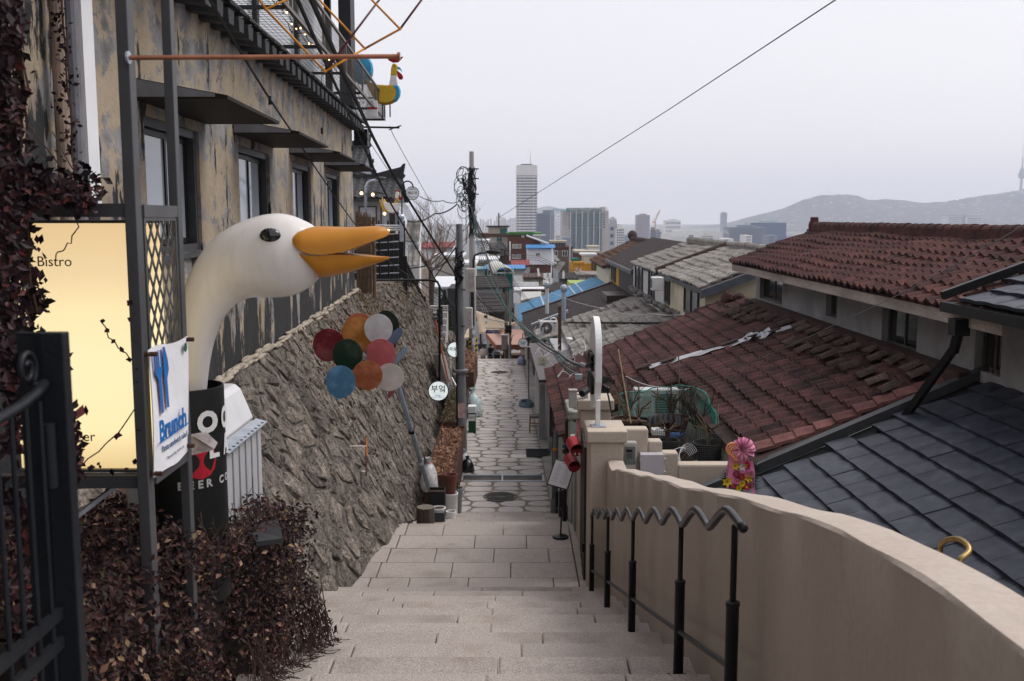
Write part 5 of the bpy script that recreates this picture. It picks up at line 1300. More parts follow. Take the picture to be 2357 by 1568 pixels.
GT = M('tub_small_lettering', (.42,.42,.42), .5, var=.05)
for ch, d in (('B',-8),('E',6),('E',19),('R',32),('C',56),('O',72),('.',80)): tubtext(ch, d, -1.49, .062, GT, .002)
rdk = MB(); dc = 22
for i in range(12):
    a0, a1 = 2*math.pi*i/12, 2*math.pi*(i+1)/12
    rdk.add([tubpt(dc,-1.36,.0015), tubpt(dc+math.cos(a0)*24,-1.36+math.sin(a0)*.10,.0015), tubpt(dc+math.cos(a1)*24,-1.36+math.sin(a1)*.10,.0015)], [(0,1,2)])
rdk.build('red_disc', M('tub_red', (.42,.015,.03), .5, var=.05), tub, fix=False)
pf = MB()
c0 = [at(436,1003,5.25),at(472,997,5.28),at(498,1022,5.25),at(490,1036,5.22),at(440,1048,5.2)]
pf.prism(c0,(.006,-.01,.002)); pf.prism([p+V((.012,-.02,.012)) for p in c0[:4]],(.004,-.006,.0))
pf.build('paper_flyer', M('flyer_grey', (.34,.30,.32), .5, var=.5, vs=12), tub)

# white ribbed cabinet behind the tub
cb = thing('metal_cabinet', (-2.1,6.8,-2.2), 'pale ribbed metal cabinet with a perforated edge strip beside the rubble wall', 'cabinet')
CAB = M('cabinet_white', (.46,.46,.48), .4, metal=.15, var=.08, vs=3)
X = -1.87
MB().box((-2.5,6.28,-2.6),(X,7.28,-1.50)).build('body', CAB, cb, bevel=.01)
for i in range(6): MB().box((X+.001,6.34+i*.16,-2.58),(X+.012,6.38+i*.16,-1.54)).build('rib', CAB, cb, bevel=.003)
MB().prism([(-1.93,6.25,-1.495),(-2.02,6.25,-1.27),(-2.06,6.25,-1.23),(-2.5,6.25,-1.22),(-2.5,6.25,-1.495)],(0,1.08,0)).build('hood', M('hood_white', (.60,.60,.62), .38, metal=.1, var=.06), cb, bevel=.02)
MB().hexa([(X-.04,6.28,-1.499),(X+.045,6.28,-1.52),(X+.045,7.3,-1.52),(X-.04,7.3,-1.499),(X-.04,6.28,-1.49),(X+.045,6.28,-1.512),(X+.045,7.3,-1.512),(X-.04,7.3,-1.49)]).build('perforated_strip', GALV, cb)
for i in range(10): MB().lathe((X+.022,6.36+i*.095,-1.5075), [(.016,0),(.016,.0025)], 10, axis=(.2,0,1)).build('hole', BLACK, cb)
MB().lathe((-2.02,7.05,-1.36), [(.02,0),(.02,.004)], 10, axis=(1,0,.4)).build('red_sticker', RED, cb)

# ================================================================ iron gate at the left edge
ig = thing('iron_gate', (-1.1,2.4,-1.2), 'dark iron gate with a scroll top and square post in the near left corner', 'gate')
GM = M('gate_paint', (.015,.017,.022), .45, metal=.2, var=.2, vs=6, bump=.1, bs=60)
pa, pb = onz(105,905,-.425), onz(-60,968,-.425)
dirg = V((pb.x-pa.x, pb.y-pa.y, 0)).normalized(); P0 = V((pa.x, pa.y, 0))
def gp_(u, z, o=0): p = P0 + dirg*u; return V((p.x, p.y+o, z))
po = MB(); c = at(125,765,2.42); nx = V((1,0,0))
for (x0,x1,y0,y1) in ((-.028,.028,-.02,.02),(-.10,-.035,.01,.03),(-.04,-.028,-.01,.02)):
    po.box((c.x+x0,c.y+y0,-2.2),(c.x+x1,c.y+y1,c.z-.002*(x0<-.05)))
po.build('post', GM, ig, bevel=.003)
MB().cyl((c.x-.012,c.y-.035,-.66),(c.x-.012,c.y-.035,-.50),.016,n=12).build('hinge', GM, ig, smooth=True, sharp=40)
MB().tube([gp_(0,-.40),gp_(.05,-.418),gp_(.12,-.432),gp_(.3,-.45),gp_(.6,-.45)], .013, 8).build('top_rail', GM, ig, smooth=True)
sc_ = []
c0 = at(62,850,2.33)
for i in range(34):
    a = R(-60) + i*R(17); r = .046*(1-i/44); sc_.append(c0 + dirg*(-math.cos(a)*r) + V((0,0,math.sin(a)*r)))
MB().tube([gp_(0.01,-.40)]+sc_, .0075, 6).build('scroll', GM, ig, smooth=True)
for z in (-.985,-1.06): MB().bar(gp_(-.01,z), gp_(.7,z), .016, .03).build('rail', GM, ig)
for i in range(8):
    u = .035+i*.07; MB().cyl(gp_(u,-2.2), gp_(u,-.44), .006, n=7).build('bar', GM, ig)
# ================================================================ balloon sculpture
bl = thing('balloon_sculpture', (-1.7,19.8,-6.2), 'bunch of painted metal balloon discs on a pale blue leaning pole', 'sculpture')
BY = 15.8
POLE = M('pale_blue_pipe', (.30,.38,.48), .45, metal=.3, var=.25, vs=5)
p0 = at(990,1135,19.6); p1 = at(915,885,16.4); p2 = at(880,830,BY+.15)
MB().tube([p0,p1,p2],.045,10).build('pole', POLE, bl, smooth=True)
for t in (.33,.62): q = p0.lerp(p1,t); MB().cyl(q-V((0,0,.06)),q+V((0,0,.06)),.056,n=10).build('clamp', BLACK if t > .5 else GALV, bl)
def disc(px, py, rx, ry, Y, col, ang, spd=0, col2=None, tilt=0, name='balloon'):
    c = at(px,py,Y); k = Y/F; n = 26; a0 = R(ang)
    ma = M('balloon_paint', col, .32, var=.12, vs=3.2, col2=col2, cut=(.48,.66), detail=6, bump=.04, bs=30)
    r0 = V((1, math.sin(R(tilt)), 0)); u = V((0,-math.sin(R(6)),1))
    rim = []
    for i in range(n):
        t = 2*math.pi*i/n; x = math.cos(t)*rx*k; z = math.sin(t)*ry*k
        z *= 1 + .10*(math.sin(t) < 0)*abs(math.sin(t))
        xr = x*math.cos(a0)-z*math.sin(a0); zr = x*math.sin(a0)+z*math.cos(a0)
        rim.append(c + r0*xr + u*zr)
    nn_ = V((0,-1,0)); mb = MB(); v = [p for p in rim] + [c+(p-c)*.6+nn_*.008 for p in rim] + [c+nn_*.011] + [p+V((0,.012,0)) for p in rim] 
    f = []
    for i in range(n):
        j = (i+1)%n; f += [(i,j,n+j,n+i),(n+i,n+j,2*n),(j,i,2*n+1+i,2*n+1+j)]
    f.append(tuple(2*n+1+i for i in range(n)))
    mb.add(v, f); o = mb.build(name, ma, bl, smooth=True, sharp=40)
    kn_ = rim[int(n*.75)%n]; dn = (kn_-c).normalized(); MB().prism([kn_-dn*.01, kn_+dn*.03+r0*.02, kn_+dn*.03-r0*.02],(0,.008,0)).build('knot', ma, o)
    return o, c
specs = [ (757,793,37,38,15.7,(.16,.012,.02),-20,'deep red'), (828,750,34,30,16.3,(.50,.16,.09),0,'terracotta'), (822,772,38,44,15.9,(.42,.17,.03),-18,'mustard'),
 (892,745,26,32,16.2,(.012,.022,.015),20,'black green'), (871,756,33,34,15.6,(.66,.65,.66),-8,'white'), (800,816,35,37,15.5,(.012,.035,.02),-10,'dark green'),
 (877,815,34,36,15.5,(.52,.13,.14),-5,'pink'), (784,878,35,38,15.3,(.08,.21,.36),-8,'sky blue'), (846,863,35,34,15.3,(.33,.10,.04),-10,'burnt orange'), (898,868,33,32,15.4,(.62,.57,.53),-38,'cream white'),
 (909,776,11,27,15.7,(.13,.18,.27),-38,'slate blue'), (922,818,6,27,15.6,(.24,.34,.46),-40,'pale blue'), (897,797,14,24,16.1,(.10,.03,.02),-20,'brown'), (851,806,14,14,16.2,(.05,.18,.33),0,'blue'), (906,893,7,26,15.9,(.35,.10,.13),-28,'rose')]
for px,py,rx,ry,Y,col,an,nm in specs:
    c2 = tuple(min(.85,c*1.5+.05) for c in col) if nm in ('deep red','mustard','dark green','sky blue','burnt orange') else None
    o, c = disc(px,py,rx,ry,Y,col,an,col2=c2); o['label'] = nm + ' balloon disc'
    MB().cyl(c+V((0,.02,0)), p2.lerp(p1,.12), .008, n=5).build('rod', BLACK, bl)
rust = thing('rusty_rod', at(843,1050,14.6), 'short black and orange rod with two pale pegs on the rubble wall', 'rod')
a, b = at(843,1005,14.4), at(843,1095,13.9)
MB().cyl(a,b,.012,n=6).build('rod', RUST, rust); MB().cyl(at(843,1008,14.35),at(844,1050,14.15),.0135,n=6).build('painted_band', M('rod_orange', (.45,.14,.03), .7, var=.3, vs=20), rust)
for p, q in (((806,1027),(843,1027)),((832,1085),(843,1085))): MB().cyl(at(*p,14.1),at(*q,14.25),.009,n=5).build('peg', M('peg_white', (.6,.58,.55), .7, var=.1), rust)
dt = MB()
for q in range(46):
    s = random.uniform(14,34); v0 = random.uniform(.4,1); p = wallpt(s, v0, .12); pt = [p]
    for j in range(6): p = p + V((random.uniform(-.02,.10), random.uniform(-.18,.18), random.uniform(-.22,.02))); pt.append(p)
    dt.tube(pt, .006, 3)
dcr = thing('dry_creeper', wallpt(30,.95,.1), 'dry brown creeper hanging over the top of the rubble wall', 'creeper')
tag(dt.build('stems', M('dry_stem', (.13,.09,.065), .9, var=.4, vs=6), dcr, fix=False), kind='stuff')
P_ = []
for q in range(2600):
    s = RS.uniform(26,36) if q % 3 else RS.uniform(16,30); v0 = 1-abs(RS.normal())*.28
    p = wallpt(s, max(.1,v0), RS.uniform(.06,.2)); P_.append(tuple(p))
tag(leaves(P_, .075, (.8,-.5,.3), .8, 'leaves', leafmat('dry_creeper_leaf', [(.05,.028,.017),(.11,.06,.035),(.17,.10,.055),(.08,.085,.03)], .7), dcr), kind='stuff')

# ================================================================ sign lamps and poles on the left
LIT = M('lit_sign_face', (.80,.86,.86), .4, var=0, emit=.55)
def roundsign(name, c, r, lab, lines, yaw=0, depth=.1, rim=BLACK, mat=None, dirn=None):
    t_ = thing(name, c, lab, 'sign'); d = V((math.sin(R(yaw)),-math.cos(R(yaw)),0))
    if dirn: d = V(dirn).normalized()
    xr = Z.cross(d).normalized(); 
    MB().lathe(c, [(r*.93,-depth),(r,-depth),(r,.012),(r*.92,.012),(r*.92,0)], 32, axis=d).build('rim', rim, t_, smooth=True, sharp=40)
    MB().lathe(c, [(r*.92,-.01),(r*.92,.004)], 32, axis=d).build('face', mat or LIT, t_)
    for s_, dy, size, col in lines:
        text(s_, size*r, col, t_, frame(c+d*.008+Z*(dy*r), xr, Z, d), .001, weight=.004*size)
    return t_, d
DI = M('dark_ink', (.03,.03,.03), .6, var=0); GRI = M('green_ink', (.02,.22,.12), .6, var=0); BLI = M('blue_ink', (.10,.22,.36), .6, var=0)
c = at(1009,900,28.0)
t_, d = roundsign('round_sign', c, .295, 'round lit white sign hanging from a black bracket pole, reading 부엌', [('부엌', .16, .78, DI), ('Baeogae', -.42, .17, BLI), ('Kitchen Museum', -.60, .17, BLI)], 4)
MB().box(c+V((-.17,-.02,-.065)),c+V((.17,-.012,-.06))).build('rule', BLI, t_)
MB().tube([at(855,645,29.5),at(930,645,28.8),at(990,645,28.2),at(1007,649,28.0),at(1012,660,28.0),at(1012,760,28.0),V((c.x+.03,28.05,c.z+.28))], .035, 8).build('bracket', BLACK, t_, smooth=True)
c = at(1047,805,30.5)
roundsign('round_sign', c, .245, 'round white sign with green letters half behind the steel post', [('이화장가게', .05, .50, GRI)], 2)
sp_ = thing('sign_bracket', c, 'thin black arm carrying the green lettered round sign', 'bracket'); MB().cyl(c+V((.0,.08,.0)), at(1062,795,26.6), .012, n=6).build('arm', BLACK, sp_)
c = at(949,445,40.0)
t_, d = roundsign('round_sign', c, .27, 'round white sign hanging from an arched black pipe beside the hanok roof', [('배오개', .02, .5, DI), ('BAEOGAE', .58, .2, DI), ('Kitchen Museum', -.55, .2, BLI)], 3, mat=M('white_face', (.74,.75,.76), .5, var=.05))
ar_ = [at(925,520,40.0), at(925,445,40.0)] + [at(938-13*math.cos(a), 432-15*math.sin(a), 40.0) for a in np.linspace(0,math.pi,9)] + [V((c.x,40.0,c.z+.26))]
MB().tube(ar_, .03, 7).build('arched_pipe', BLACK, t_, smooth=True)
# green-and-black right side round sign on slim post
c = at(1204,790,35.3)
t_, d = roundsign('round_sign', c, .17, 'small round white sign on a slim black post with curled arm', [('까까주', .1, .42, BLI), ('커피', -.2, .42, BLI)], -2, mat=M('white_face2', (.76,.78,.80), .5, var=.05))
gq = at(1217,922,35.5)
MB().tube([gq, V((gq.x,gq.y,c.z+.2)), V((gq.x-.03,gq.y,c.z+.30)), V((c.x+.05,gq.y,c.z+.34)), V((c.x-.01,gq.y,c.z+.29)), V((c.x-.01,gq.y,c.z+.15))], .018, 7).build('post', BLACK, t_, smooth=True)
MB().lathe(gq, [(.12,0),(.12,.02),(.03,.03)], 14).build('foot', BLACK, t_)
MB().cyl(c+V((.0,-.02,-.1)),c+V((.28,-.03,-.13)),.012,n=5).build('peg', WHITE, t_)

CPOLE = M('concrete_pole', (.34,.32,.32), .85, var=.12, vs=2, fine=.06, bump=.15, bs=20, stretch=(1,1,.3))
up1 = thing('utility_pole', at(1089,862,42.3), 'tall pale concrete utility pole tangled with cables, yellow black guard below', 'utility pole')
ub_ = at(1089,862,42.3); ut_ = V((ub_.x-.02, ub_.y, 2.72))
MB().cyl(ub_, ut_, .175, .095, n=16).build('pole', CPOLE, up1, smooth=True, sharp=40)
def poleY(z, o=0): t = (z-ub_.z)/(ut_.z-ub_.z); return lerp(.175,.095,t)+o
for z in (2.0,1.6,.95): MB().lathe((ub_.x,ub_.y,z), [(poleY(z,.012),-.03),(poleY(z,.012),.03)], 14).build('steel_band', DGREY, up1); MB().bar((ub_.x-.18,ub_.y-.1,z),(ub_.x+.28,ub_.y-.1,z),.05,.05).build('cross_arm', DGREY, up1)
for q, (za, zb) in enumerate(((-6.2,-5.15),)):
    MB().cyl((ub_.x,ub_.y,za),(ub_.x,ub_.y,zb),.19,.185,n=16).build('guard', M('guard_black', (.02,.02,.02), .6, var=.2), up1)
    for i in range(5):
        z = -6.1+i*.21; m = MB(); n = 14
        for k in range(n):
            a0, a1 = R(-170+k*12), R(-170+(k+1)*12); r = .193
            def g(a, dz): return (ub_.x+math.cos(a)*r, ub_.y+math.sin(a)*r, z+dz+math.cos(a)*.10)
            m.add([g(a0,0),g(a1,0),g(a1,.10),g(a0,.10)],[(0,1,2,3)])
        m.build('yellow_stripe', M('guard_yellow', (.62,.36,.02), .6, var=.15), up1, fix=False)
MB().cyl((ub_.x+.02,ub_.y-.2,-6.6),(ub_.x+.02,ub_.y-.2,-4.6),.075,n=10).build('conduit', GALV, up1)
cv = MB(); cv.lathe((ub_.x+.0,ub_.y-.2,-4.6),[(.085 if i % 2 else .065, i*.05) for i in range(46)],10); cv.build('corrugated_conduit', BLACK, up1)
for z, hh in ((-5.4,.3),(-4.95,.18)): MB().box((ub_.x-.02,ub_.y-.30,z),(ub_.x+.12,ub_.y-.285,z+hh)).build('paper_notice', WHITE, up1)
MB().cyl((ub_.x-.26,ub_.y,ub_.z),(ub_.x-.24,ub_.y,ub_.z+1.5),.05,n=8).build('side_pipe', DGREY, up1)
# bundle of loops near its head
lp = MB()
for q in range(30):
    z0 = random.uniform(-.1,2.0); pt = []
    cx_ = ub_.x - random.uniform(.1,.5); cz = random.uniform(.3,1.8); rr = random.uniform(.12,.42); ph = random.uniform(0,6)
    for i in range(9): a = ph+i*.65; pt.append(V((cx_+math.cos(a)*rr*.7, ub_.y-.15+random.uniform(-.1,.1), cz+math.sin(a)*rr)))
    lp.tube(pt, .014, 4)
for q in range(14): 
    pt = [V((ub_.x+random.uniform(-.2,.2), ub_.y-.17, 2.0-i*.4+random.uniform(-.1,.1))) for i in range(8)]; lp.tube(pt, .013, 4)
lp.build('cable_loops', CABLE, up1, fix=False)
cl = MB()
for q in range(9): cl.cyl((ub_.x-.45+q*.05, ub_.y-.2, .5+random.uniform(0,1.2)),(ub_.x-.43+q*.05, ub_.y-.2, .75+random.uniform(0,1.2)),.04,n=6)
cl.build('cable_joint', BLACK, up1)
up2 = thing('steel_post', at(1064,1039,26.4), 'shorter grey steel utility post with two meter boxes beside the planters', 'utility pole')
sb_ = at(1064,1039,26.4); 
SPM = M('steel_post_grey', (.20,.205,.22), .45, metal=.3, var=.2, vs=4)
MB().cyl(sb_,(sb_.x-.02,sb_.y,-4.1),.135,.125,n=16).build('lower_tube', SPM, up2, smooth=True, sharp=40)
MB().lathe((sb_.x-.02,sb_.y,-4.1),[(.18,-.04),(.19,0),(.19,.04),(.12,.06)],16).build('flange', SPM, up2)
MB().cyl((sb_.x-.02,sb_.y,-4.05),(sb_.x-.04,sb_.y,-.18),.11,.085,n=16).build('upper_tube', SPM, up2, smooth=True, sharp=40)
MB().box((sb_.x-.10,sb_.y-.145,-5.35),(sb_.x+.08,sb_.y-.138,-4.95)).build('sticker', M('poster_red_white', (.55,.38,.36), .7, var=.4, vs=14), up2)
for (px,py0,py1,Y,w_) in ((1083,618,672,26.2,.25),(1079,708,756,26.2,.2)):
    a = at(px,py0,Y); b = at(px,py1,Y); bx_ = MB().box((a.x-w_/2,Y-.12,b.z),(a.x+w_/2,Y+.08,a.z)).build('meter_box', M('meter_box_cream', (.50,.48,.43), .5, var=.08), up2, bevel=.02)
    MB().box((a.x-w_*.2,Y-.13,lerp(b.z,a.z,.15)),(a.x+w_*.4,Y-.121,lerp(b.z,a.z,.85))).build('label_plate', M('label_grey_pink', (.42,.38,.39), .6, var=.35, vs=20), bx_)
    MB().bar((a.x,Y,b.z+.05),(sb_.x,Y+.1,b.z+.05),.03).build('strap', DGREY, up2)
kn = MB()
for q in range(16):
    z = random.uniform(-1.4,-.85); pt = [V((sb_.x-.04+random.uniform(-.14,.14), sb_.y-.12+random.uniform(-.05,.05), z-i*.12+random.uniform(-.05,.05))) for i in range(5)]; kn.tube(pt,.014,4)
kn.build('cable_knot', CABLE, up2, fix=False)
kc = MB()
for x in (-.14,-.115): kc.tube([V((sb_.x+x+random.uniform(-.01,.01), sb_.y-.08, z)) for z in np.linspace(-.8,-6.1,16)], .014, 5)
kc.build('riser_cable', CABLE, up2)
lampc = at(880+20,445,37) if False else None
# street lamp arm on the concrete pole
sl_ = thing('street_lamp', (ub_.x,ub_.y,-2.0), 'black curved street lamp arm on the concrete pole', 'street lamp')
MB().tube([at(1090,655,42),at(1090,600,42),at(1093,588,42),at(1105,583,42),at(1120,582,42)], .045, 7).build('arm', BLACK, sl_, smooth=True)
MB().ball(at(1135,580,42), .34,.16,.10,14,8).build('lamp_head', BLACK, sl_, smooth=True)

# ================================================================ planters, pots, bags and bins along the lane
LITTER = leafmat('dry_litter', [(.10,.045,.028),(.20,.095,.06),(.30,.16,.10),(.36,.22,.15)], .8)
GRNL = leafmat('mixed_litter', [(.05,.03,.02),(.12,.08,.045),(.07,.075,.03),(.18,.13,.08)], .8)
def planter(x0, x1, y0, y1, h, lab, lm, nl, bush=0):
    z0 = path_z(y0); zt = z0+h; t_ = thing('steel_planter', ((x0+x1)/2,(y0+y1)/2,z0), lab, 'planter')
    m = MB(); e = .03; zb = path_z(y1)-.05
    for a, b in (((x0,y0,zb),(x1,y0+e,zt)),((x0,y1-e,zb),(x1,y1,zt)),((x0,y0+e,zb),(x0+e,y1-e,zt)),((x1-e,y0+e,zb),(x1,y1-e,zt))): m.box(a, b)
    m.build('box', RUST, t_); MB().box((x0+e,y0+e,zt-.2),(x1-e,y1-e,zt-.09)).build('soil', SOIL, t_)
    P_ = np.stack([RS.uniform(x0+.03,x1-.03,nl), RS.uniform(y0+.04,y1-.04,nl), zt-.07+np.abs(RS.normal(0,.02+bush*.12,nl))],1)
    tag(leaves(P_, .10, (0,-.3,1), .7, 'dry_leaves', lm, t_, asp=.55), kind='stuff')
    sm = MB()
    for q in range(8):
        x, y = random.uniform(x0+.1,x1-.1), random.uniform(y0+.1,y1-.1); sm.tube([V((x,y,zt-.1)),V((x+random.uniform(-.1,.1),y,zt+.15)),V((x+random.uniform(-.2,.2),y+random.uniform(-.2,.2),zt+.3))],.008,4)
    sm.build('stem', M('plant_stem', (.08,.06,.035), .8, var=.3), t_)
planter(-1.86,-1.22,20.6,25.6,.78,'long rusty steel planter full of brown leaf litter nearest the drain', LITTER, 1500)
planter(-2.02,-1.42,27.2,32.6,.70,'rusty steel planter with mixed green plants behind the steel post', GRNL, 1300, 1)
planter(-2.0,-1.45,37.2,41.6,.75,'far rusty planter with dry brown shrubs below the concrete pole', LITTER, 900, 1.6)
def bag(c, r, h, col, lab, mat=None, tie=None, name='rubbish_bag'):
    t_ = thing(name, c, lab, 'bag'); m = MB(); n = 14; prof = [(.55,0),(.95,.08),(1.0,.3),(.85,.55),(.5,.76),(.2,.84),(.28,.93),(.36,1.0)]
    rr = np.random.RandomState(int(abs(c[0]*1000+c[1]*77))%9999)
    for k_, (q, hh) in enumerate(prof):
        for i in range(n):
            a = 2*math.pi*i/n; w_ = r*q*(1+rr.uniform(-.16,.16)); m.v.append((c[0]+math.cos(a)*w_, c[1]+math.sin(a)*w_, c[2]+h*hh+rr.uniform(-.015,.015)))
    for j in range(len(prof)-1):
        for i in range(n): k = (i+1)%n; m.f.append((j*n+i,j*n+k,(j+1)*n+k,(j+1)*n+i)); m.m.append(0)
    m.f.append(tuple(range(n))); m.m.append(0)
    m.build('bag', mat or M('bag_plastic', col, .25, var=.3, vs=9, spec=.7, bump=.5, bs=10), t_, smooth=True)
    if tie: MB().lathe((c[0],c[1],c[2]+h*.8),[(r*.24,0),(r*.26,.02),(r*.24,.04)],10).build('tie', tie, t_)
    return t_
q = at(1068,1076,24.3); z = path_z(24.3)+.02
bag((q.x,24.35,z), .19, .52, (.50,.52,.56), 'grey white plastic bag at the foot of the steel post', tie=GALV); bag((q.x+.10,24.1,z), .17,.40,(.012,.012,.013), 'black plastic rubbish bag beside a paler one at the steel post')
q = at(1000,1120,19.9)
bag((-1.72,20.15,path_z(20.2)+.55), .19, .72, (.62,.60,.62), 'white plastic bag tied with red string beside the clay pot', tie=RED)
bag((-1.28,31.9,path_z(32)), .30,.95,(.50,.60,.62), 'pale blue recycling bag leaning on a board beyond the green bin'); 
bag((.44,45.2,path_z(45)), .21,.5,(.25,.26,.42), 'blue and purple bundle at the right end of the lane')
def pot(c, r, h, mat, lab, soil=True, name='flower_pot', cat='flower pot', plant=0):
    t_ = thing(name, c, lab, cat)
    MB().lathe(c, [(r*.74,0),(r*.96,h*.84),(r*1.06,h*.85),(r*1.06,h),(r*.92,h),(r*.9,h*.85)], 20).build('pot', mat, t_, smooth=True, sharp=35)
    if soil: MB().lathe((c[0],c[1],c[2]+h*.86), [(r*.9,0),(r*.5,.015),(.01,.02)], 14).build('soil', SOIL, t_)
    if plant:
        m = MB()
        for q in range(plant):
            a = random.uniform(0,6.3); m.tube([V((c[0],c[1],c[2]+h*.85)), V((c[0]+math.cos(a)*r*.3,c[1]+math.sin(a)*r*.3,c[2]+h+r*.9)), V((c[0]+math.cos(a)*r*1.1,c[1]+math.sin(a)*r*1.1,c[2]+h+r*random.uniform(.8,1.8)))], .006+r*.012, 4)
        m.build('stem', M('dry_plant', (.10,.07,.04), .9, var=.4), t_, fix=False)
    return t_
CLAY = M('clay', (.15,.055,.042), .8, var=.2, vs=5)
t_ = thing('wooden_stump', (-1.46,16.35,ZL-.02), 'round sawn timber stump standing beside the top of the lower steps', 'stump')
zs = ZL - .1
WOOD = M('weathered_wood', (.075,.060,.050), .9, var=.35, vs=7, stretch=(4,4,.4), bump=.5, bs=20); ENDG = M('end_grain', (.17,.145,.125), .9, var=.25, vs=14, bump=.3)
MB().lathe((-1.46,16.3,zs-.3), [(.150,0),(.152,.55),(.146,.60)], 22).build('trunk', WOOD, t_, smooth=True, sharp=40); MB().lathe((-1.46,16.3,zs+.30), [(.145,0),(.142,.006)], 22).build('cut_face', ENDG, t_)
def boxpot(x, y, z, w_, h, lab, mat):
    t_ = thing('box_pot', (x,y,z), lab, 'flower pot'); m = MB(); e = .02
    for a, b in (((x-w_,y-w_,z),(x+w_,y-w_+e,z+h)),((x-w_,y+w_-e,z),(x+w_,y+w_,z+h)),((x-w_,y-w_+e,z),(x-w_+e,y+w_-e,z+h)),((x+w_-e,y-w_+e,z),(x+w_,y+w_-e,z+h))): m.box(a, b)
    m.build('box', mat, t_); MB().box((x-w_+e,y-w_+e,z+.01),(x+w_-e,y+w_-e,z+h-.05)).build('soil', SOIL, t_)
boxpot(-1.28,16.75,ZL-.35,.115,.34,'small square grey pot beside the timber stump',M('slate_pot', (.05,.055,.065), .7, var=.3, vs=8))
pot((-1.27,16.75,ZL-.06), .115, .12, WHITE, 'little white bowl of soil on the square grey pot')
boxpot(-1.42,18.3,-5.72,.16,.62,'tall square black pot with dry stems behind the stump',M('black_pot', (.018,.018,.019), .6, var=.3, vs=6))
bk = thing('white_bucket', (-1.22,18.9,-6), 'tall white plastic bucket standing behind the square black pot', 'bucket')
MB().lathe((-1.2,18.95,-5.95), [(.125,0),(.14,.55),(.148,.56),(.148,.60),(.13,.60),(.125,.5)], 20).build('bucket', WHITE, bk, smooth=True, sharp=40)
pot((-1.2,18.95,-5.38), .125, .40, CLAY, 'tall brown clay pot standing upside down on the white bucket', soil=False)
pot((-1.13,17.9,-5.75), .09, .35, WHITE, 'narrow white tub with a red band beside the square black pot')
pot((-1.12,19.6,path_z(19.9)+.25), .13, .52, M('grey_plastic_pot', (.20,.21,.22), .6, var=.1), 'grey plastic pot with thin stems beside the clay pot', plant=7)
# bench boards, stone slab, brush, bins further along
bn = thing('street_bench', (-1.75,31,-6.4), 'grey brown slatted bench half hidden behind the steel post', 'bench')
for i in range(3): MB().box((-1.95,30.2+i*.0,-5.95+i*.0),(-1.3,30.35,-5.9)).build('slat', M('bench_wood', (.11,.085,.085), .8, var=.3, vs=4), bn) if i == 0 else MB().box((-1.95,30.2+i*.2,-5.95),(-1.3,30.36+i*.2,-5.9)).build('slat', M('bench_wood2', (.11,.085,.085), .8, var=.3, vs=4), bn)
MB().box((-2.02,30.1,-5.75),(-1.95,31.2,-5.2)).build('backrest', M('bench_back', (.10,.10,.12), .7, var=.2), bn); MB().tube([V((-1.3,30.1,-6.4)),V((-1.3,30.1,-5.95)),V((-2.0,30.1,-5.9))],.03,6).build('leg', DGREY, bn); MB().tube([V((-1.3,31.3,-6.4)),V((-1.3,31.3,-5.95)),V((-2.0,31.3,-5.5))],.03,6).build('leg', DGREY, bn)
pb_ = thing('green_bin', (-1.22,29.2,-6.4), 'green and white upright board bin with a lettered label beside the lane', 'bin')
zz = path_z(29.2); MB().box((-1.30,29.1,zz),(-1.08,29.4,zz+.62)).build('body', M('bin_green', (.012,.07,.035), .5, var=.15), pb_, bevel=.01); MB().box((-1.31,29.09,zz+.62),(-1.07,29.41,zz+.82)).build('lid', WHITE, pb_, bevel=.015)
MB().box((-1.29,29.085,zz+.38),(-1.09,29.098,zz+.58)).build('label', WHITE, pb_); text('쉬어', .1, DI, pb_, frame(V((-1.19,29.083,zz+.48)),(1,0,0),Z,(0,-1,0)), .001)
ss = thing('stone_slab_leaning', (-2.0,32.5,-6.4), 'big pale concrete slab leaning against the rubble wall', 'slab')
MB().hexa([(-2.05,31.6,-6.35),(-1.78,31.5,-6.35),(-1.80,33.2,-6.4),(-2.05,33.2,-6.4),(-2.62,32.3,-4.45),(-2.35,32.1,-4.42),(-2.25,33.2,-4.6),(-2.5,33.2,-4.6)]).build('slab', M('pale_slab', (.22,.21,.19), .9, var=.25, vs=2, bump=.3), ss, bevel=.04)
bm = thing('street_broom', (-2.2,31.5,-6), 'old red handled broom leaning on the rubble wall', 'broom')
a, b = at(1001,735,32.5), at(1033,882,31.5)
MB().cyl(a,b,.03,n=7).build('handle', M('broom_red', (.26,.05,.03), .6, var=.3, vs=9), bm); MB().bar(a+V((-.09,0,.02)),a+V((.09,0,.04)),.06,.06).build('head', DGREY, bm)
MB().tube([b, at(1040,870,31.4), at(1052,893,31.2)], .03, 6).build('hose_end', WHITE, bm)

# ================================================================ right side of the lane
gp_pipe = thing('gas_pipe', (1.0,18,-5.5), 'rust brown gas pipe with valves on the mint wall', 'pipe')
RB = M('rust_brown_paint', (.05,.018,.014), .5, var=.3, vs=9)
m = MB(); X = .97
m.tube([V((1.12,17.2,-3.55)),V((1.0,17.3,-3.55)),V((X,17.4,-3.58)),V((X,17.4,-3.9)),V((X-.02,17.4,-5.6))],.03,8); m.build('pipe', RB, gp_pipe, smooth=True)
MB().cyl((.95,17.4,-5.62),(.95,17.4,-5.15),.05,n=8).build('sleeve', RB, gp_pipe)
for z in (-4.05,-4.15,-4.55,-4.72): MB().lathe((X-.01,17.4,z),[(.035,-.04),(.065,-.03),(.065,.03),(.035,.04)],10).build('valve', RB if z < -4.1 else M('valve_blue', (.03,.05,.11), .5, var=.2), gp_pipe)
MB().tube([V((X,17.4,-4.2)),V((X+.08,17.35,-4.4)),V((X+.09,17.35,-4.75)),V((X+.02,17.4,-4.85))],.016,6).build('hose', BLACK, gp_pipe)
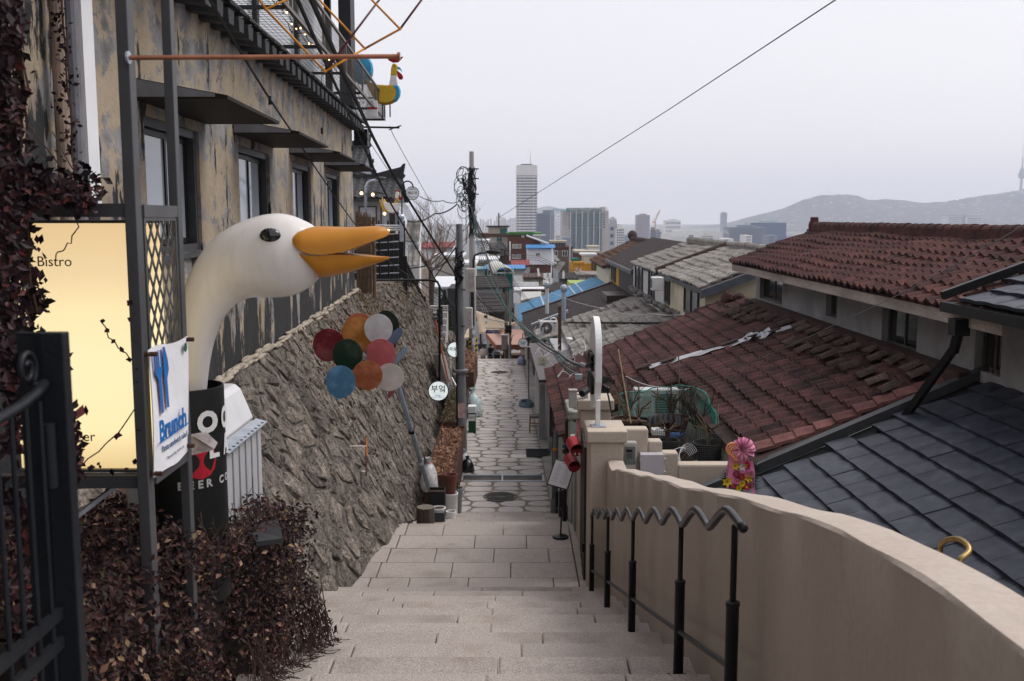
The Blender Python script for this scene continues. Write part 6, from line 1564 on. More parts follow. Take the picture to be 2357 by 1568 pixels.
dpp = thing('grey_downpipe', (.86,19.6,-6.2), 'grey plastic downpipe with orange tape under the red tiled eave', 'pipe')
m = MB(); m.tube([V((1.0,20.2,-4.2)),V((.92,20.1,-4.35)),V((.90,20.05,-4.5)),V((.86,19.9,-6.0))],.055,10); m.build('pipe', M('grey_pvc', (.17,.185,.20), .5, var=.1), dpp, smooth=True); MB().cyl((.86,19.9,-6.2),(.862,19.9,-5.75),.066,n=10).build('socket', M('grey_pvc2', (.15,.16,.175), .5, var=.1), dpp)
for z in (-4.75,-5.25): MB().cyl((.893-.0*z,20.0,z),(.892,20.0,z+.05),.058,n=10).build('tape', M('orange_tape', (.55,.25,.03), .5, var=0), dpp)
gt = thing('mint_gate_wall', (1.05,17.6,-5), 'pale mint rendered wall with capped posts below the red eave', 'wall')
MB().box((1.0,16.0,-6.4),(1.18,24.5,-4.35)).build('wall', MINT, gt)
MOSSC = M('moss_cap', (.30,.31,.27), .95, var=.45, vs=7, bump=.6, fine=.25, fs=30)
for (x0,x1,y0,y1,z) in ((1.02,1.52,17.2,18.3,-3.38),(1.0,1.30,15.6,16.3,-3.60)):
    MB().box((x0,y0,-6.2),(x1,y1,z-.16)).build('post', MINT, gt); MB().box((x0-.04,y0-.04,z-.16),(x1+.04,y1+.04,z)).build('cap', MOSSC, gt, bevel=.03)
    m = MB(); m.ball(((x0+x1)/2,(y0+y1)/2,z-.01),(x1-x0)*.5,(y1-y0)*.5,.09,12,8); m.build('cap_mound', MOSSC, gt, smooth=True)
lt_ = thing('lane_lattice', (.9,22,-5), 'dark rusty window grille on the lane wall under the eave', 'window grille')
m = MB()
for q in range(9): m.cyl((.92,20.9+q*.16,-5.6),(.92,20.9+q*.16,-4.4),.01,n=5)
for q in range(5): m.tube([V((.92,20.9,-5.5+q*.26)),V((.90,21.5,-5.5+q*.26+.05)),V((.92,22.2,-5.5+q*.26))],.01,4)
m.build('bars', RUST, lt_, fix=False)
MB().box((.86,22.4,-5.0),(.98,22.8,-4.3)).build('meter', DGREY, lt_)
ch = thing('wooden_stool', (.72,29.3,-6.4), 'small wooden stool with a brown padded seat beside the lane', 'stool')
zz = path_z(29.3)+.03; SW = M('stool_wood', (.36,.20,.09), .6, var=.2, vs=6)
MB().box((.52,29.05,zz+.44),(.90,29.5,zz+.50)).build('seat', M('stool_pad', (.15,.12,.10), .6, var=.15), ch, bevel=.015)
for x in (.55,.87):
    for y in (29.09,29.46): MB().bar((x,y,zz+.44),(x+(x-.71)*.15,y+(y-29.28)*.15,zz),.035).build('leg', SW, ch)
for y in (29.09,29.46): MB().bar((.55,y,zz+.2),(.87,y,zz+.2),.03,.03).build('stretcher', SW, ch)
mtt = thing('door_mat', (.65,26.2,-6.3), 'black ribbed doormat on the lane at the right edge', 'doormat')
zz = path_z(26.2)+.03; MB().box((.38,25.75,zz-.004),(1.05,26.7,zz+.012)).build('mat', M('mat_rubber', (.022,.022,.024), .9, var=.2), mtt)
for i in range(12): MB().box((.39,25.8+i*.075,zz+.0121),(1.04,25.84+i*.075,zz+.020)).build('rib', M('mat_rib', (.03,.03,.033), .9, var=0), mtt)
hc = thing('hose_coil', (.45,33.6,-6.5), 'coil of blue grey hose lying beside the slim sign post', 'hose')
zz = path_z(33.8)+.03; m = MB()
m.tube([V((.50+math.cos(a)*(.26-.003*i*.2), 33.9+math.sin(a)*.42, zz+.03+.028*(i//14))) for i, a in enumerate(np.linspace(0,2*math.pi*5,70))], .022, 5); m.build('coil', M('hose_blue', (.16,.23,.29), .6, var=.15), hc, smooth=True)
fs_ = thing('flower_sign', at(1256,790+38,27.5), 'pale flower shaped hanging sign with a wire hook by the red eave', 'sign')
c = at(1250,832,27.0); n_ = 6; pts = []
for i in range(36): a = 2*math.pi*i/36; r = .15*(1+.16*math.cos(5*a)); pts.append(V((c.x+math.cos(a)*r, c.y, c.z+math.sin(a)*r)))
MB().prism(pts,(0,.02,0)).build('board', M('flower_board', (.50,.49,.38), .7, var=.1), fs_); MB().tube([c+V((0,0,.15)),c+V((.02,0,.25)),c+V((-.05,0,.3)),c+V((-.08,0,.24))],.012,5).build('hook', M('hook_green', (.2,.2,.08), .6, var=0), fs_)
text('ㅅ', .15, DI, fs_, frame(c+V((.0,-.012,.03)),(1,0,0),Z,(0,-1,0)), .001); text('쉼터', .07, DI, fs_, frame(c+V((0,-.012,-.08)),(1,0,0),Z,(0,-1,0)), .001)
# ================================================================ garden behind the stepped wall
gd = tag(MB().box((1.5,13.35,-6),(3.15,18.9,-4.0)).build('garden_bed', SOIL), 'small raised garden bed between the pillars and the red roof', 'garden bed', kind='structure')
PB = M('black_planter', (.018,.018,.020), .55, var=.25, vs=6); PBR = M('brown_planter', (.07,.038,.03), .6, var=.25, vs=6)
for px, py, Y, r, h, mt_, lab, pn in ((1630,1018,14.6,.23,.62,PB,'biggest black plant pot at the right end of the netted garden',10),(1537,1012,14.5,.17,.5,PB,'black plant pot with bare branches in the middle of the netted garden',14),
    (1500,1000,15.2,.16,.4,PBR,'brown plant pot left of the bare branched black pot',5),(1545,960,16.2,.30,.3,PBR,'wide brown bowl planter at the back of the netted garden',12),(1440,963,15.6,.22,.3,PBR,'brown tub nearest the second pillar in the garden',6),(1470,965,15.8,.2,.3,PB,'black tub in the left of the netted garden',6)):
    c = at(px,py,Y); pot((c.x,c.y,c.z-h), r, h, mt_, lab, plant=pn)
TEAL = M('teal_net', (.01,.16,.12), .6, var=.3, vs=6)
net = thing('garden_net', at(1540,900,16.5), 'teal green plastic net draped over canes round the little garden', 'net')
m = MB()
def catm(P, t): 
    i = min(len(P)-2, int(t*(len(P)-1))); return P[i].lerp(P[i+1], t*(len(P)-1)-i)
topP = [at(1424,908,16.8),at(1470,902,17),at(1510,893,17.2),at(1560,888,17),at(1600,890,16.5),at(1632,915,15.8),at(1650,965,15.2),at(1662,1030,14.6)]
botP = [at(1426,968,16.5),at(1470,972,16.7),at(1510,968,17),at(1560,960,17),at(1600,975,16.5),at(1625,1000,15.6),at(1640,1050,15.0),at(1655,1080,14.5)]
def npt(u, v): return catm(topP,u).lerp(catm(botP,u),v) + V((.02*math.sin(u*40+v*9), .05*math.sin(u*23+v*5), .015*math.sin(u*31)))
for i in range(66):
    u = i/65; m.tube([npt(min(1,max(0,u+ (j-3)*.005*(-1)**j)), j/6) for j in range(7)], .0035, 3, cap=False)
for j in range(17):
    v = j/16; m.tube([npt(i/40, v) for i in range(41)], .0035 if j else .014, 3, cap=False)
for k in range(36):
    u = random.uniform(.84,.98); m.tube([npt(u,v/6)+V((random.uniform(-.05,.03),random.uniform(-.05,.05),0)) for v in range(7)], .004, 3, cap=False)
tag(m.build('mesh', TEAL, net, fix=False), kind='stuff')
cn = MB()
for px,py,Y in ((1424,880,16.4),(1470,880,16.6),(1513,865,17),(1562,820,17),(1600,880,16.3),(1652,930,15),(1545,870,16.2),(1440,870,15.8)):
    MB().cyl(at(px,py,Y), at(px+3,1010,Y-.2), .010, n=6).build('cane', M('garden_cane', (.16,.13,.10), .8, var=.3, vs=9), net)
wf = thing('wire_fence', at(1580,1000,14.2), 'black wire mesh fence in front of the plant pots', 'fence')
m = MB()
a, b = at(1503,985,14.1), at(1660,1000,14.2); c, d = at(1503,1080,13.9), at(1660,1080,14.0)
for i in range(34): t = i/33; m.tube([a.lerp(b,t), c.lerp(d,t)], .003, 3, cap=False)
for i in range(18): t = i/17; m.tube([a.lerp(c,t), b.lerp(d,t)], .003, 3, cap=False)
tag(m.build('mesh', BLACK, wf, fix=False), kind='stuff')
def branches(mb, p, d, L, r, depth, spread=.6, up=.1):
    q = p; n = 3
    pts = [p]
    for i in range(n):
        d = (d + V((random.uniform(-1,1), random.uniform(-1,1), random.uniform(-.6,1)))*.16 + Z*up*.3).normalized(); q = q + d*(L/n); pts.append(q)
    mb.tube(pts, [r*(1-.35*i/n) for i in range(n+1)], 5 if r > .03 else 3, cap=False)
    if depth <= 0: return
    for k in range(random.choice((2,3,3))):
        j = random.randint(1,n); dd = (d + V((random.uniform(-1,1), random.uniform(-1,1), random.uniform(-.4,.9)))*spread).normalized()
        branches(mb, pts[j], dd, L*random.uniform(.6,.82), r*.58, depth-1, spread, up)
for px, py, Y, lab, L in ((1560,1005,14.9,'leafless dark shrub with tangled twigs inside the garden net',.36),(1600,985,15.6,'bare thorny shrub at the right of the garden net',.34),(1450,945,16.0,'thin dry shrub beside the second pillar in the garden',.28)):
    t_ = thing('bare_shrub', at(px,py,Y), lab, 'shrub'); m = MB()
    for q in range(4): branches(m, at(px,py,Y), V((random.uniform(-.6,.6),random.uniform(-.4,.4),1)), L, .011, 4)
    tag(m.build('branches', M('shrub_bark', (.035,.02,.018), .9, var=.4, vs=12), t_, fix=False), kind='stuff')
ug = MB()
for q in range(260):
    p = V((random.uniform(1.5,3.2), random.uniform(14.5,18.6), -3.95)); pt = [p]
    for j in range(3): p = p + V((random.uniform(-.12,.12), random.uniform(-.12,.12), random.uniform(.03,.16))); pt.append(p)
    ug.tube(pt, .005, 3, cap=False)
tag(ug.build('dry_weeds', M('weed_straw', (.15,.10,.06), .9, var=.5, vs=9)), 'dry straw coloured weeds covering the garden bed', 'weeds', kind='stuff')
ac2 = thing('garden_ac_unit', at(1520,925,17.6), 'white air conditioner unit behind the garden net', 'air conditioner')
c = at(1515,925,17.5); MB().box((c.x-.42,17.5,c.z-.28),(c.x+.38,17.8,c.z+.22)).build('case', M('ac_white', (.55,.56,.56), .5, var=.1), ac2, bevel=.02)
for i in range(8): MB().box((c.x-.05,17.485,c.z-.2+i*.045),(c.x+.32,17.499,c.z-.175+i*.045)).build('louver', M('ac_green', (.05,.12,.10), .5, var=0), ac2)
MB().box((c.x-.38,17.488,c.z-.2),(c.x-.12,17.499,c.z+.1)).build('front_panel', M('ac_pinkish', (.45,.36,.33), .6, var=.2), ac2)
ts = thing('black_sheet', at(1530,950,15.2), 'crumpled black ribbed plastic sheet lying among the plant pots', 'plastic sheet')
m = MB(); m.grid(lambda u,v: at(lerp(1490,1575,u), lerp(985,958,v)-12*math.sin(u*3), 15.2+v*.5)+V((0,0,.012*math.sin(u*45)+.05*math.sin(v*4))), 40, 5); m.build('sheet', M('black_poly', (.010,.010,.012), .6, var=.2, spec=.1), ts, smooth=True)
MB().box(at(1500,1000,14.9)-V((.0,.1,.0)), at(1500,1000,14.9)+V((.22,.1,.09))).build('seed_tray', WHITE, thing('seed_tray', at(1500,1000,14.9), 'small white tray beside the brown pot in the garden', 'tray'), bevel=.01)
t_ = thing('blue_can', at(1555,1012,14.9), 'small blue watering can between the garden pots', 'watering can'); c = at(1552,1005,14.9)
MB().cyl(c-V((.08,0,0)), c+V((.08,0,.01)), .06, n=12).build('body', M('can_blue', (.02,.08,.22), .4, var=.1), t_); MB().cyl(c+V((.08,0,0)), c+V((.16,0,.05)), .015,n=6).build('spout', M('can_blue2', (.02,.08,.22), .4, var=0), t_)
wc = thing('white_cable_coil', at(1570,1050,13.6), 'loose coil of white cable hanging on the stepped wall', 'cable'); m = MB()
for q in range(6): 
    c = at(1575+q*2.0,1056-q*1.5,13.6+q*.03); rr = .10+.012*q; m.tube([c+V((math.cos(a)*rr*.8, math.sin(a)*.06, math.sin(a)*rr)) for a in np.linspace(.3,5.9,18)], .0028, 4)
m.tube([at(1545,1053,13.6),at(1550,1036,13.6),at(1565,1030,13.6),at(1578,1032,13.6)],.005,4)
m.build('coil', WHITE, wc, fix=False)
br_ = thing('bamboo_cane', at(1430,900,15), 'tall brown cane leaning beside the second pillar', 'cane'); MB().cyl(at(1423,805,16.5), at(1452,975,14.9), .013, n=6).build('cane', M('cane_brown', (.20,.13,.075), .7, var=.3, vs=9), br_)

# ================================================================ celebration wreath stand
wr = thing('flower_wreath', at(1700,1130,11.6), 'pink tulle bow wreath stand with bright flowers and a lettered ribbon', 'flower wreath')
PINK = M('pink_tulle', (.74,.24,.40), .6, var=.15, vs=7, col2=(.84,.42,.56), cut=(.4,.7))
WY = 11.5; c0 = at(1700,1040,WY); k = WY/F
def wp(px, py, dy=0): return at(px,py,WY+dy)
m = MB()
for q in range(9):                                              # ruffled bow
    a0 = R(-15+q*46+random.uniform(-18,18)); L = random.uniform(.09,.155); cc = wp(1703,1031)
    m.grid(lambda u,v: cc + V((math.cos(a0+(v-.5)*.95)*L*u*1.02, -.05-.09*math.sin(u*2.4)+.028*math.sin(v*13+q), math.sin(a0+(v-.5)*.95)*L*u*1.1)), 7, 10)
for q in range(5):
    m.grid(lambda u,v: wp(1690+q*8-8+ (v-.5)*14*(1+u), 1045+u*(62+q*3)) + V((0,-.04+.03*math.sin(v*9+q*2),0)), 6, 6)
m.build('tulle_bow', PINK, wr, smooth=True, fix=False)
m = MB()
for q in range(4): m.tube([wp(1686+14*math.cos(a)*(1-.1*q)+q*3, 1034-14*math.sin(a)+q*4,-.12) for a in np.linspace(0,5.2,12)], .013-.001*q, 6)
m.build('ribbon_rose', M('orange_ribbon', (.80,.27,.14), .5, var=.3, vs=30, col2=(.82,.42,.20), cut=(.45,.6)), wr, smooth=True)
RIB = M('ribbon_pink', (.70,.25,.42), .5, var=.05)
MB().grid(lambda u,v: wp(1721+v*9+u*8+2*math.sin(u*6), 1058+u*75) + V((0,-.06+.01*math.sin(u*9),0)), 10, 2).build('ribbon', RIB, wr, fix=False)
MB().grid(lambda u,v: wp(1676-u*8+v*7, 1075+u*46) + V((0,-.05,0)), 8, 2).build('ribbon', RIB, wr, fix=False)
for s_, py in (('축',1092),('개',1105),('업',1118)): text(s_, .075, DI, wr, frame(wp(1730,py,-.085), (1,0,-.1), (.1,0,1), (0,-1,0)), .001)
PALM = M('palm_green', (.012,.03,.018), .5, var=.4, vs=12)
for (bx_, by_, ang) in ((1683,1105,120),(1688,1118,150),(1718,1105,45),(1722,1120,15),(1712,1040,70),(1690,1125,185),(1728,1085,55)):
    b = wp(bx_,by_,.08)
    for q in range(9):
        a = R(ang-50+q*12); e = b + V((math.cos(a)*.17, random.uniform(-.03,.03), math.sin(a)*.17)); s_ = V((-math.sin(a),0,math.cos(a)))*.008
        MB().prism([b, b.lerp(e,.5)+s_, e, b.lerp(e,.5)-s_],(0,.003,0)).build('palm_leaf', PALM, wr)
def flower(px, py, r, col, n, cen, name='flower', dy=-.06, lily=False):
    c = wp(px,py,dy); fo = MB()
    for q in range(n):
        a = 2*math.pi*q/n + px; a1 = a+R(160/n); a2 = a-R(160/n); tip = c+V((math.cos(a)*r, -.01 if not lily else -.035, math.sin(a)*r))
        fo.add([c, c+V((math.cos(a1)*r*.6,-.022,math.sin(a1)*r*.6)), tip, c+V((math.cos(a2)*r*.6,-.022,math.sin(a2)*r*.6))], [(0,1,2,3)])
    o = fo.build(name, col, wr, fix=False)
    MB().ball(c+V((0,-.012,0)), r*.26, r*.15, r*.26, 8, 6).build('flower_centre', cen, o)
FR, FY_, FP, FM, FW = M('petal_red', (.42,.01,.02), .6, var=.2), M('petal_yellow', (.75,.52,.02), .6, var=.15), M('petal_pink', (.70,.16,.36), .6, var=.2), M('petal_magenta', (.36,.02,.12), .6, var=.2), M('petal_white', (.75,.72,.74), .6, var=.05)
YC = M('flower_eye', (.35,.20,.03), .8, var=.2)
for f in ((1692,1072,.042,FY_,6,YC,1),(1708,1074,.04,FW,6,FY_,1),(1718,1070,.045,FR,14,YC,0),(1694,1090,.042,FM,14,YC,0),(1706,1096,.042,FR,14,YC,0),(1720,1090,.040,FP,16,YC,0),(1722,1100,.045,FY_,6,YC,1),(1696,1108,.038,FP,14,YC,0),(1708,1113,.040,FY_,14,YC,0),(1718,1121,.044,FR,12,FY_,0),(1673,1108,.055,FY_,6,YC,1),(1686,1118,.035,FM,12,YC,0),(1700,1124,.036,FY_,12,YC,0)):
    flower(f[0],f[1],f[2]*1.25,f[3],f[4],f[5],lily=bool(f[6]))
MB().lathe(wp(1700,1100,.05), [(.10,-.12),(.13,0),(.06,.1)], 12).build('foam_core', PALM, wr)
for x in (-.12,.12): MB().cyl(wp(1700,1090,.05), V((c0.x+x, WY+.05+abs(x), -4.25)), .012, n=6).build('easel_leg', M('easel_wood', (.3,.2,.12), .7, var=.2), wr)
MB().cyl(wp(1700,1090,.05), V((c0.x, WY+.35, -4.25)), .012, n=6).build('easel_leg', M('easel_wood2', (.3,.2,.12), .7, var=.2), wr)
MB().tube([wp(1706,1030,.05), wp(1704,1012,.05), wp(1692,1000,.05)], [.02,.015,.004], 6).build('leaf_tip', M('olive_leaf', (.10,.09,.03), .6, var=.3), wr)
tag(MB().box((1.5,7,-6),(3.2,13.1,-4.25)).build('courtyard', CONC), 'narrow concrete yard between the stucco wall and the slate roof', 'yard', kind='structure')

# ================================================================ roof clutter: AC unit, vents, posts
ac = thing('roof_ac_unit', at(1262,752,38), 'white outdoor air conditioner unit with a round fan on the brown roof', 'air conditioner')
c = at(1264,754,38); ACW = M('ac_case', (.62,.61,.60), .5, var=.08)
MB().box((c.x-.36,38,c.z-.28),(c.x+.31,38.3,c.z+.24)).build('case', ACW, ac, bevel=.02)
fc = V((c.x-.10,37.995,c.z-.02)); MB().lathe(fc, [(.22,-.02),(.22,.012),(.2,.015)], 24, axis=(0,-1,0)).build('fan_ring', DGREY, ac)
m = MB()
for q in range(18): a = 2*math.pi*q/18; m.bar(fc+V((math.cos(a)*.05,-.022,math.sin(a)*.05)), fc+V((math.cos(a+.5)*.2,-.022,math.sin(a+.5)*.2)), .014, .006)
m.build('fan_grille', PLG, ac, fix=False); MB().lathe(fc, [(.055,0),(.055,.03)], 14, axis=(0,-1,0)).build('fan_hub', ACW, ac)
MB().ball((c.x+.21,37.992,c.z+.16), .055,.004,.022,12,6).build('blue_badge', M('badge_blue', (.01,.03,.2), .4, var=0), ac)
for q in range(4): MB().box((c.x+.15,37.99,c.z+.05-q*.07),(c.x+.28,37.999,c.z+.07-q*.07)).build('grip_slot', PLG, ac)
MB().tube([V((c.x+.05,38.1,c.z+.24))]+[V((c.x+.17-.12*math.cos(a), 38.15, c.z+.27+.09*math.sin(a))) for a in np.linspace(0,math.pi,7)]+[V((c.x+.36,38.2,c.z-.1))], .022, 6).build('hose', WHITE, ac, smooth=True)
MB().bar((c.x-.40,37.9,c.z+.32),(c.x-.30,37.95,c.z+.08),.05,.03).build('bracket', WHITE, ac); MB().cyl((c.x-.25,37.8,c.z+.02),(c.x-.24,37.8,c.z-.6),.03,n=7).build('stay', GALV, ac)
ac3 = thing('wall_ac_unit', at(1690,770/1,30), 'white air conditioner unit on the wall below the grey roof', 'air conditioner')
c = at(1266+995/4.0,460+770/4.0,31.5); MB().box((c.x-.2,31.3,c.z-.22),(c.x+.15,31.8,c.z+.2)).build('case', ACW, ac3, bevel=.02); MB().lathe((c.x-.21,31.55,c.z), [(.15,0),(.15,.01)], 16, axis=(-1,0,0)).build('fan_ring', DGREY, ac3)
def vent(px, y0, y1, Y, r, mt_, lab, cap=True):
    a, b = at(px,y1,Y), at(px,y0,Y); t_ = thing('vent_pipe', a, lab, 'vent pipe'); MB().cyl(a,(a.x,a.y,b.z),r,n=12).build('pipe', mt_, t_, smooth=True, sharp=40)
    if cap:
        MB().lathe((a.x,a.y,b.z), [(r*.9,0),(r*1.5,.06),(r*1.75,.17),(r*1.3,.27),(r*.5,.32)], 16).build('turbine_cap', GALV, t_)
        m = MB()
        for q in range(14): aa = 2*math.pi*q/14; m.bar((a.x+math.cos(aa)*r*1.5,a.y+math.sin(aa)*r*1.5,b.z+.05),(a.x+math.cos(aa+.3)*r*1.6,a.y+math.sin(aa+.3)*r*1.6,b.z+.24),.02,.02)
        m.build('turbine_fins', GALV, t_, fix=False)
vent(1297,672,812,43,.095,M('vent_blue_grey', (.36,.42,.50), .45, var=.1),'taller pale blue vent pipe with a turbine cap among the brown roofs')
vent(1259,664,722,46,.085,M('vent_white', (.60,.60,.62), .45, var=.1),'shorter white vent pipe with a turbine cap left of the pale blue one')
t_ = thing('rusty_post', at(1288,815,33), 'square rust brown post with a pale cap rising from the flat roof', 'post'); a, b = at(1288,818,33), at(1288,697,33)
MB().box((a.x-.055,32.95,a.z),(a.x+.055,33.06,b.z)).build('post', M('rusty_square', (.10,.06,.04), .7, metal=.2, var=.35, vs=4), t_); MB().box((a.x-.07,32.93,b.z-.12),(a.x+.07,33.08,b.z)).build('cap', M('cap_beige', (.24,.21,.18), .7, var=.3), t_)
t_ = thing('white_disc', at(1310,781,30), 'small round white smoke vent on the flat roof', 'vent'); MB().lathe(at(1310,783,30), [(.1,0),(.11,.04),(.08,.07),(.02,.08)], 14).build('vent', WHITE, t_)

# ================================================================ hanok-style cafe, trellis and railings beyond the old cafe
HT_ = M('black_roof_tile', (.035,.036,.04), .6, var=.3, vs=3, bump=.3)
def hanok(x0, x1, Y, zr, ze, run, wallz, lab, horn=.35):
    t_ = thing('hanok_building', ((x0+x1)/2,Y,wallz), lab, 'building')
    me = tile_mesh(.30,.42,.06,.02,HT_,'roof_tile'); up = V((0,run,zr-ze)).normalized(); L = math.hypot(run,zr-ze); nn = V((1,0,0)).cross(up)
    nx_, nyy = int((x1-x0)/.30), int(L/.36); kk = 0
    for i in range(nyy):
        for j in range(nx_):
            if kk < 300: inst(me, t_, frame(V((x1-.3-j*.30, Y-run, ze))+up*(i*.36)+nn*.03, (1,0,0), (up-nn*.06).normalized(), nn), 'roof_tile'); kk += 1
    MB().hexa([(x0,Y-run,ze-.12),(x1,Y-run,ze-.12),(x1,Y,zr-.12),(x0,Y,zr-.12),(x0,Y-run,ze-.02),(x1,Y-run,ze-.02),(x1,Y,zr-.02),(x0,Y,zr-.02)]).build('roof_deck', HT_, t_)
    MB().hexa([(x0,Y,zr-.12),(x1,Y,zr-.12),(x1,Y+run,ze-.12),(x0,Y+run,ze-.12),(x0,Y,zr-.02),(x1,Y,zr-.02),(x1,Y+run,ze-.02),(x0,Y+run,ze-.02)]).build('roof_back', HT_, t_)
    MB().prism([(x0,Y-.12,zr-.06),(x1-1.2,Y-.12,zr-.06),(x1-.05,Y-.12,zr-.05),(x1+.1,Y-.12,zr+.12),(x1+.02,Y-.12,zr+.22),(x1+.10,Y-.12,zr+.28+horn),(x1+.0,Y-.12,zr+.26+horn),(x1-.1,Y-.12,zr+.2+horn*.8),(x1-1.3,Y-.12,zr+.18),(x0,Y-.12,zr+.16)],(0,.26,0)).build('ridge', M('ridge_black', (.025,.025,.028), .5, var=.2), t_)
    MB().prism([(x1-.25,Y-run*.96,ze-.12),(x1-.25,Y+run*.96,ze-.12),(x1-.25,Y,zr-.15)],(.1,0,0)).build('gable', M('gable_grey', (.20,.22,.26), .8, var=.15), t_)
    MB().box((x0,Y-run+.45,wallz),(x1-.4,Y+run-.45,ze-.1)).build('wall', M('hanok_wall', (.40,.40,.41), .9, var=.15), t_)
    return t_
hk = hanok(-9.5,-4.62,42.8,1.62,.75,2.0,-2.8,'dark tiled roof building with an upturned ridge end by the round sign')
w0 = 42.8-2.0+.45
for x in (-6.3,-5.4): winbox(hk, (x,w0,-.55),(x+.75,w0,.45), M('hanok_frame', (.07,.035,.025), .6, var=.2), M('hanok_glass', (.42,.44,.46), .15, var=.15), ax='y', nm=0)
MB().box((-9.4,w0-.05,-1.1),(-5.02,w0-.003,-.62)).build('dark_band', BLACK, hk); MB().box((-5.02,w0-.2,-2.8),(-4.8,w0+.1,.6)).build('corner_post', M('dark_post', (.04,.03,.027), .6, var=.2), hk)
hk2 = hanok(-12,-6.55,46.5,3.15,2.1,2.0,-2,'taller dark tiled roof just showing past the end of the plastered cafe')
# street lamp
sl2 = thing('street_lamp', at(843,470,37), 'curved grey street lamp behind the end of the cafe', 'street lamp')
MB().tube([at(842,520,37),at(842,430,37),at(847,420,37),at(856,416,37),at(872,414,37)], .05, 8).build('arm', GALV, sl2, smooth=True); MB().ball(at(877,411,37), .22,.12,.07,12,6).build('lamp_head', DGREY, sl2, smooth=True)
# trellis of hoops with bulbs
tr = thing('hoop_trellis', at(870,470,37.5), 'wire hoop trellis with round bulbs beside the white rooster', 'trellis'); 
for q in range(8):
    Y = 35.6+q*.35; pts = [V((-6.1+1.75*(1-math.cos(a))*.72, Y, -1.2+2.1*math.sin(a)**.8 if math.sin(a)>0 else -1.2)) for a in np.linspace(0,math.pi,14)]
    MB().tube(pts, .008, 4).build('hoop', DGREY, tr, fix=False)
bulbs([at(x,y,35.5) for x,y in ((832,443),(858,446),(885,490),(880,530),(886,529),(893,529),(886,533))], 'warm glowing round bulbs hung on the hoop trellis', .055)
# reed screen at the end of the cafe
rs = thing('reed_screen', (-4.4,29,-2), 'upright brown reed screen at the far corner of the cafe', 'screen'); a, b = at(818,492,28.3), at(848,680,28.3)
REED = M('reed', (.22,.15,.10), .9, var=.3, vs=14)
m = MB()
for i in range(44):
    t = i/43; x = lerp(-4.42,-3.98,t)+random.uniform(-.006,.006); m.cyl((x,28.35+.05*math.sin(i*1.7),-2.15),(x+random.uniform(-.01,.01),28.35,.10+random.uniform(-.05,.12)-.1*t),.009,n=4,cap=False)
tag(m.build('reeds', REED, rs, fix=False), kind='stuff'); MB().box((-4.43,28.38,-2.15),(-3.98,28.42,.0)).build('backing', REED, rs)
for z in (-.3,-1.0,-1.7): MB().bar((-4.45,28.32,z),(-3.96,28.32,z),.012).build('binding_wire', DGREY, rs)
MB().cyl((-3.93,28.45,-2.3),(-3.92,28.45,.0),.05,n=8).build('wooden_post', M('post_wood', (.16,.10,.065), .85, var=.3, vs=5), rs)
t_ = thing('drain_spout', at(828,678,29), 'short steel drain spout at the foot of the reed screen', 'pipe'); MB().cyl(at(818,678,29), at(838,679,28.6), .075, n=12).build('pipe', GALV, t_, smooth=True, sharp=40)
# cage balcony
cg = thing('railing_cage', at(890,570,36), 'steel railing cage of bent horizontal bars beside the reed screen', 'railing')
for q in range(7): 
    z = at(900,520+q*18,36).z; a, b = V((-5.9,36.5,z-.0)), V((-4.1,36.0,z)); MB().tube([a, a.lerp(b,.6)+V((0,0,-.05)), b, b+V((.05,1.5,.02))], .022, 5).build('bar', GALV, cg)
for x in (855,872,893,903,918,930): MB().bar(at(x,508,36.1), V((at(x,508,36.1).x,36.1,-2.3)), .06).build('post', BLACK, cg)
for q in range(3): MB().cyl(at(822,518+q*5,35.9), at(920,520+q*5,35.9), .035, n=7).build('top_pipe', GALV, cg)
MB().box((-6,36.8,-2.4),(-4.2,37,-.6)).build('back_slats', M('slat_dark', (.02,.02,.022), .6, var=.3, stretch=(9,1,1)), cg)
tag(MB().box((-9,33.5,-6.6),(-3.9,47,-2.3)).build('upper_terrace', MORTAR), 'raised ground behind the rubble wall where the hanok stands', 'terrace', kind='structure')
# corner post with white finial and gatehouse roof
pl2 = thing('gate_post', at(926,560,36), 'tall dark post with a white finial beside the railing cage', 'post'); a, b = at(925,640,35.5), at(925,505,35.5)
MB().box((a.x-.07,35.4,a.z),(a.x+.09,35.55,at(0,556,35.5).z)).build('lower_post', BLACK, pl2); MB().box((a.x-.05,35.42,at(0,556,35.5).z),(a.x+.08,35.53,b.z)).build('upper_post', GALV, pl2); MB().ball((a.x,35.5,b.z+.08),.12,.12,.11,10,8).build('finial', GALV, pl2)
gh = thing('gatehouse_roof', at(948,540,38.5), 'little grey tiled gate roof with a white eave beside the bare tree', 'gatehouse')
me = tile_mesh(.26,.36,.05,.02,GRYT,'roof_tile'); up = V((0,.72,.69)).normalized(); nn = V((1,0,0)).cross(up); o0 = at(933,557,38.0)
for i in range(5):
    for j in range(2): inst(me, gh, frame(o0+V((.0+j*.26,0,0))+up*(i*.2)+nn*.02, (1,0,0), (up-nn*.06).normalized(), nn), 'roof_tile')
MB().hexa([o0+V((0,0,-.12)),o0+V((.55,0,-.12)),o0+V((.55,.85,.62)),o0+V((0,.85,.62)),o0+V((0,0,-.03)),o0+V((.55,0,-.03)),o0+V((.55,.85,.78)),o0+V((0,.85,.78))]).build('eave', WHITE, gh)
MB().box((o0.x+.06,38.3,-6),(o0.x+.5,39.0,o0.z-.05)).build('wall', WHITE, gh)
o1 = at(937,612,37.4)
for i in range(4):
    for j in range(2): inst(me, gh, frame(o1+V((j*.2,0,0))+up*(i*.14), (1,0,0), (up-nn*.06).normalized(), nn), 'roof_tile')
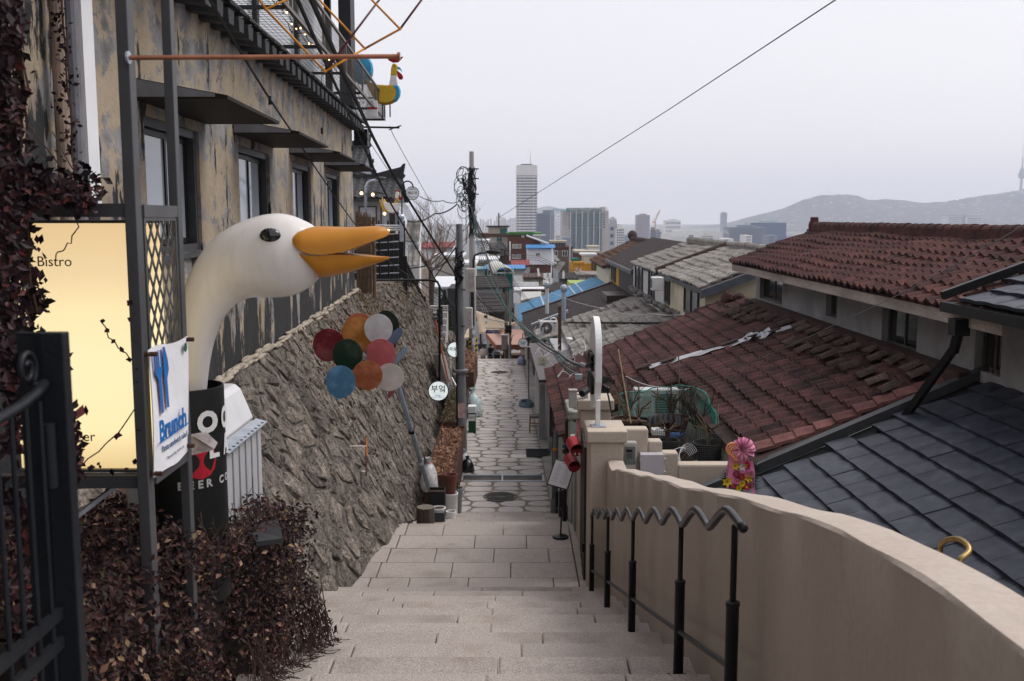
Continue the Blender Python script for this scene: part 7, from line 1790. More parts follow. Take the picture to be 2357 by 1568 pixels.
# black stair railing down the end of the wall
sr = thing('stair_railing', at(980,700,36), 'black flat bar railing down the branching steps at the end of the rubble wall', 'railing')
A_, B_ = at(932,598,33.4), at(1000,742,36.3)
pp = [A_.lerp(B_,t) for t in (0,.36,.62,.86,1.0)]
for p in pp: MB().bar(p+V((0,0,.12)), p+V((0,0,-1.15)), .14, .07).build('post', BLACK, sr)
for k_ in (0,.2,.42,.64,.86): MB().bar(A_+V((0,0,-k_)), B_+V((0,0,-k_)), .065).build('bar', BLACK, sr)
sr2 = thing('stair_railing', at(1008,750,37), 'short black railing panel at the foot of the branching steps', 'railing')
C_, D_ = at(998,722,35.7), at(1008,712,36.6)
for p in (C_, D_, at(1016,706,37.6)): MB().bar(p, p+V((0,0,-1.3)), .09, .05).build('post', BLACK, sr2)
for q in range(6): MB().bar(C_+V((0,0,-.1-.2*q)), at(1016,706,37.6)+V((0,0,-.1-.2*q)), .06).build('bar', BLACK, sr2)
sr3 = thing('stair_railing', at(1030,760,40), 'long thin black railing running on down behind the second rubble wall', 'railing')
for k_ in (0,.25,.5,.75): MB().bar(at(1016,690,40)+V((0,0,-k_)), at(1052,850,43)+V((0,0,-k_)), .04).build('bar', BLACK, sr3)
for t in (0,.25,.5,.75,1): p = at(1016,690,40).lerp(at(1052,850,43),t); MB().bar(p+V((0,0,.05)), p+V((0,0,-1.0)), .07,.04).build('post', BLACK, sr3)
bst = tag(MB().box((-3.0,36.4,-6.8),(-2.3,37.6,-4.9)).build('branch_steps', CONC), 'pale steps branching off the lane behind the rubble wall', 'steps', kind='structure')
for i in range(7): MB().box((-3.1-i*.05,36.6+i*.32,-4.9+i*.02),(-2.5,36.92+i*.32,-4.75+i*.22)).build('step', M('pale_step', (.42,.41,.40), .9, var=.15), bst)
wcg = thing('white_cage', at(968,640,48), 'white painted metal spiral stair cage behind the railing', 'stair cage'); 
for x in (961,969,977): MB().cyl(at(x,592,48), at(x,700,48), .035, n=6).build('post', WHITE, wcg)
for q in range(7): MB().bar(at(960,594+q*9,48), at(978,594+q*9,48), .05).build('rung', WHITE, wcg)
# bare tree and conifer
bt = thing('bare_tree', at(1000,720,47), 'large leafless tree with a spray of fine twigs left of the poles', 'tree')
m = MB(); p0 = at(985,735,47); p1 = at(992,650,47); p2 = at(985,600,47); m.tube([p0, p1, p2], [.24,.19,.14], 8); m.build('trunk', M('bark', (.09,.065,.05), .9, var=.3, vs=5, bump=.5), bt, smooth=True)
m = MB()
for q in range(9):
    a = random.uniform(0,6.28); branches(m, p1.lerp(p2, random.uniform(.3,1)), V((math.cos(a)*.9+.15, math.sin(a)*.7, random.uniform(.3,1.1))).normalized(), random.uniform(1.1,1.45), .05, 5, .75, .04)
tag(m.build('crown', M('twig_bark', (.20,.155,.13), .9, var=.3, vs=4), bt, fix=False), kind='stuff')
cf = thing('conifer', at(1022,760,44), 'small dark green conifer behind the thin black railing', 'tree'); c = at(1024,770,44)
MB().cyl(c, c+V((0,0,1.9)), .05, .01, n=6).build('trunk', WOOD, cf)
P_ = []
for q in range(1500): h = random.random(); r = .42*(1-h)**.8*random.uniform(.5,1.05); a = random.uniform(0,6.3); P_.append((c.x+math.cos(a)*r, c.y+math.sin(a)*r, c.z+.1+h*1.85))
tag(leaves(P_, .12, None, 1, 'crown', leafmat('conifer_leaf', [(.012,.022,.012),(.03,.045,.02),(.05,.06,.025)], .7), cf), kind='stuff')
# ================================================================ lower square: awning, umbrella, people
def sail(pts, lab):
    t_ = thing('sail_awning', pts[0], lab, 'awning'); a, b, c = [V(p) for p in pts]; m = MB(); n = 10; ids = {}
    for i in range(n+1):
        for j in range(n+1-i):
            u, v = i/n, j/n; w_ = 1-u-v; p = a*w_ + b*u + c*v; cen = (a+b+c)/3
            pull = (u*v+v*w_+u*w_)*.55 ; p = p.lerp(cen, pull*.5) + V((0,0,-.5*27*u*v*w_*.5)); ids[i,j] = len(m.v); m.v.append(tuple(p))
    for i in range(n):
        for j in range(n-i):
            m.f.append((ids[i,j],ids[i+1,j],ids[i,j+1])); m.m.append(0)
            if j < n-i-1: m.f.append((ids[i+1,j],ids[i+1,j+1],ids[i,j+1])); m.m.append(0)
    o = m.build('sail', M('sail_cream', (.62,.50,.36), .8, var=.06), t_, smooth=True, fix=False); s_ = o.modifiers.new('thick','SOLIDIFY'); s_.thickness = .02
sail([at(1093,715,70), at(1066,783,67), at(1092,772,69)], 'narrow cream sail awning left of the concrete pole')
sail([at(1093,714,70), at(1102,770,68), at(1195,748,66)], 'wide cream sail awning stretched over the lower square')
sail([at(1150,752,68), at(1130,765,67), at(1212,733,62)], 'end strip of cream sail awning running to the brown roof')
um = thing('market_umbrella', at(1155,800,66), 'salmon orange square market canopy with a drooping valance', 'canopy')
CANV = M('canopy_canvas', (.48,.30,.25), .85, var=.08, vs=1); VALM = M('valance_canvas', (.30,.115,.07), .85, var=.1)
tp = [at(1128,764,68), at(1186,760,68)]; lo_ = [at(1120,786,64.5), at(1136,798,63.5), at(1186,797,63), at(1188,785,66)]
m = MB(); m.add([at(1136,757,67.5), at(1204,759,67), at(1213,793,63.5), at(1142,794,63), at(1119,766,67)], [(0,1,2,3),(0,3,4)]); o = m.build('top', CANV, um); o.modifiers.new('t','SOLIDIFY').thickness = .03
m = MB(); n = 24; E_ = [at(1119,766,67), at(1142,794,63), at(1213,793,63.5)]
for i in range(n+1):
    t = i/n; p = E_[0].lerp(E_[1], t/.5) if t < .5 else E_[1].lerp(E_[2], (t-.5)/.5); m.v += [tuple(p), tuple(p+V((.03*math.sin(i*2.3),.05*math.sin(i*1.7),-.34+.05*math.sin(i*2.1))))]
for i in range(n): m.f.append((2*i,2*i+2,2*i+3,2*i+1)); m.m.append(0)
o = m.build('valance', VALM, um, fix=False); o.modifiers.new('t','SOLIDIFY').thickness = .02
for p in (E_[0]+V((.1,0,0)), E_[1]+V((.05,.1,0)), E_[2]-V((.1,0,0))): MB().cyl(p, (p.x,p.y,-10.3), .04, n=7).build('leg', GALV, um)
m = MB()
for q in range(5): a = at(1174,785,63.7)+V((random.uniform(-.15,.15),-.03,random.uniform(-.1,.1))); m.tube([a, a+V((random.uniform(-.1,.1),0,.25)), a+V((random.uniform(-.15,.15),0,.4))],.02,4)
m.build('twig_print', BLACK, um, fix=False)
st_ = thing('market_stall', at(1150,815,66), 'shadowy stall counter below the salmon canopy', 'stall'); MB().box((-.75,66.6,-10.3),(.9,67.4,-9.3)).build('counter', M('stall_dark', (.06,.035,.03), .8, var=.3), st_); MB().box((-.8,66.5,-9.3),(.95,67.5,-9.22)).build('top', M('stall_top', (.2,.12,.09), .7, var=.2), st_)
for q in range(4): MB().box((-.65+q*.38,66.55,-10.0),(-.42+q*.38,66.597,-9.5)).build('front_panel', M('stall_panel', (.12,.07,.06), .8, var=.3), st_)
# people
SKIN = M('skin', (.42,.26,.19), .6, var=.05); HAIR = M('hair_black', (.010,.008,.008), .5, var=.2, vs=20)
def skinmesh(name, verts, edges, rads, mat, par, root=0, sub=1):
    me = bpy.data.meshes.new(name); me.from_pydata([tuple(v) for v in verts], edges, []); me.materials.append(mat)
    o = bpy.data.objects.new(name, me); COL.objects.link(o); o.parent = par
    md = o.modifiers.new('skin', 'SKIN'); md.use_smooth_shade = True
    if not me.skin_vertices: 
        import bmesh; b = bmesh.new(); b.from_mesh(me); b.verts.layers.skin.verify(); b.to_mesh(me); b.free()
    for i, d in enumerate(me.skin_vertices[0].data):
        r = rads[i]; d.radius = (r, r) if not hasattr(r, '__len__') else r; d.use_root = (i == root)
    s_ = o.modifiers.new('sub', 'SUBSURF'); s_.levels = sub; s_.render_levels = sub
    return o
def person(x, y, z, yaw, jacket, trousers, lab, h=1.68, bag_=None, puff=1.0):
    t_ = thing('person', (x,y,z), lab, 'person'); t_.rotation_euler = (0,0,R(yaw)); s = h/1.70
    v = [(0,0,.93),(0,0,1.15),(0,.01,1.36),(0,.01,1.46),(0,-.01,1.55),(0,-.02,1.64)]; e = [(0,1),(1,2),(2,3),(3,4),(4,5)]; r = [.13,.12,.13,.055,.085,.075]
    for sd in (-1,1):
        b = len(v); v += [(sd*.17,.0,1.38),(sd*.23,.03,1.13),(sd*.13,-.16,1.05),(sd*.06,-.23,1.07)]; e += [(2,b),(b,b+1),(b+1,b+2),(b+2,b+3)]; r += [.055,.042,.032,.03]
        f = len(v)
        for q in range(5): v.append((sd*(.06-.0)+ (q-2)*.014, -.29 - .012*(2-abs(q-2)), 1.07+ (.0 if q else .02))); e.append((b+3,f+q)); r.append(.008)
        l = len(v); v += [(sd*.09,0,.88),(sd*.10,-.02,.48),(sd*.10,.02,.09),(sd*.10,-.12,.035)]; e += [(0,l),(l,l+1),(l+1,l+2),(l+2,l+3)]; r += [.085,.058,.042,.036]
    v = [V(p)*s for p in v]; r = [q*s for q in r]
    skinmesh('body', v, e, r, SKIN, t_)
    jv = [(0,0,.84),(0,0,1.0),(0,.0,1.2),(0,.01,1.37),(0,.02,1.45)]; je = [(0,1),(1,2),(2,3),(3,4)]; jr = [(.19*puff,.15*puff),(.185*puff,.15*puff),(.19*puff,.15*puff),(.17*puff,.12*puff),(.09,.08)]
    for sd in (-1,1): b = len(jv); jv += [(sd*.18,.01,1.36),(sd*.25,.03,1.12),(sd*.15,-.15,1.04)]; je += [(3,b),(b,b+1),(b+1,b+2)]; jr += [(.085*puff,)*2,(.075*puff,)*2,(.06,.06)]
    skinmesh('jacket', [V(p)*s for p in jv], je, [(a*s,b*s) for a, b in jr], jacket, t_)
    m = MB()
    if puff > 1: m.ball((0,.10*s,1.44*s), .13*s,.07*s,.08*s,10,6); o = m.mesh('hood', jacket, smooth=True); ob = bpy.data.objects.new('hood', o); COL.objects.link(ob); ob.parent = t_
    tv = []; te = []; tr_ = []
    tv.append((0,0,.92)); tr_.append((.15,.12))
    for sd in (-1,1): b = len(tv); tv += [(sd*.09,0,.82),(sd*.10,-.02,.46),(sd*.10,.02,.10)]; te += [(0,b),(b,b+1),(b+1,b+2)]; tr_ += [(.095,.1),(.072,.075),(.06,.065)]
    skinmesh('trousers', [V(p)*s for p in tv], te, [(a*s,b*s) for a, b in tr_], trousers, t_)
    m = MB(); m.ball((0,.015*s,1.615*s), .092*s,.105*s,.105*s,12,9); m.ball((0,.06*s,1.55*s), .07*s,.05*s,.08*s,10,7)
    ob = bpy.data.objects.new('hair', m.mesh('hair', HAIR, smooth=True)); COL.objects.link(ob); ob.parent = t_
    fm = MB()
    for sd in (-1,1): fm.ball((sd*.033*s,-.098*s,1.61*s),.010*s,nu=6,nv=5)
    ob = bpy.data.objects.new('eyes', fm.mesh('eyes', HAIR)); COL.objects.link(ob); ob.parent = t_
    fm = MB(); fm.ball((0,-.11*s,1.58*s),.014*s,.018*s,.025*s,6,5)
    for sd in (-1,1): fm.ball((sd*.088*s,.0,1.59*s),.012*s,.02*s,.03*s,6,5)
    ob = bpy.data.objects.new('nose_and_ears', fm.mesh('nose_and_ears', SKIN)); COL.objects.link(ob); ob.parent = t_
    return t_
PZ = -10.284
q = at(1112,800,67); person(q.x, 67, PZ, 6, M('puffer_cream', (.62,.55,.50), .7, var=.15, vs=9, stretch=(.2,.2,3)), M('trousers_dark', (.03,.03,.035), .8, var=.1), 'person seen from behind in a cream puffer jacket with a hood', 1.62, puff=1.18)
q = at(1128.5,800,67); person(q.x, 67.1, PZ, -4, M('coat_black', (.010,.011,.015), .8, var=.2), M('trousers_black', (.012,.012,.014), .8, var=.1), 'person seen from behind in a dark navy coat beside the cream jacket', 1.72, puff=1.12)
q = at(1139,806,66.5); person(q.x, 66.4, PZ, 60, M('shirt_pale_blue', (.22,.34,.42), .8, var=.2), M('jeans', (.03,.045,.08), .8, var=.1), 'person in a pale blue top partly behind the dark board', 1.6)
bd = thing('menu_board', at(1165,808,60.5), 'black standing menu board with a small painted figure below the canopy', 'menu board'); a, b = at(1158,799,60.5), at(1172,818,60.5)
MB().box((a.x,60.5,b.z-.8),(b.x,60.55,a.z)).build('board', BLACK, bd); MB().ball(((a.x+b.x)/2,60.49,lerp(b.z,a.z,.62)),.07,.01,.09,10,6).build('painted_figure', M('figure_yellow', (.6,.38,.05), .7, var=.2), bd); MB().ball(((a.x+b.x)/2,60.485,lerp(b.z,a.z,.75)),.04,.01,.04,8,6).build('painted_head', WHITE, bd)
for q in range(3): MB().box((a.x+.06,60.485,lerp(b.z,a.z,.34-.1*q)),(b.x-.06,60.499,lerp(b.z,a.z,.36-.1*q))).build('text_line', PLG, bd)
bd2 = thing('sandwich_board', at(1143,815,60), 'low black board with white writing at the top of the far steps', 'sign'); a = at(1137,811,60); MB().box((a.x,60,a.z-.9),(a.x+.38,60.05,a.z)).build('board', BLACK, bd2); text('커피 Choo', .09, WHITE, bd2, frame((a.x+.19,59.99,a.z-.1),(1,0,0),Z,(0,-1,0)), .001)
# blue street name sign on its wooden and steel poles
for px, y0, y1, Y, r, mt_, lab in ((1164.5,694,830,52.5,.10,M('wood_pole', (.12,.095,.075), .9, var=.3, vs=3),'brown wooden pole carrying the blue street name sign'),(1173.5,690,830,51.5,.075,M('grey_pole', (.22,.215,.21), .7, var=.2),'grey steel pole just right of the wooden pole')):
    a, b = at(px,y1,Y), at(px,y0,Y); t_ = thing('utility_pole', (a.x,a.y,a.z), lab, 'utility pole'); MB().cyl(a,(a.x+.03,a.y,b.z+.5),r,r*.85,n=10).build('pole', mt_, t_, smooth=True, sharp=40)
    if px < 1170:
        c = at(1161,788,51.9); MB().box((c.x-.16,51.7,c.z-.36),(c.x+.15,52,c.z+.36)).build('grey_box', M('pole_box', (.27,.26,.24), .7, var=.1), t_, bevel=.02); MB().box((c.x-.19,51.65,c.z+.36),(c.x+.18,52.05,c.z+.42)).build('box_lid', PLG, t_)
        c = at(1171,757,51.5); MB().box((c.x-.17,51.3,c.z-.2),(c.x+.15,51.6,c.z+.2)).build('black_box', BLACK, t_)
        a = at(1105,737,51.8); m = MB(); m.tube([at(1170,743,51.4), at(1140,738,51.6), at(1121,734,51.8)], .03, 6); t2 = thing('lamp_arm', a, 'white lamp arm with a glass globe beside the wooden pole', 'lamp'); m.build('arm', PLG, t2); MB().ball(at(1119,740,51.8), .09,.09,.12,10,8).build('globe', WHITE, t2, smooth=True); MB().box(at(1117,730,51.8)-V((.06,.05,.05)), at(1117,730,51.8)+V((.12,.05,.1))).build('camera', BLACK, t2)
sn = thing('street_sign', at(1133,763,52), 'blue street name sign with white lettering pointing left', 'sign'); a = at(1118,768,52); b = at(1148,759.5,52); SB = M('sign_blue', (.012,.03,.17), .4, var=.05)
MB().prism([(a.x+.05,52,a.z),(b.x,52,a.z),(b.x,52,b.z),(a.x+.05,52,b.z),(a.x-.02,52,(a.z+b.z)/2)],(0,.03,0)).build('plate', SB, sn)
text('이화장1나길', .105, WHITE, sn, frame(((a.x+b.x)/2+.1,51.99,lerp(a.z,b.z,.66)),(1,0,0),Z,(0,-1,0)), .001); text('Ihwajang 1na-gil', .06, WHITE, sn, frame(((a.x+b.x)/2+.12,51.99,lerp(a.z,b.z,.22)),(1,0,0),Z,(0,-1,0)), .001); text('14-60', .05, WHITE, sn, frame((a.x+.13,51.99,(a.z+b.z)/2),(1,0,0),Z,(0,-1,0)), .001)
MB().bar(at(1118,755.5,52), at(1166,755.5,52.3), .06).build('arm', PLG, sn)
# white mural wall and pot
mw = thing('white_wall', at(1120,775,76), 'white house wall with a faint blue flower mural at the end of the square', 'wall'); a, b = at(1089,803,76), at(1165,741,76)
MB().box((a.x,76,-10.4),(b.x,76.4,b.z)).build('wall', M('mural_wall', (.46,.47,.50), .9, var=.08), mw); MB().box((at(1102,0,76).x,75.9,-10.3),(at(1105,0,76).x,75.99,b.z-.3)).build('downpipe', BLACK, mw); MB().box((a.x,75.95,-10.3),(at(1101,0,76).x,75.99,b.z-.2)).build('door', M('pale_door', (.36,.38,.42), .7, var=.1), mw)
for q in range(5): aa = R(q*38+10); c = at(1126,752,75.9); MB().ball(c+V((math.cos(aa)*.28,0,math.sin(aa)*.25)), .22,.008,.12,10,6).build('mural_petal', M('mural_blue', (.33,.37,.45), .9, var=.3, vs=6), mw)
c = at(1110,800,74.5); pot((c.x,74.5,PZ), .34,.75, PB, 'black pot with a thin dry plant against the mural wall', plant=9)

# ================================================================ houses of the lower neighbourhood
BRICK = M('brown_brick', (.10,.045,.037), .9, var=.3, vs=.9, fine=.25, fs=9); WHITEW = M('white_house_wall', (.62,.63,.66), .9, var=.08, vs=.5); OCHRE = M('ochre_paint', (.55,.27,.035), .85, var=.1)
DROOF = M('dark_shingle', (.040,.032,.032), .9, var=.25, vs=.8, fine=.2, fs=6); BLUR = M('blue_roof', (.05,.22,.48), .5, var=.15, vs=.8); REDR = M('red_roof', (.22,.03,.03), .6, var=.15); BEIGE = M('beige_wall', (.40,.36,.29), .9, var=.15, vs=.6)
WFR = M('white_frame', (.62,.62,.62), .5, var=.03); CREAMG = M('curtain_glass', (.34,.33,.29), .3, var=.4, vs=1.5)
def house(name, px0, px1, py0, Y, dep, wall, lab, wins=(), roof=None, parapet=None, cat='house', py1=None):
    a, b = at(px0,py0,Y), at(px1,py0,Y); zb = at(0,py1,Y).z if py1 else gz(Y)-.5
    t_ = thing(name, ((a.x+b.x)/2, Y, zb), lab, cat); MB().box((a.x,Y,zb),(b.x,Y+dep,a.z)).build('wall', wall, t_)
    for w_ in wins:
        p, q = at(w_[0],w_[3],Y-.01), at(w_[2],w_[1],Y-.01); winbox(t_, (p.x,Y-.005,p.z),(q.x,Y-.005,q.z), WFR, w_[4] if len(w_) > 4 else CREAMG, ax='y', nm=w_[5] if len(w_) > 5 else 1, th=.12)
    if parapet: MB().box((a.x-.15,Y-.15,a.z),(b.x+.15,Y+dep+.15,a.z+parapet[0])).build('parapet', parapet[1], t_)
    if roof:                                                     # (material, lower py, upper py, overhang px, rise depth, ribs)
        mt_, pl_, pu, oh, rd, rib = roof; A, B = at(px0-oh,pl_,Y-.4), at(px1+oh,pl_,Y-.4); zu = at(0,pu,Y+rd).z; n = (rib and max(4,int((B.x-A.x)/.32))) or 1
        if rib:
            m = MB(); pts = []
            for i in range(n):
                x0 = lerp(A.x,B.x,i/n); w_ = (B.x-A.x)/n; pts += [(x0,0),(x0+w_*.6,0),(x0+w_*.68,.05),(x0+w_*.92,.05)]
            pts.append((B.x,0)); K = len(pts); m.add([(x,Y-.4,A.z+h) for x,h in pts]+[(x,Y+rd,zu+h) for x,h in pts]+[(A.x,Y-.4,A.z-.12),(B.x,Y-.4,A.z-.12),(A.x,Y+rd,zu-.12),(B.x,Y+rd,zu-.12)], [(i,i+1,K+i+1,K+i) for i in range(K-1)]+[(2*K,2*K+1,2*K+3,2*K+2),(0,2*K,2*K+2,K),(K-1,2*K-1,2*K+3,2*K+1)]+[(i,2*K,2*K+1) for i in (0,)])
            m.build('roof', mt_, t_, fix=False)
        else: MB().hexa([(A.x,Y-.4,A.z-.12),(B.x,Y-.4,A.z-.12),(B.x,Y+rd,zu-.12),(A.x,Y+rd,zu-.12),(A.x,Y-.4,A.z),(B.x,Y-.4,A.z),(B.x,Y+rd,zu),(A.x,Y+rd,zu)]).build('roof', mt_, t_)
    return t_
GRN = M('roof_green', (.05,.16,.04), .7, var=.2)
h3 = house('brick_house', 1168,1245,541,125,9,BRICK,'tall brown brick house with a green parapet and white windows',[(1179,562,1200,572),(1178,586,1199,596,CREAMG,3),(1200.6,541.8,1206.6,547)],parapet=(.25,GRN))
p, q = at(1172,540,124.8), at(1229,534.5,124.8); MB().box((p.x,124.7,p.z),(q.x,125.0,q.z)).build('green_parapet', GRN, h3); a, b = at(1228,551,124.4), at(1245,541,124.4); MB().box((a.x,124.2,a.z),(b.x,124.99,a.z+.6)).build('balcony', M('balcony_grey', (.36,.35,.36), .8, var=.1), h3); MB().box((a.x-.1,124.1,b.z-.1),(b.x+.6,124.99,b.z+.05)).build('balcony_roof', WHITEW, h3)
MB().cyl(at(1174,556,124.7), at(1174,600,124.7), .09, n=6).build('downpipe', WHITE, h3)
h4 = house('white_house', 1214,1276,570,110,7,WHITEW,'white rendered house with a bright blue metal roof and brick base',[(1233,582,1243,589.5,DGLASS)],roof=(BLUR,571,563,3,2.2,1))
a, b = at(1220,628,109.8), at(1273,609,109.8); MB().box((a.x,109.7,gz(110)),(b.x,110-.005,b.z)).build('brick_base', BRICK, h4); MB().box((a.x-.5,109.55,b.z),(b.x+.4,109.99,b.z+.25)).build('ledge', WHITEW, h4); MB().cyl(at(1271,572,109.5), at(1269,628,109.5), .07, n=6).build('downpipe', WHITE, h4)
a, b = at(1212,562,114), at(1262,556,114); MB().hexa([(a.x,112,a.z+.9),(b.x,112,a.z),(b.x,116,a.z),(a.x,116,a.z+.9),(a.x,112,a.z+1.05),(b.x,112,a.z+.15),(b.x,116,a.z+.15),(a.x,116,a.z+1.05)]).build('rear_canopy', WHITEW, h4)
h5 = house('red_roof_house', 1178,1218,612,104,5,WHITEW,'low house under a crimson metal roof in front of the white house',roof=(REDR,611,599,2,4.5,1))
h1 = house('rooftop_house', 1100,1170,546,148,9,M('terrace_wall', (.30,.25,.20), .9, var=.2),'ochre roofed terrace house crowded with rooftop antennas',[(1128,545,1140,558),(1142,545,1157,558,M('green_glass', (.05,.12,.10), .3, var=.4))],parapet=(.5,BRICK))
a, b = at(1124,538,149), at(1168,523,149); MB().box((a.x,149,a.z),(b.x,152,b.z)).build('roof_hut', BEIGE, h1); MB().box((a.x-.3,148.7,b.z),(b.x+.3,152.3,b.z+.2)).build('hut_roof', DROOF, h1); MB().box((at(1150,0,149).x,148.9,a.z),(at(1166,0,149).x,148.99,b.z-.2)).build('teal_panel', M('teal_sheet', (.02,.13,.10), .6, var=.2), h1)
MB().cyl(at(1148,523,150), at(1148,490,150), .10, n=6).build('mast', DGREY, h1)
for x, y0, y1 in ((1144,500,512),(1151,494,508),(1158,504,520),(1163,503,520),(1165,506,521),(1138,514,522)): MB().box(at(x-1,y1,150.4)-V((0,0,0)), at(x+1,y0,150.4)+V((0,.3,0))).build('panel_antenna', WHITE, h1)
h2 = house('tiled_house', 1140,1172,573,135,7,M('dark_house_wall', (.10,.07,.06), .9, var=.2),'small house with a black hipped tile roof and pale windows',[(1143,576,1160,588,CREAMG,3),(1163,574,1168,586)])
a, b = at(1129,574,134), at(1176,572,134); zt_ = at(0,555,138).z; m = MB(); m.add([(a.x,133.5,a.z),(b.x,133.5,a.z),(b.x,143,a.z),(a.x,143,a.z),(lerp(a.x,b.x,.38),138,zt_),(lerp(a.x,b.x,.55),138,zt_)], [(0,1,5,4),(1,2,5),(2,3,4,5),(3,0,4),(0,3,2,1)]); m.build('roof', HT_, h2)
for t in (.2,.4,.6,.8): MB().bar((lerp(a.x,b.x,t),133.45,a.z+.06),(lerp(lerp(a.x,b.x,.38),lerp(a.x,b.x,.55),t),138,zt_+.06),.12).build('roof_rib', HT_, h2)
MB().bar((lerp(a.x,b.x,.36),138,zt_+.15),(lerp(a.x,b.x,.57),138,zt_+.15),.3).build('roof_ridge', HT_, h2)
h6 = house('stair_building', 1270,1316,574,120,7,M('stair_wall', (.15,.12,.11), .9, var=.25),'grey frame building with an outside stair and glazed top',[(1274,577,1284,590,DGLASS),(1294,577,1306,590,DGLASS)],parapet=(.3,BRICK))
a, b = at(1269,574,121), at(1302,559,121); MB().box((a.x,121,a.z),(b.x,125,b.z)).build('glazed_room', M('grey_glazing', (.25,.25,.24), .3, var=.3, vs=1), h6); MB().box((a.x-.2,120.8,b.z),(b.x+.2,125.2,b.z+.25)).build('room_roof', BEIGE, h6)
for x in np.linspace(1269,1302,7): MB().box((at(x,0,120.9).x-.07,120.85,a.z),(at(x,0,120.9).x+.07,120.99,b.z)).build('mullion', DGREY, h6)
MB().bar(at(1294,604,119.3), at(1278,628,118.6), .9, .25).build('stair_flight', M('stair_conc', (.30,.29,.28), .9, var=.1), h6); MB().bar(at(1272,588,119.3), at(1284,602,118.6), .7, .2).build('stair_flight', M('stair_conc2', (.22,.21,.2), .9, var=.1), h6)
MB().cyl(at(1312,560,119), at(1310,640,119), .09, n=6).build('pole', GALV, h6)
h7 = house('orange_house', 1319,1377,607,110,7,OCHRE,'bright ochre orange house with a white rooftop hut',[(1325,616,1329,622),(1334,618,1338,624)])
a, b = at(1343,608,111), at(1368,588,111); MB().box((a.x,111,a.z),(b.x,114,b.z)).build('roof_hut', M('hut_cream', (.60,.60,.54), .8, var=.05), h7); MB().box((a.x-.3,110.7,b.z),(b.x+.3,114.3,b.z+.2)).build('hut_roof', WHITEW, h7); a, b = at(1368,622,109.5), at(1391,595,109.5); MB().box((a.x,109.6,a.z),(b.x,113,b.z)).build('glass_porch', DGLASS, h7)
for x in (1369,1376,1383,1390): MB().box((at(x,0,109.5).x-.08,109.4,a.z),(at(x,0,109.5).x+.08,109.55,b.z)).build('porch_post', DGREY, h7)
a, b = at(1319,607,109.8), at(1345,602.5,109.8); MB().box((a.x,109.7,a.z),(b.x,110.5,b.z)).build('parapet', OCHRE, h7); MB().box((a.x,111,a.z),(at(1340,0,111).x,113,b.z+.3)).build('green_deck', M('deck_green', (.02,.14,.09), .7, var=.1), h7)
house('flat_house', 1326,1380,583,135,8,BRICK,'low brown house with a flat roof behind the orange house',parapet=(.3,BEIGE)); h = house('white_cube', 1356,1379,570,140,5,WHITEW,'small white rooftop cube beyond the orange house',parapet=(.2,BEIGE))
house('grey_shed', 1330,1378,632,95,5,M('shed_wall', (.22,.2,.18), .9, var=.2),'weathered shed with a flat grey sheet roof and pale windows',[(1332,632,1348,644,CREAMG,4),(1352,632,1362,644)],roof=(M('shed_roof', (.20,.18,.165), .8, var=.2),632,624,3,4,0))
h9 = house('blue_roof_cottage', 1116,1206,620,98,6,M('cottage_dark', (.06,.05,.05), .7, var=.2),'cottage with a flat bright blue roof and tall white windows',[(1180,620,1205,634,CREAMG,5),(1122,622,1136,634,DGLASS)],roof=(BLUR,619,610,4,5,1)); a, b = at(1180,650,97.9), at(1205,634.5,97.9); MB().box((a.x,97.8,a.z),(b.x,97.99,b.z)).build('white_base', WHITE, h9)
house('white_annex', 1084,1117,619,99,6,M('pale_green_wall', (.55,.60,.58), .9, var=.06),'pale annex left of the blue roofed cottage',roof=(M('annex_roof', (.12,.30,.36), .6, var=.1),619,615,1,3,0))
h10 = thing('arched_porch', at(1158,640,88), 'teal glazed porch with a pale arched canopy', 'porch'); a, b = at(1143,660,88), at(1181,630,88); MB().box((a.x,88,-8),(b.x,90.2,b.z)).build('glass_box', M('teal_glass', (.008,.16,.13), .12, var=.35, vs=1.2), h10)
m = MB(); n = 12; cxm = (a.x+b.x)/2; hw = (b.x-a.x)/2+.1
for i in range(n+1): aa = math.pi*i/n; m.v += [(cxm-math.cos(aa)*hw, 87.2, b.z+math.sin(aa)*.62), (cxm-math.cos(aa)*hw-.9, 91.5, b.z+math.sin(aa)*.72+.3)]
for i in range(n): m.f.append((2*i,2*i+2,2*i+3,2*i+1)); m.m.append(0)
o = m.build('arched_canopy', M('canopy_pale', (.55,.55,.50), .6, var=.1), h10, smooth=True, fix=False); o.modifiers.new('t','SOLIDIFY').thickness = .06
for x in (a.x,cxm,b.x): MB().box((x-.05,87.93,-8),(x+.05,87.99,b.z+.4)).build('post', GALV, h10)
h11 = thing('dark_shingle_house', at(1130,690,80), 'wide dark shingled double roof house beyond the concrete pole', 'house')
def roofquad(par, c, mat, name='roof', th=.15):
    n = (V(c[1])-V(c[0])).cross(V(c[3])-V(c[0])).normalized(); n = n if n.z > 0 else -n; MB().hexa([V(p)-n*th for p in c]+[V(p) for p in c]).build(name, mat, par)
roofquad(h11, [at(1089,662,82),at(1176,660,82),at(1164,634,87),at(1085,635,87)], DROOF); roofquad(h11, [at(1086,720,76),at(1176,716,76),at(1160,674,81),at(1086,676,81)], DROOF)
a, b = at(1086,676,82.5), at(1164,662,82.5); MB().box((a.x,82.6,-9),(b.x,87,b.z)).build('wall', M('dark_wall', (.06,.05,.05), .9, var=.1), h11); p, q = at(1091,674,82.5), at(1157,664,82.5); MB().box((p.x,82.5,p.z),(q.x,82.59,q.z)).build('white_panel', M('panel_pale', (.42,.43,.45), .8, var=.1), h11)
a, b = at(1086,800,77), at(1174,720,77); MB().box((a.x,77,-10.5),(b.x,81,b.z)).build('wall', M('lower_dark_wall', (.05,.045,.045), .9, var=.1), h11)
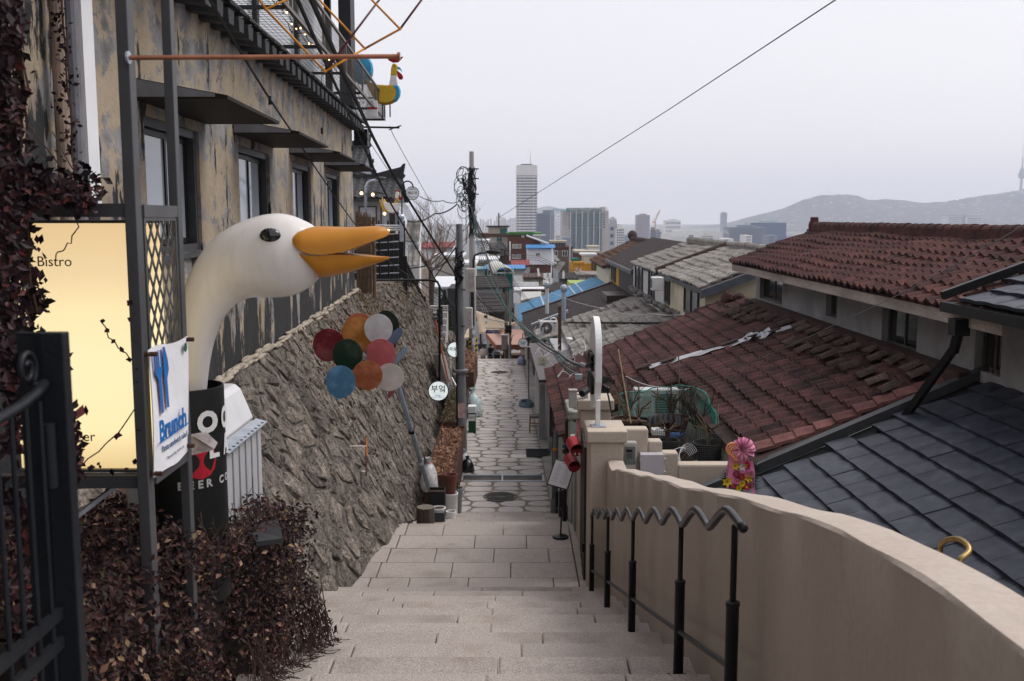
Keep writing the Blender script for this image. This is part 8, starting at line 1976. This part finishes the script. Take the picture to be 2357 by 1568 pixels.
MB().box((a.x,77.2,at(0,719,77).z-.15),(b.x,77.6,at(0,719,77).z)).build('gutter', BLACK, h11)
for q in range(5):                                               # shingle courses
    for (p0_, p1_, p2_, p3_) in ((at(1089,662,82),at(1176,660,82),at(1164,634,87),at(1085,635,87)),(at(1086,720,76),at(1176,716,76),at(1160,674,81),at(1086,676,81))):
        t = (q+.5)/5; MB().bar(p0_.lerp(p3_,t)+V((.1,0,.02)), p1_.lerp(p2_,t)+V((-.1,0,.02)), .05, .03).build('shingle_course', DROOF, h11)
wfn = thing('white_picket_fence', at(1210,655,84), 'long white picket fence behind the pale sheet roof', 'fence')
for i in range(34): a = at(1181+i*1.75,659,84); MB().box((a.x,84,a.z),(a.x+.04,84.04,a.z+.36)).build('picket', WHITE, wfn)
for y in (650.5,656): MB().bar(at(1180,y,84.1), at(1240,y,84.1), .05).build('rail', WHITE, wfn)
house('white_roof_house', 1184,1255,668,80,4,WHITEW,'low house with a curved white roof behind the pale sheet roof',roof=(M('white_sheet_roof', (.62,.62,.64), .6, var=.06),668,661,1,3,0))
pr_ = thing('pale_sheet_roof', at(1230,680,72), 'pale ribbed lean-to roof edged with brown tiles left of the blue sheets', 'lean-to roof'); roofquad(pr_, [at(1199,691,70),at(1200,672,73),at(1264,671,72.5),at(1270,677,70)], M('pale_ribbed', (.46,.46,.43), .6, var=.12, vs=2), th=.08)
for i in range(14): c = at(1203+i*3.9,668,73.5); MB().ball(c, .09,.3,.10,8,5).build('edge_tile', REDT, pr_)
MB().box((at(1199,0,71).x,70.5,-10),(at(1262,0,71).x,73,at(0,693,71).z)).build('wall', BEIGE, pr_)
for i in range(6): MB().bar(at(1182,676+i*4,75), at(1197,676+i*4,75), .14,.1).build('louver', WHITE, pr_)
drf = thing('dark_roof_shed', at(1272,660,68), 'dark gable roof just behind the blue sheet roof', 'shed'); roofquad(drf, [at(1246,668,67),at(1290,672,66),at(1302,655,68),at(1280,648,70)], DROOF); MB().box((at(1250,0,68).x,67.5,-10),(at(1295,0,68).x,70,at(0,674,68).z)).build('wall', BEIGE, drf)
house('brown_tile_cottage', 1205,1252,640,92,4,BEIGE,'low cottage with a brown tiled roof behind the picket fence',[(1222,644,1235,652)],roof=(M('brown_roof2', (.09,.06,.05), .9, var=.2),639,629,2,4,1))
house('dark_cottage', 1290,1330,644,88,5,M('dk_cot', (.12,.11,.11), .9, var=.2),'dark roofed cottage below the stair building',roof=(DROOF,642,628,2,5,1))
house('green_terrace', 1312,1376,652,78,4,M('lime_wall', (.30,.36,.12), .9, var=.15),'low lime green parapet wall behind the blue sheet roof',cat='terrace wall')
tlc = thing('telecom_mast', at(1260,650,70), 'cluster of white telecom boxes on a short mast', 'telecom mast')
for x, y0, y1 in ((1251,630,642),(1263,629,641),(1256,640,652),(1265,641,655),(1250,645,655)): MB().box(at(x,y1,70), at(x+7,y0,70.0)+V((0,.3,0))).build('box', WHITE, tlc, bevel=.02)
MB().cyl(at(1259,668,70.4), at(1259,628,70.4), .07, n=6).build('mast', GALV, tlc)
for i, (x, y0, y1, tilt) in enumerate(((1241,618,636,3),(1297,623,641,0),(1281,620,650,2))):
    t_ = thing('panel_antenna', at(x,y1,72), ['white panel antenna leaning left of the telecom boxes','slim white panel antenna right of the telecom boxes','broad grey antenna mast between the panel antennas'][i], 'antenna'); MB().bar(at(x,y1,72), at(x-tilt,y0,72), .14 if i < 2 else .3, .1).build('panel', WHITE if i < 2 else GALV, t_); MB().cyl(at(x,y1+18,72.1), at(x,y1-2,72.1), .04, n=5).build('pole', DGREY, t_)
# left of the poles
house('white_villa', 1080,1122,556,118,8,WHITEW,'white villa with a dark tall window behind the green cables',[(1106,568,1112,582,DGLASS)],parapet=(.15,WHITEW))
house('awning_house', 1094,1147,603,104,6,M('thatch', (.18,.13,.09), .95, var=.3),'white awning roof over a thatched fence left of the red roof',[(1104,597,1114,604),(1118,597,1128,604)],roof=(M('white_awning', (.66,.66,.66), .6, var=.05),597,589,2,3.5,0))
house('white_shed', 978,1052,662,62,7,WHITEW,'broad white flat roofs below the bare tree',roof=(M('white_membrane', (.60,.62,.64), .6, var=.06),660,636,0,7,0))
house('dark_shed', 1030,1056,664,58,4,M('dark_panel', (.035,.035,.04), .7, var=.2),'dark panelled shed front below the white flat roof')
house('red_roof_cottage', 962,1042,572,105,7,WHITEW,'white cottages under a long red roof behind the bare tree',[(990,575,998,583),(1015,575,1022,583)],roof=(REDR,570,557,0,5,1))
house('beige_house', 1000,1062,592,95,7,M('beige2', (.42,.38,.34), .9, var=.15),'beige house partly behind the bare tree crown',[(1010,600,1018,610),(1030,600,1040,610)],parapet=(.2,WHITEW))
house('grey_house', 1050,1092,610,90,6,M('greyh', (.40,.40,.41), .9, var=.12),'pale grey flat roofed house between the two poles',[(1072,618,1080,628)],parapet=(.2,WHITEW))
# random low houses filling the valley
HW = [WHITEW, BEIGE, BRICK, M('valley_grey', (.30,.30,.31), .9, var=.15), M('valley_tan', (.33,.26,.21), .9, var=.15)]; HR = [DROOF, BLUR, REDR, M('valley_green', (.06,.16,.09), .8, var=.2), BEIGE, WHITEW]
def vlab(a, b):
    cnt[a,b] = cnt.get((a,b),0)+1; return '%s %s %s roofed valley house counting out from the lane' % (ORD[cnt[a,b]-1], kinds[a], rk[b])
kinds = ['white walled', 'beige', 'brown brick', 'grey', 'tan']; rk = ['dark', 'blue', 'red', 'green', 'beige', 'white']
cnt = {}
for i in range(54):
    Y = random.uniform(170,620); px = 1062+i*24 if i % 3 == 0 else 1070+i*7; x = at(px,500,Y).x; wd = random.uniform(7,14); dp_ = random.uniform(6,12); hh = random.uniform(6,13); z0 = gz(Y)-1; a_ = random.randrange(5); b_ = random.randrange(6)
    t_ = thing('valley_house', (x,Y,z0), vlab(a_, b_), 'house', 'low houses filling the hazy valley'); MB().box((x,Y,z0),(x+wd,Y+dp_,z0+hh)).build('wall', HW[a_], t_); MB().box((x-.3,Y-.3,z0+hh),(x+wd+.3,Y+dp_+.3,z0+hh+.5)).build('roof', HR[b_], t_)
    wm = None
    for k_ in range(int(wd//3)):
        for f_ in range(int(hh//3)):
            if wm is None: wm = MB().box((0,-.1,0),(1.4,0,1.3)).mesh('window', DGLASS)
            inst(wm, t_, Matrix.Translation((x+.9+k_*3, Y, z0+1+f_*3)), 'window')

# ================================================================ office towers of the city
def block(name, px0, px1, pyt, Y, dep, mat, lab, zb=-52, cat='office building'):
    a, b = at(px0,pyt,Y), at(px1,pyt,Y); t_ = thing(name, ((a.x+b.x)/2,Y,zb), lab, cat); MB().box((a.x,Y,zb),(b.x,Y+dep,a.z)).build('body', mat, t_); return t_, a, b
def wgrid(t_, px0, px1, py0, py1, Y, nc, nr, mat, fx=.6, fy=.55, stuff=True, off=.25, name='window'):
    m = MB(); a, b = at(px0,py1,Y), at(px1,py0,Y); cw, rh = (b.x-a.x)/nc, (b.z-a.z)/nr; me = None
    for i in range(nc):
        for j in range(nr):
            x, z = a.x+(i+.5-fx/2)*cw, a.z+(j+.5-fy/2)*rh
            if stuff: m.box((x,Y-off,z),(x+cw*fx,Y-.003,z+rh*fy))
            else:
                if me is None: me = MB().box((0,-off,0),(cw*fx,-.003,rh*fy)).mesh(name, mat)
                inst(me, t_, Matrix.Translation((x,Y,z)), name)
    if stuff: tag(m.build(name, mat, t_, fix=False), kind='stuff')
CG = M('city_glass', (.02,.055,.15), .2, var=.2, vs=.05); TGL = M('teal_city_glass', (.045,.12,.15), .12, var=.25, vs=.06); TWHT = M('tower_white', (.66,.64,.62), .7, var=.03, vs=.1); STO = M('office_stone', (.42,.38,.37), .8, var=.06, vs=.1); SLB = M('slate_blue_panel', (.15,.18,.24), .6, var=.06, vs=.1)
t1, a, b = block('office_tower', 1188.5,1236.5,404,1100,22,CG,'tallest white banded office tower with a blank white crown and mast'); 
cr_ = at(0,380,1100).z; MB().hexa([(a.x-.4,1099.5,a.z),(b.x+.4,1099.5,a.z),(b.x+.4,1122,a.z),(a.x-.4,1122,a.z),(a.x+.2,1099.7,cr_),(b.x-.2,1099.7,cr_),(b.x-.2,1121,cr_),(a.x+.2,1121,cr_)]).build('crown', TWHT, t1)
n = 24; zb_ = at(0,560,1100).z
for i in range(n+6): z = a.z - (i+.3)*(a.z-zb_)/n; MB().box((a.x-.2,1099.2,z-1.4),(b.x+.3,1122,z)).build('spandrel_band', TWHT, t1)
for f_ in (0,.17,.83,1): x = lerp(a.x,b.x,f_); MB().box((x-.3,1098.9,-52),(x+.3,1099.19,a.z)).build('pilaster', TWHT, t1)
m = MB()
for i in range(20): x = lerp(a.x,b.x,(i+.5)/20); m.box((x-.07,1099.30,zb_),(x+.07,1099.4,a.z))
tag(m.build('mullion', TWHT, t1, fix=False), kind='stuff')
MB().box((a.x+5,1106,cr_),(b.x-5,1116,cr_+1.4)).build('roof_plant', DGREY, t1); c = at(1221,380,1108); MB().cyl(c, at(1221,341,1108), .4, .08, n=6).build('mast', GALV, t1)
for y in (360,366,369): q = at(1221,y,1108); MB().cyl(q-V((1.5,0,0)), q+V((1.5,0,0)), .22, n=5).build('mast_dish', WHITE, t1)
t2, a, b = block('office_building', 1234.5,1266,491,1000,15,SLB,'slate blue office block with square windows right of the banded tower'); MB().box((b.x,1000,-52),(at(1278.5,0,1000).x,1011,a.z+2)).build('side_wing', M('slate_pale_panel', (.26,.28,.32), .6, var=.05), t2); MB().box((at(1252,0,1000).x,1001,a.z),(at(1276,0,1000).x,1013,at(0,484,1000).z)).build('roof_plant', SLB, t2); wgrid(t2,1236,1265,494,562,1000,6,14,CG,.62,.5,False,name='window'); wgrid(t2,1268,1277,496,562,1000,2,14,CG,.5,.4)
t3, a, b = block('shopping_tower', 1295,1401,485,800,32,STO,'broad department store tower with a teal glass front and rooftop sign'); MB().box((at(1307,0,800).x,798.5,a.z),(at(1393,0,800).x,808,at(0,478.5,800).z)).build('sign_parapet', STO, t3); MB().box((at(1388,0,800).x,802,a.z),(at(1400,0,800).x,810,at(0,476,800).z)).build('roof_plant', STO, t3)
gx = np.linspace(1316.5,1386,6)
for i in range(5):
    for (ya, yb) in ((491,523.5),(525,580)):
        p, q = at(gx[i]+1.2,yb,798), at(gx[i+1]-1.2,ya,798); MB().box((p.x,798.6,p.z),(q.x,799.99,q.z)).build('glass_bay', TGL, t3)
for i in range(6): x = at(gx[i],0,798).x; MB().box((x-.33,797.6,-52),(x+.33,799.99,at(0,487,800).z)).build('fin', M('fin_grey', (.5,.5,.5), .6, var=.03), t3)
m = MB()
for r_ in range(19): z = at(0,493+r_*4.6,798).z; m.box((at(1317,0,798).x,798.45,z-.12),(at(1385,0,798).x,798.58,z+.12))
tag(m.build('floor_line', M('floor_line_grey', (.16,.22,.24), .6, var=0), t3, fix=False), kind='stuff')
wgrid(t3,1307.5,1315,492,528,800,1,6,CG,.7,.4,False); wgrid(t3,1387,1394,492,526,800,1,6,CG,.7,.4,False); wgrid(t3,1296,1306,490,520,800,3,5,M('panel_joint', (.34,.31,.31), .8, var=0),.8,.75)
text('Hyundai City Outlets', 4.5, M('sign_teal', (.03,.25,.30), .6, var=0), t3, frame((at(1333,0,798).x,798.2,at(0,483.5,798).z),(1,0,0),Z,(0,-1,0)), .2); text('현대시티아울렛', 4.5, M('sign_pale', (.62,.62,.62), .6, var=0), t3, frame((at(1375,0,798).x,798.2,at(0,483.5,798).z),(1,0,0),Z,(0,-1,0)), .2, sx=.7)
MB().box((at(1295,0,795).x,787,-52),(at(1314,0,795).x,799.9,at(0,545,790).z)).build('podium', M('podium_blue', (.30,.35,.42), .5, var=.05), t3); wgrid(t3,1296,1313,548,566,787,1,4,CG,.95,.4)
hzB = [  # px0,px1,top,Y,material,cols,rows,label
 (1402,1419,503,1900,STO,4,9,'pale slender apartment block just right of the department store'),(1402,1426,516,1000,M('grey_conc_far', (.36,.36,.37), .8, var=.04),2,3,'plain grey concrete block beside the department store'),
 (1418,1437,525,900,TWHT,4,7,'white gridded office block with deep square windows'),(1465,1496,495,2300,M('mauve_stone', (.22,.16,.17), .8, var=.05),8,18,'mauve brown tower standing alone in the haze'),
 (1498,1510,529,1300,M('dark_far', (.10,.11,.13), .6, var=.05),3,7,'narrow dark block below the construction crane'),(1510,1522,533,1350,M('grey_far2', (.22,.22,.26), .6, var=.05),3,6,'narrow grey block right of the crane base'),
 (1523,1550,540,1250,TWHT,9,1,'low white block with black vertical stripes'),(1531,1567,507,2900,TWHT,10,6,'wide pale slab of flats on the far slope'),(1554,1617,531,2500,TWHT,12,1,'long low white hall on the far slope'),
 (1614,1641,541,1500,M('cream_far', (.58,.55,.50), .8, var=.04),6,5,'cream apartment block with square windows left of the blue glass office'),(1660,1674,490,3300,M('blue_far', (.20,.23,.30), .6, var=.03),4,14,'lone round topped tower at the foot of the hill'),
 (1665,1678,536,1350,M('patterned_far', (.36,.37,.42), .6, var=.05),5,10,'slim patterned block left of the blue glass office'),(1585,1600,546,1400,M('slate_far', (.12,.14,.18), .7, var=.05),3,4,'small dark rooftop block in the middle distance'),
 (1678,1764,523,1400,M('bluegrey_office', (.13,.17,.22), .5, var=.05),18,10,'wide blue grey glass office below the hill'),(1728,1810,512,1650,M('teal_office', (.30,.42,.45), .5, var=.05),1,9,'teal striped office stepping up behind the blue grey one'),
 (2179,2216,497,2600,M('apt_white', (.52,.52,.56), .8, var=.03),9,16,'left of the twin apartment towers with flat roof slabs'),(2222,2260,499,2600,M('apt_white2', (.52,.52,.56), .8, var=.03),9,16,'right of the twin apartment towers with flat roof slabs'),
 (1437,1465,541,1700,M('teal_low', (.22,.30,.32), .6, var=.05),6,4,'low teal roofed hall right of the gridded office'),(1840,1862,545,1800,TWHT,5,4,'pale block half behind the red tiled ridge end'),(1806,1835,540,2300,M('far_pale', (.45,.46,.5), .8, var=.03),7,5,'pale flats right of the teal office'),
 (1279,1294,540,1250,TWHT,3,4,'white low block between the slate blue block and the store'),(1282,1288,494,3400,TWHT,3,12,'white slender far tower left of the department store'),(1288,1294,490,3400,TWHT,3,12,'white slender far tower touching the department store'),(1276,1282,502,3400,TWHT,3,10,'white slender far tower right of the slate blue block')]
for (p0_,p1_,yt,Y,mt_,nc,nr,lab) in hzB:
    t_, a, b = block('office_building', p0_,p1_,yt,Y,(p1_-p0_)*Y/F*.7,mt_,lab); yb = 585
    if nc == 1 and nr > 4:
        for r_ in range(nr*2):
            z = a.z-(r_+.7)*((a.z+52)/(nr*2)); MB().box((a.x-.2,Y-.5,z-1.3),(b.x+.2,Y-.003,z+1.0)).build('window_band', CG, t_)
    else:
        rows = max(1,int(nr*(585-yt)/max(20,(565-yt)))); wgrid(t_, p0_+.4, p1_-.4, yt+2, yb, Y, nc, rows, CG if mt_ is not CG else TGL, .62, .5)
    if lab.startswith(('left of','right of')):
        MB().box((a.x-2,Y-2,a.z+1.5),(b.x+2,Y+30,a.z+3)).build('roof_slab', M('roof_slab_grey', (.30,.31,.36), .7, var=0), t_); MB().box((lerp(a.x,b.x,.2),Y+4,a.z),(lerp(a.x,b.x,.9),Y+20,a.z+6)).build('roof_plant', mt_, t_)
    else: MB().box((lerp(a.x,b.x,.25),Y+1,a.z),(lerp(a.x,b.x,.75),Y+12,a.z+3)).build('roof_plant', mt_, t_)
for i in range(16):
    px = 1092+i*6.2+random.uniform(-1.5,1.5); yt = random.uniform(497,514); Y = random.uniform(2700,3400)
    t_, a, b = block('apartment_tower', px, px+random.uniform(3.5,6), yt, Y, 18, TWHT, '%s from the left of the pale hazy apartment towers left of the banded tower' % ORD[i], cat='apartment tower'); t_['group'] = 'hazy apartment row on the left'; wgrid(t_, px+.3, px+3.6, yt+1.5, 540, Y, 3, 16, CG, .5, .5)
for i in range(18):
    px = 1405+i*52; Y = random.uniform(1000,2400); yt = random.uniform(541,556); 
    t_, a, b = block('low_city_block', px, px+random.uniform(14,34), yt, Y, 30, random.choice((TWHT,STO,SLB)), '%s from the left of the low hazy city blocks below the hill' % ORD[i], cat='city block'); t_['group'] = 'low city blocks in the haze'; wgrid(t_, px+.5, px+12, yt+1, 575, Y, 6, 5, CG, .55, .45)
crn = thing('tower_crane', at(1507,530,1350), 'thin orange tower crane with a raised jib', 'crane'); CRO = M('crane_orange', (.55,.30,.16), .7, var=0)
MB().bar(at(1508,532,1350), at(1508,511,1350), 1.5).build('mast', CRO, crn); MB().bar(at(1507,511,1350), at(1519,484,1350), 1.3).build('jib', CRO, crn); MB().bar(at(1507,511,1350), at(1501,513,1350), 1.5).build('counter_jib', CRO, crn); MB().bar(at(1505,504,1350), at(1519,484,1350), .35).build('stay_cable', CRO, crn); MB().bar(at(1502,512,1350), at(1505,503,1350), .6).build('a_frame', CRO, crn)
sky_t = thing('observation_tower', at(2349,438,4400), 'tall observation tower with a lattice mast on the wooded hill', 'tower'); TB = M('tower_grey_blue', (.16,.18,.24), .7, var=.05); q = at(2349,446,4400); k = 4400/F
MB().lathe(q, [(11*k,-30),(11*k,0),(7*k,3*k),(3.0*k,5*k),(2.6*k,34*k)], 14).build('shaft', TB, sky_t); MB().lathe(q, [(3*k,34*k),(7*k,37*k),(7.2*k,45*k),(5*k,48*k),(4*k,56*k),(2*k,58*k)], 14).build('viewing_decks', TB, sky_t); MB().lathe(q, [(1.6*k,58*k),(1.2*k,80*k),(.5*k,82*k),(.3*k,112*k)], 8).build('mast', M('mast_dark', (.10,.11,.15), .7, var=0), sky_t)
for px, Y in ((1907,4600),(1915,4600)): 
    t_ = thing('radio_mast', at(px,452,Y), 'slim radio mast on the hill crest, %s of a pair' % ('left' if px < 1910 else 'right'), 'mast'); MB().cyl(at(px,455,Y), at(px,432 if px < 1910 else 440,Y), 1.2, .5, n=5).build('mast', M('mast_grey', (.2,.2,.24), .7, var=0), t_)

# ================================================================ overhead cables
def cable(pts, r, lab, sag=.0, mat=CABLE, grp=None, n=14, name='cable'):
    P = [at(*p) for p in pts]; o = []
    if pts[0][1] < 0 or pts[0][0] > 2357: P.insert(0, P[0] + (P[0]-P[1]).normalized()*12)
    for a, b in zip(P, P[1:]):
        for i in range(n): t = i/n; o.append(a.lerp(b,t) - Z*(4*sag*t*(1-t)))
    o.append(P[-1]); m = MB(); m.tube(o, r, 5); return tag(m.build(name, mat, loc=P[0], fix=False), lab, 'cable', grp)
cable([(1935,-8,15),(1540,252,25),(1150,500,52)], .011, 'long single black cable crossing the whole sky from upper right', .0)
cable([(2370,510,8.5),(1975,722,13.5),(1600,885,19.5)], .006, 'thin grey wire running down along the white roof seam', .04, M('wire_grey', (.22,.22,.23), .5, var=0))
cable([(680,-12,9),(816,289,17),(893,457,22),(1012,660,28),(1060,735,28)], .020, 'black cable from the balcony corner down to the lower meter box', .02)
cable([(712,-12,9),(859,316,17),(929,442,21),(1043,622,27),(1062,660,27)], .026, 'thickest black cable sweeping past the rooster down to the steel post', .02)
cable([(790,180,20),(844,316,24),(920,430,30),(1055,556,41)], .008, 'thin black wire between the cafe balcony and the pole head', .02)
cable([(897,290,28.5),(908,316,29),(1000,480,36),(1066,560,42)], .009, 'thin wire falling from the balcony bracket past the round sign', .02)
cable([(478,-10,7.5),(662,289,14),(816,515,24),(905,610,30),(1050,700,28)], .013, 'black cable running close along the plastered wall above the canopies', .03)
cable([(1350,843,13.6),(1290,814,18),(1231,773,26),(1179,722,34),(1154,690,38),(1082,470,42)], .030, 'heavy grey cable bundle sagging from the pole to the arched sign', .05, M('bundle_grey', (.045,.048,.052), .5, var=.1))
for i in range(4): cable([(1346-6*i,870-8*i,14.2+i),(1275-3*i,815-10*i,22),(1190-6*i,742-6*i,33),(1120-4*i,600+6*i,40),(1084+i,474+4*i,42)], .011, ['upper','second','third','lowest'][i]+' teal and black cable of the four strung from the pole to the pillars', .12, M('cable_teal', (.015,.12,.09), .5, var=0) if i % 2 else CABLE, 'cables from the pole head to the pillars') 
for i in range(7): cable([(1083+i,460+6*i,42),(1110+9*i,560+9*i,44),(1150+16*i,640+14*i,48)], .010, ORD[i]+' dark cable from the left in the fan right of the concrete pole', .15, CABLE, 'fan of cables right of the concrete pole')
for i in range(3): cable([(1090,548+5*i,60),(1240,590+5*i,75),(1395,640+4*i,60)], .016, ['top','middle','bottom'][i]+' line of three parallel dark cables crossing the brick house', .2, CABLE, 'three lines across the brick house')
for i in range(5): cable([(1080,650+5*i,42),(1115+10*i,700+6*i,46),(1165,755-8*i,52)], .009, ORD[i]+' thin cable from the top between concrete and wooden poles', .12, CABLE, 'cables to the wooden pole')
for i in range(3): cable([(1088,652,42),(1107+4*i,700,46),(1122+5*i,745-6*i,52)], .008, ['left','middle','right'][i]+' white service wire dropping to the lamp arm', .1, WHITE, 'white service wires')
cable([(1052,470,42),(1000,492,42),(940,510,36)], .028, 'thick black cable from the pole head to the white finial post', .12); cable([(1060,462,42),(1020,462,41),(966,452,40)], .018, 'wavy black cable from the pole head to the round sign', .1)
cable([(1050,568,27),(1000,640,33)], .02, 'short slanting black stay below the steel post head', .0); cable([(1072,395,42),(1073,560,42)], .016, 'vertical black riser hanging off the concrete pole', 0)
cable([(1058,640,27),(985,612,35),(930,620,35.5)], .022, 'horizontal black pipe run from the railing to the steel post', 0, BLACK)
for i in range(6): cable([(1066,650+8*i,28),(1030+6*i,690+4*i,31),(985-12*i,640+8*i,34)], .009, ORD[i]+' loose dark wire from the top left of the steel post', .25, CABLE, 'loose wires left of the steel post')
WCAB = M('wire_white', (.6,.6,.6), .5, var=0)
cable([(1268,672,45),(1400,712,36),(1500,722,32),(1628,712,27)], .010, 'sagging white wire crossing the grey tiled roof', .1, WCAB); cable([(1440,866,15),(1540,893,16),(1600,888,18)], .006, 'white wire sagging above the garden net', .05, WCAB)
m = MB()
for i in range(7):
    a = at(1260+i*9,800+i*6,25-i); pt = [a]
    for j in range(9): a = a + V((random.uniform(-.15,.18), random.uniform(-.2,.2), random.uniform(-.14,.13))); pt.append(a)
    m.tube(crom(pt,3), .008, 4)
tag(m.build('wire_tangle', WCAB, loc=tuple(at(1290,815,24)), fix=False), 'tangle of loose white wires above the red eave', 'wire')
ins = thing('insulator', at(1347,841,13.7), 'metal cable clamps at the end of the heavy bundle', 'clamp'); MB().cyl(at(1338,838,13.7), at(1349,843,13.6), .03, n=8).build('clamp', GALV, ins); MB().box(at(1332,868,14.2)-V((.05,.05,.03)), at(1332,868,14.2)+V((.05,.05,.04))).build('clamp_block', GALV, ins)
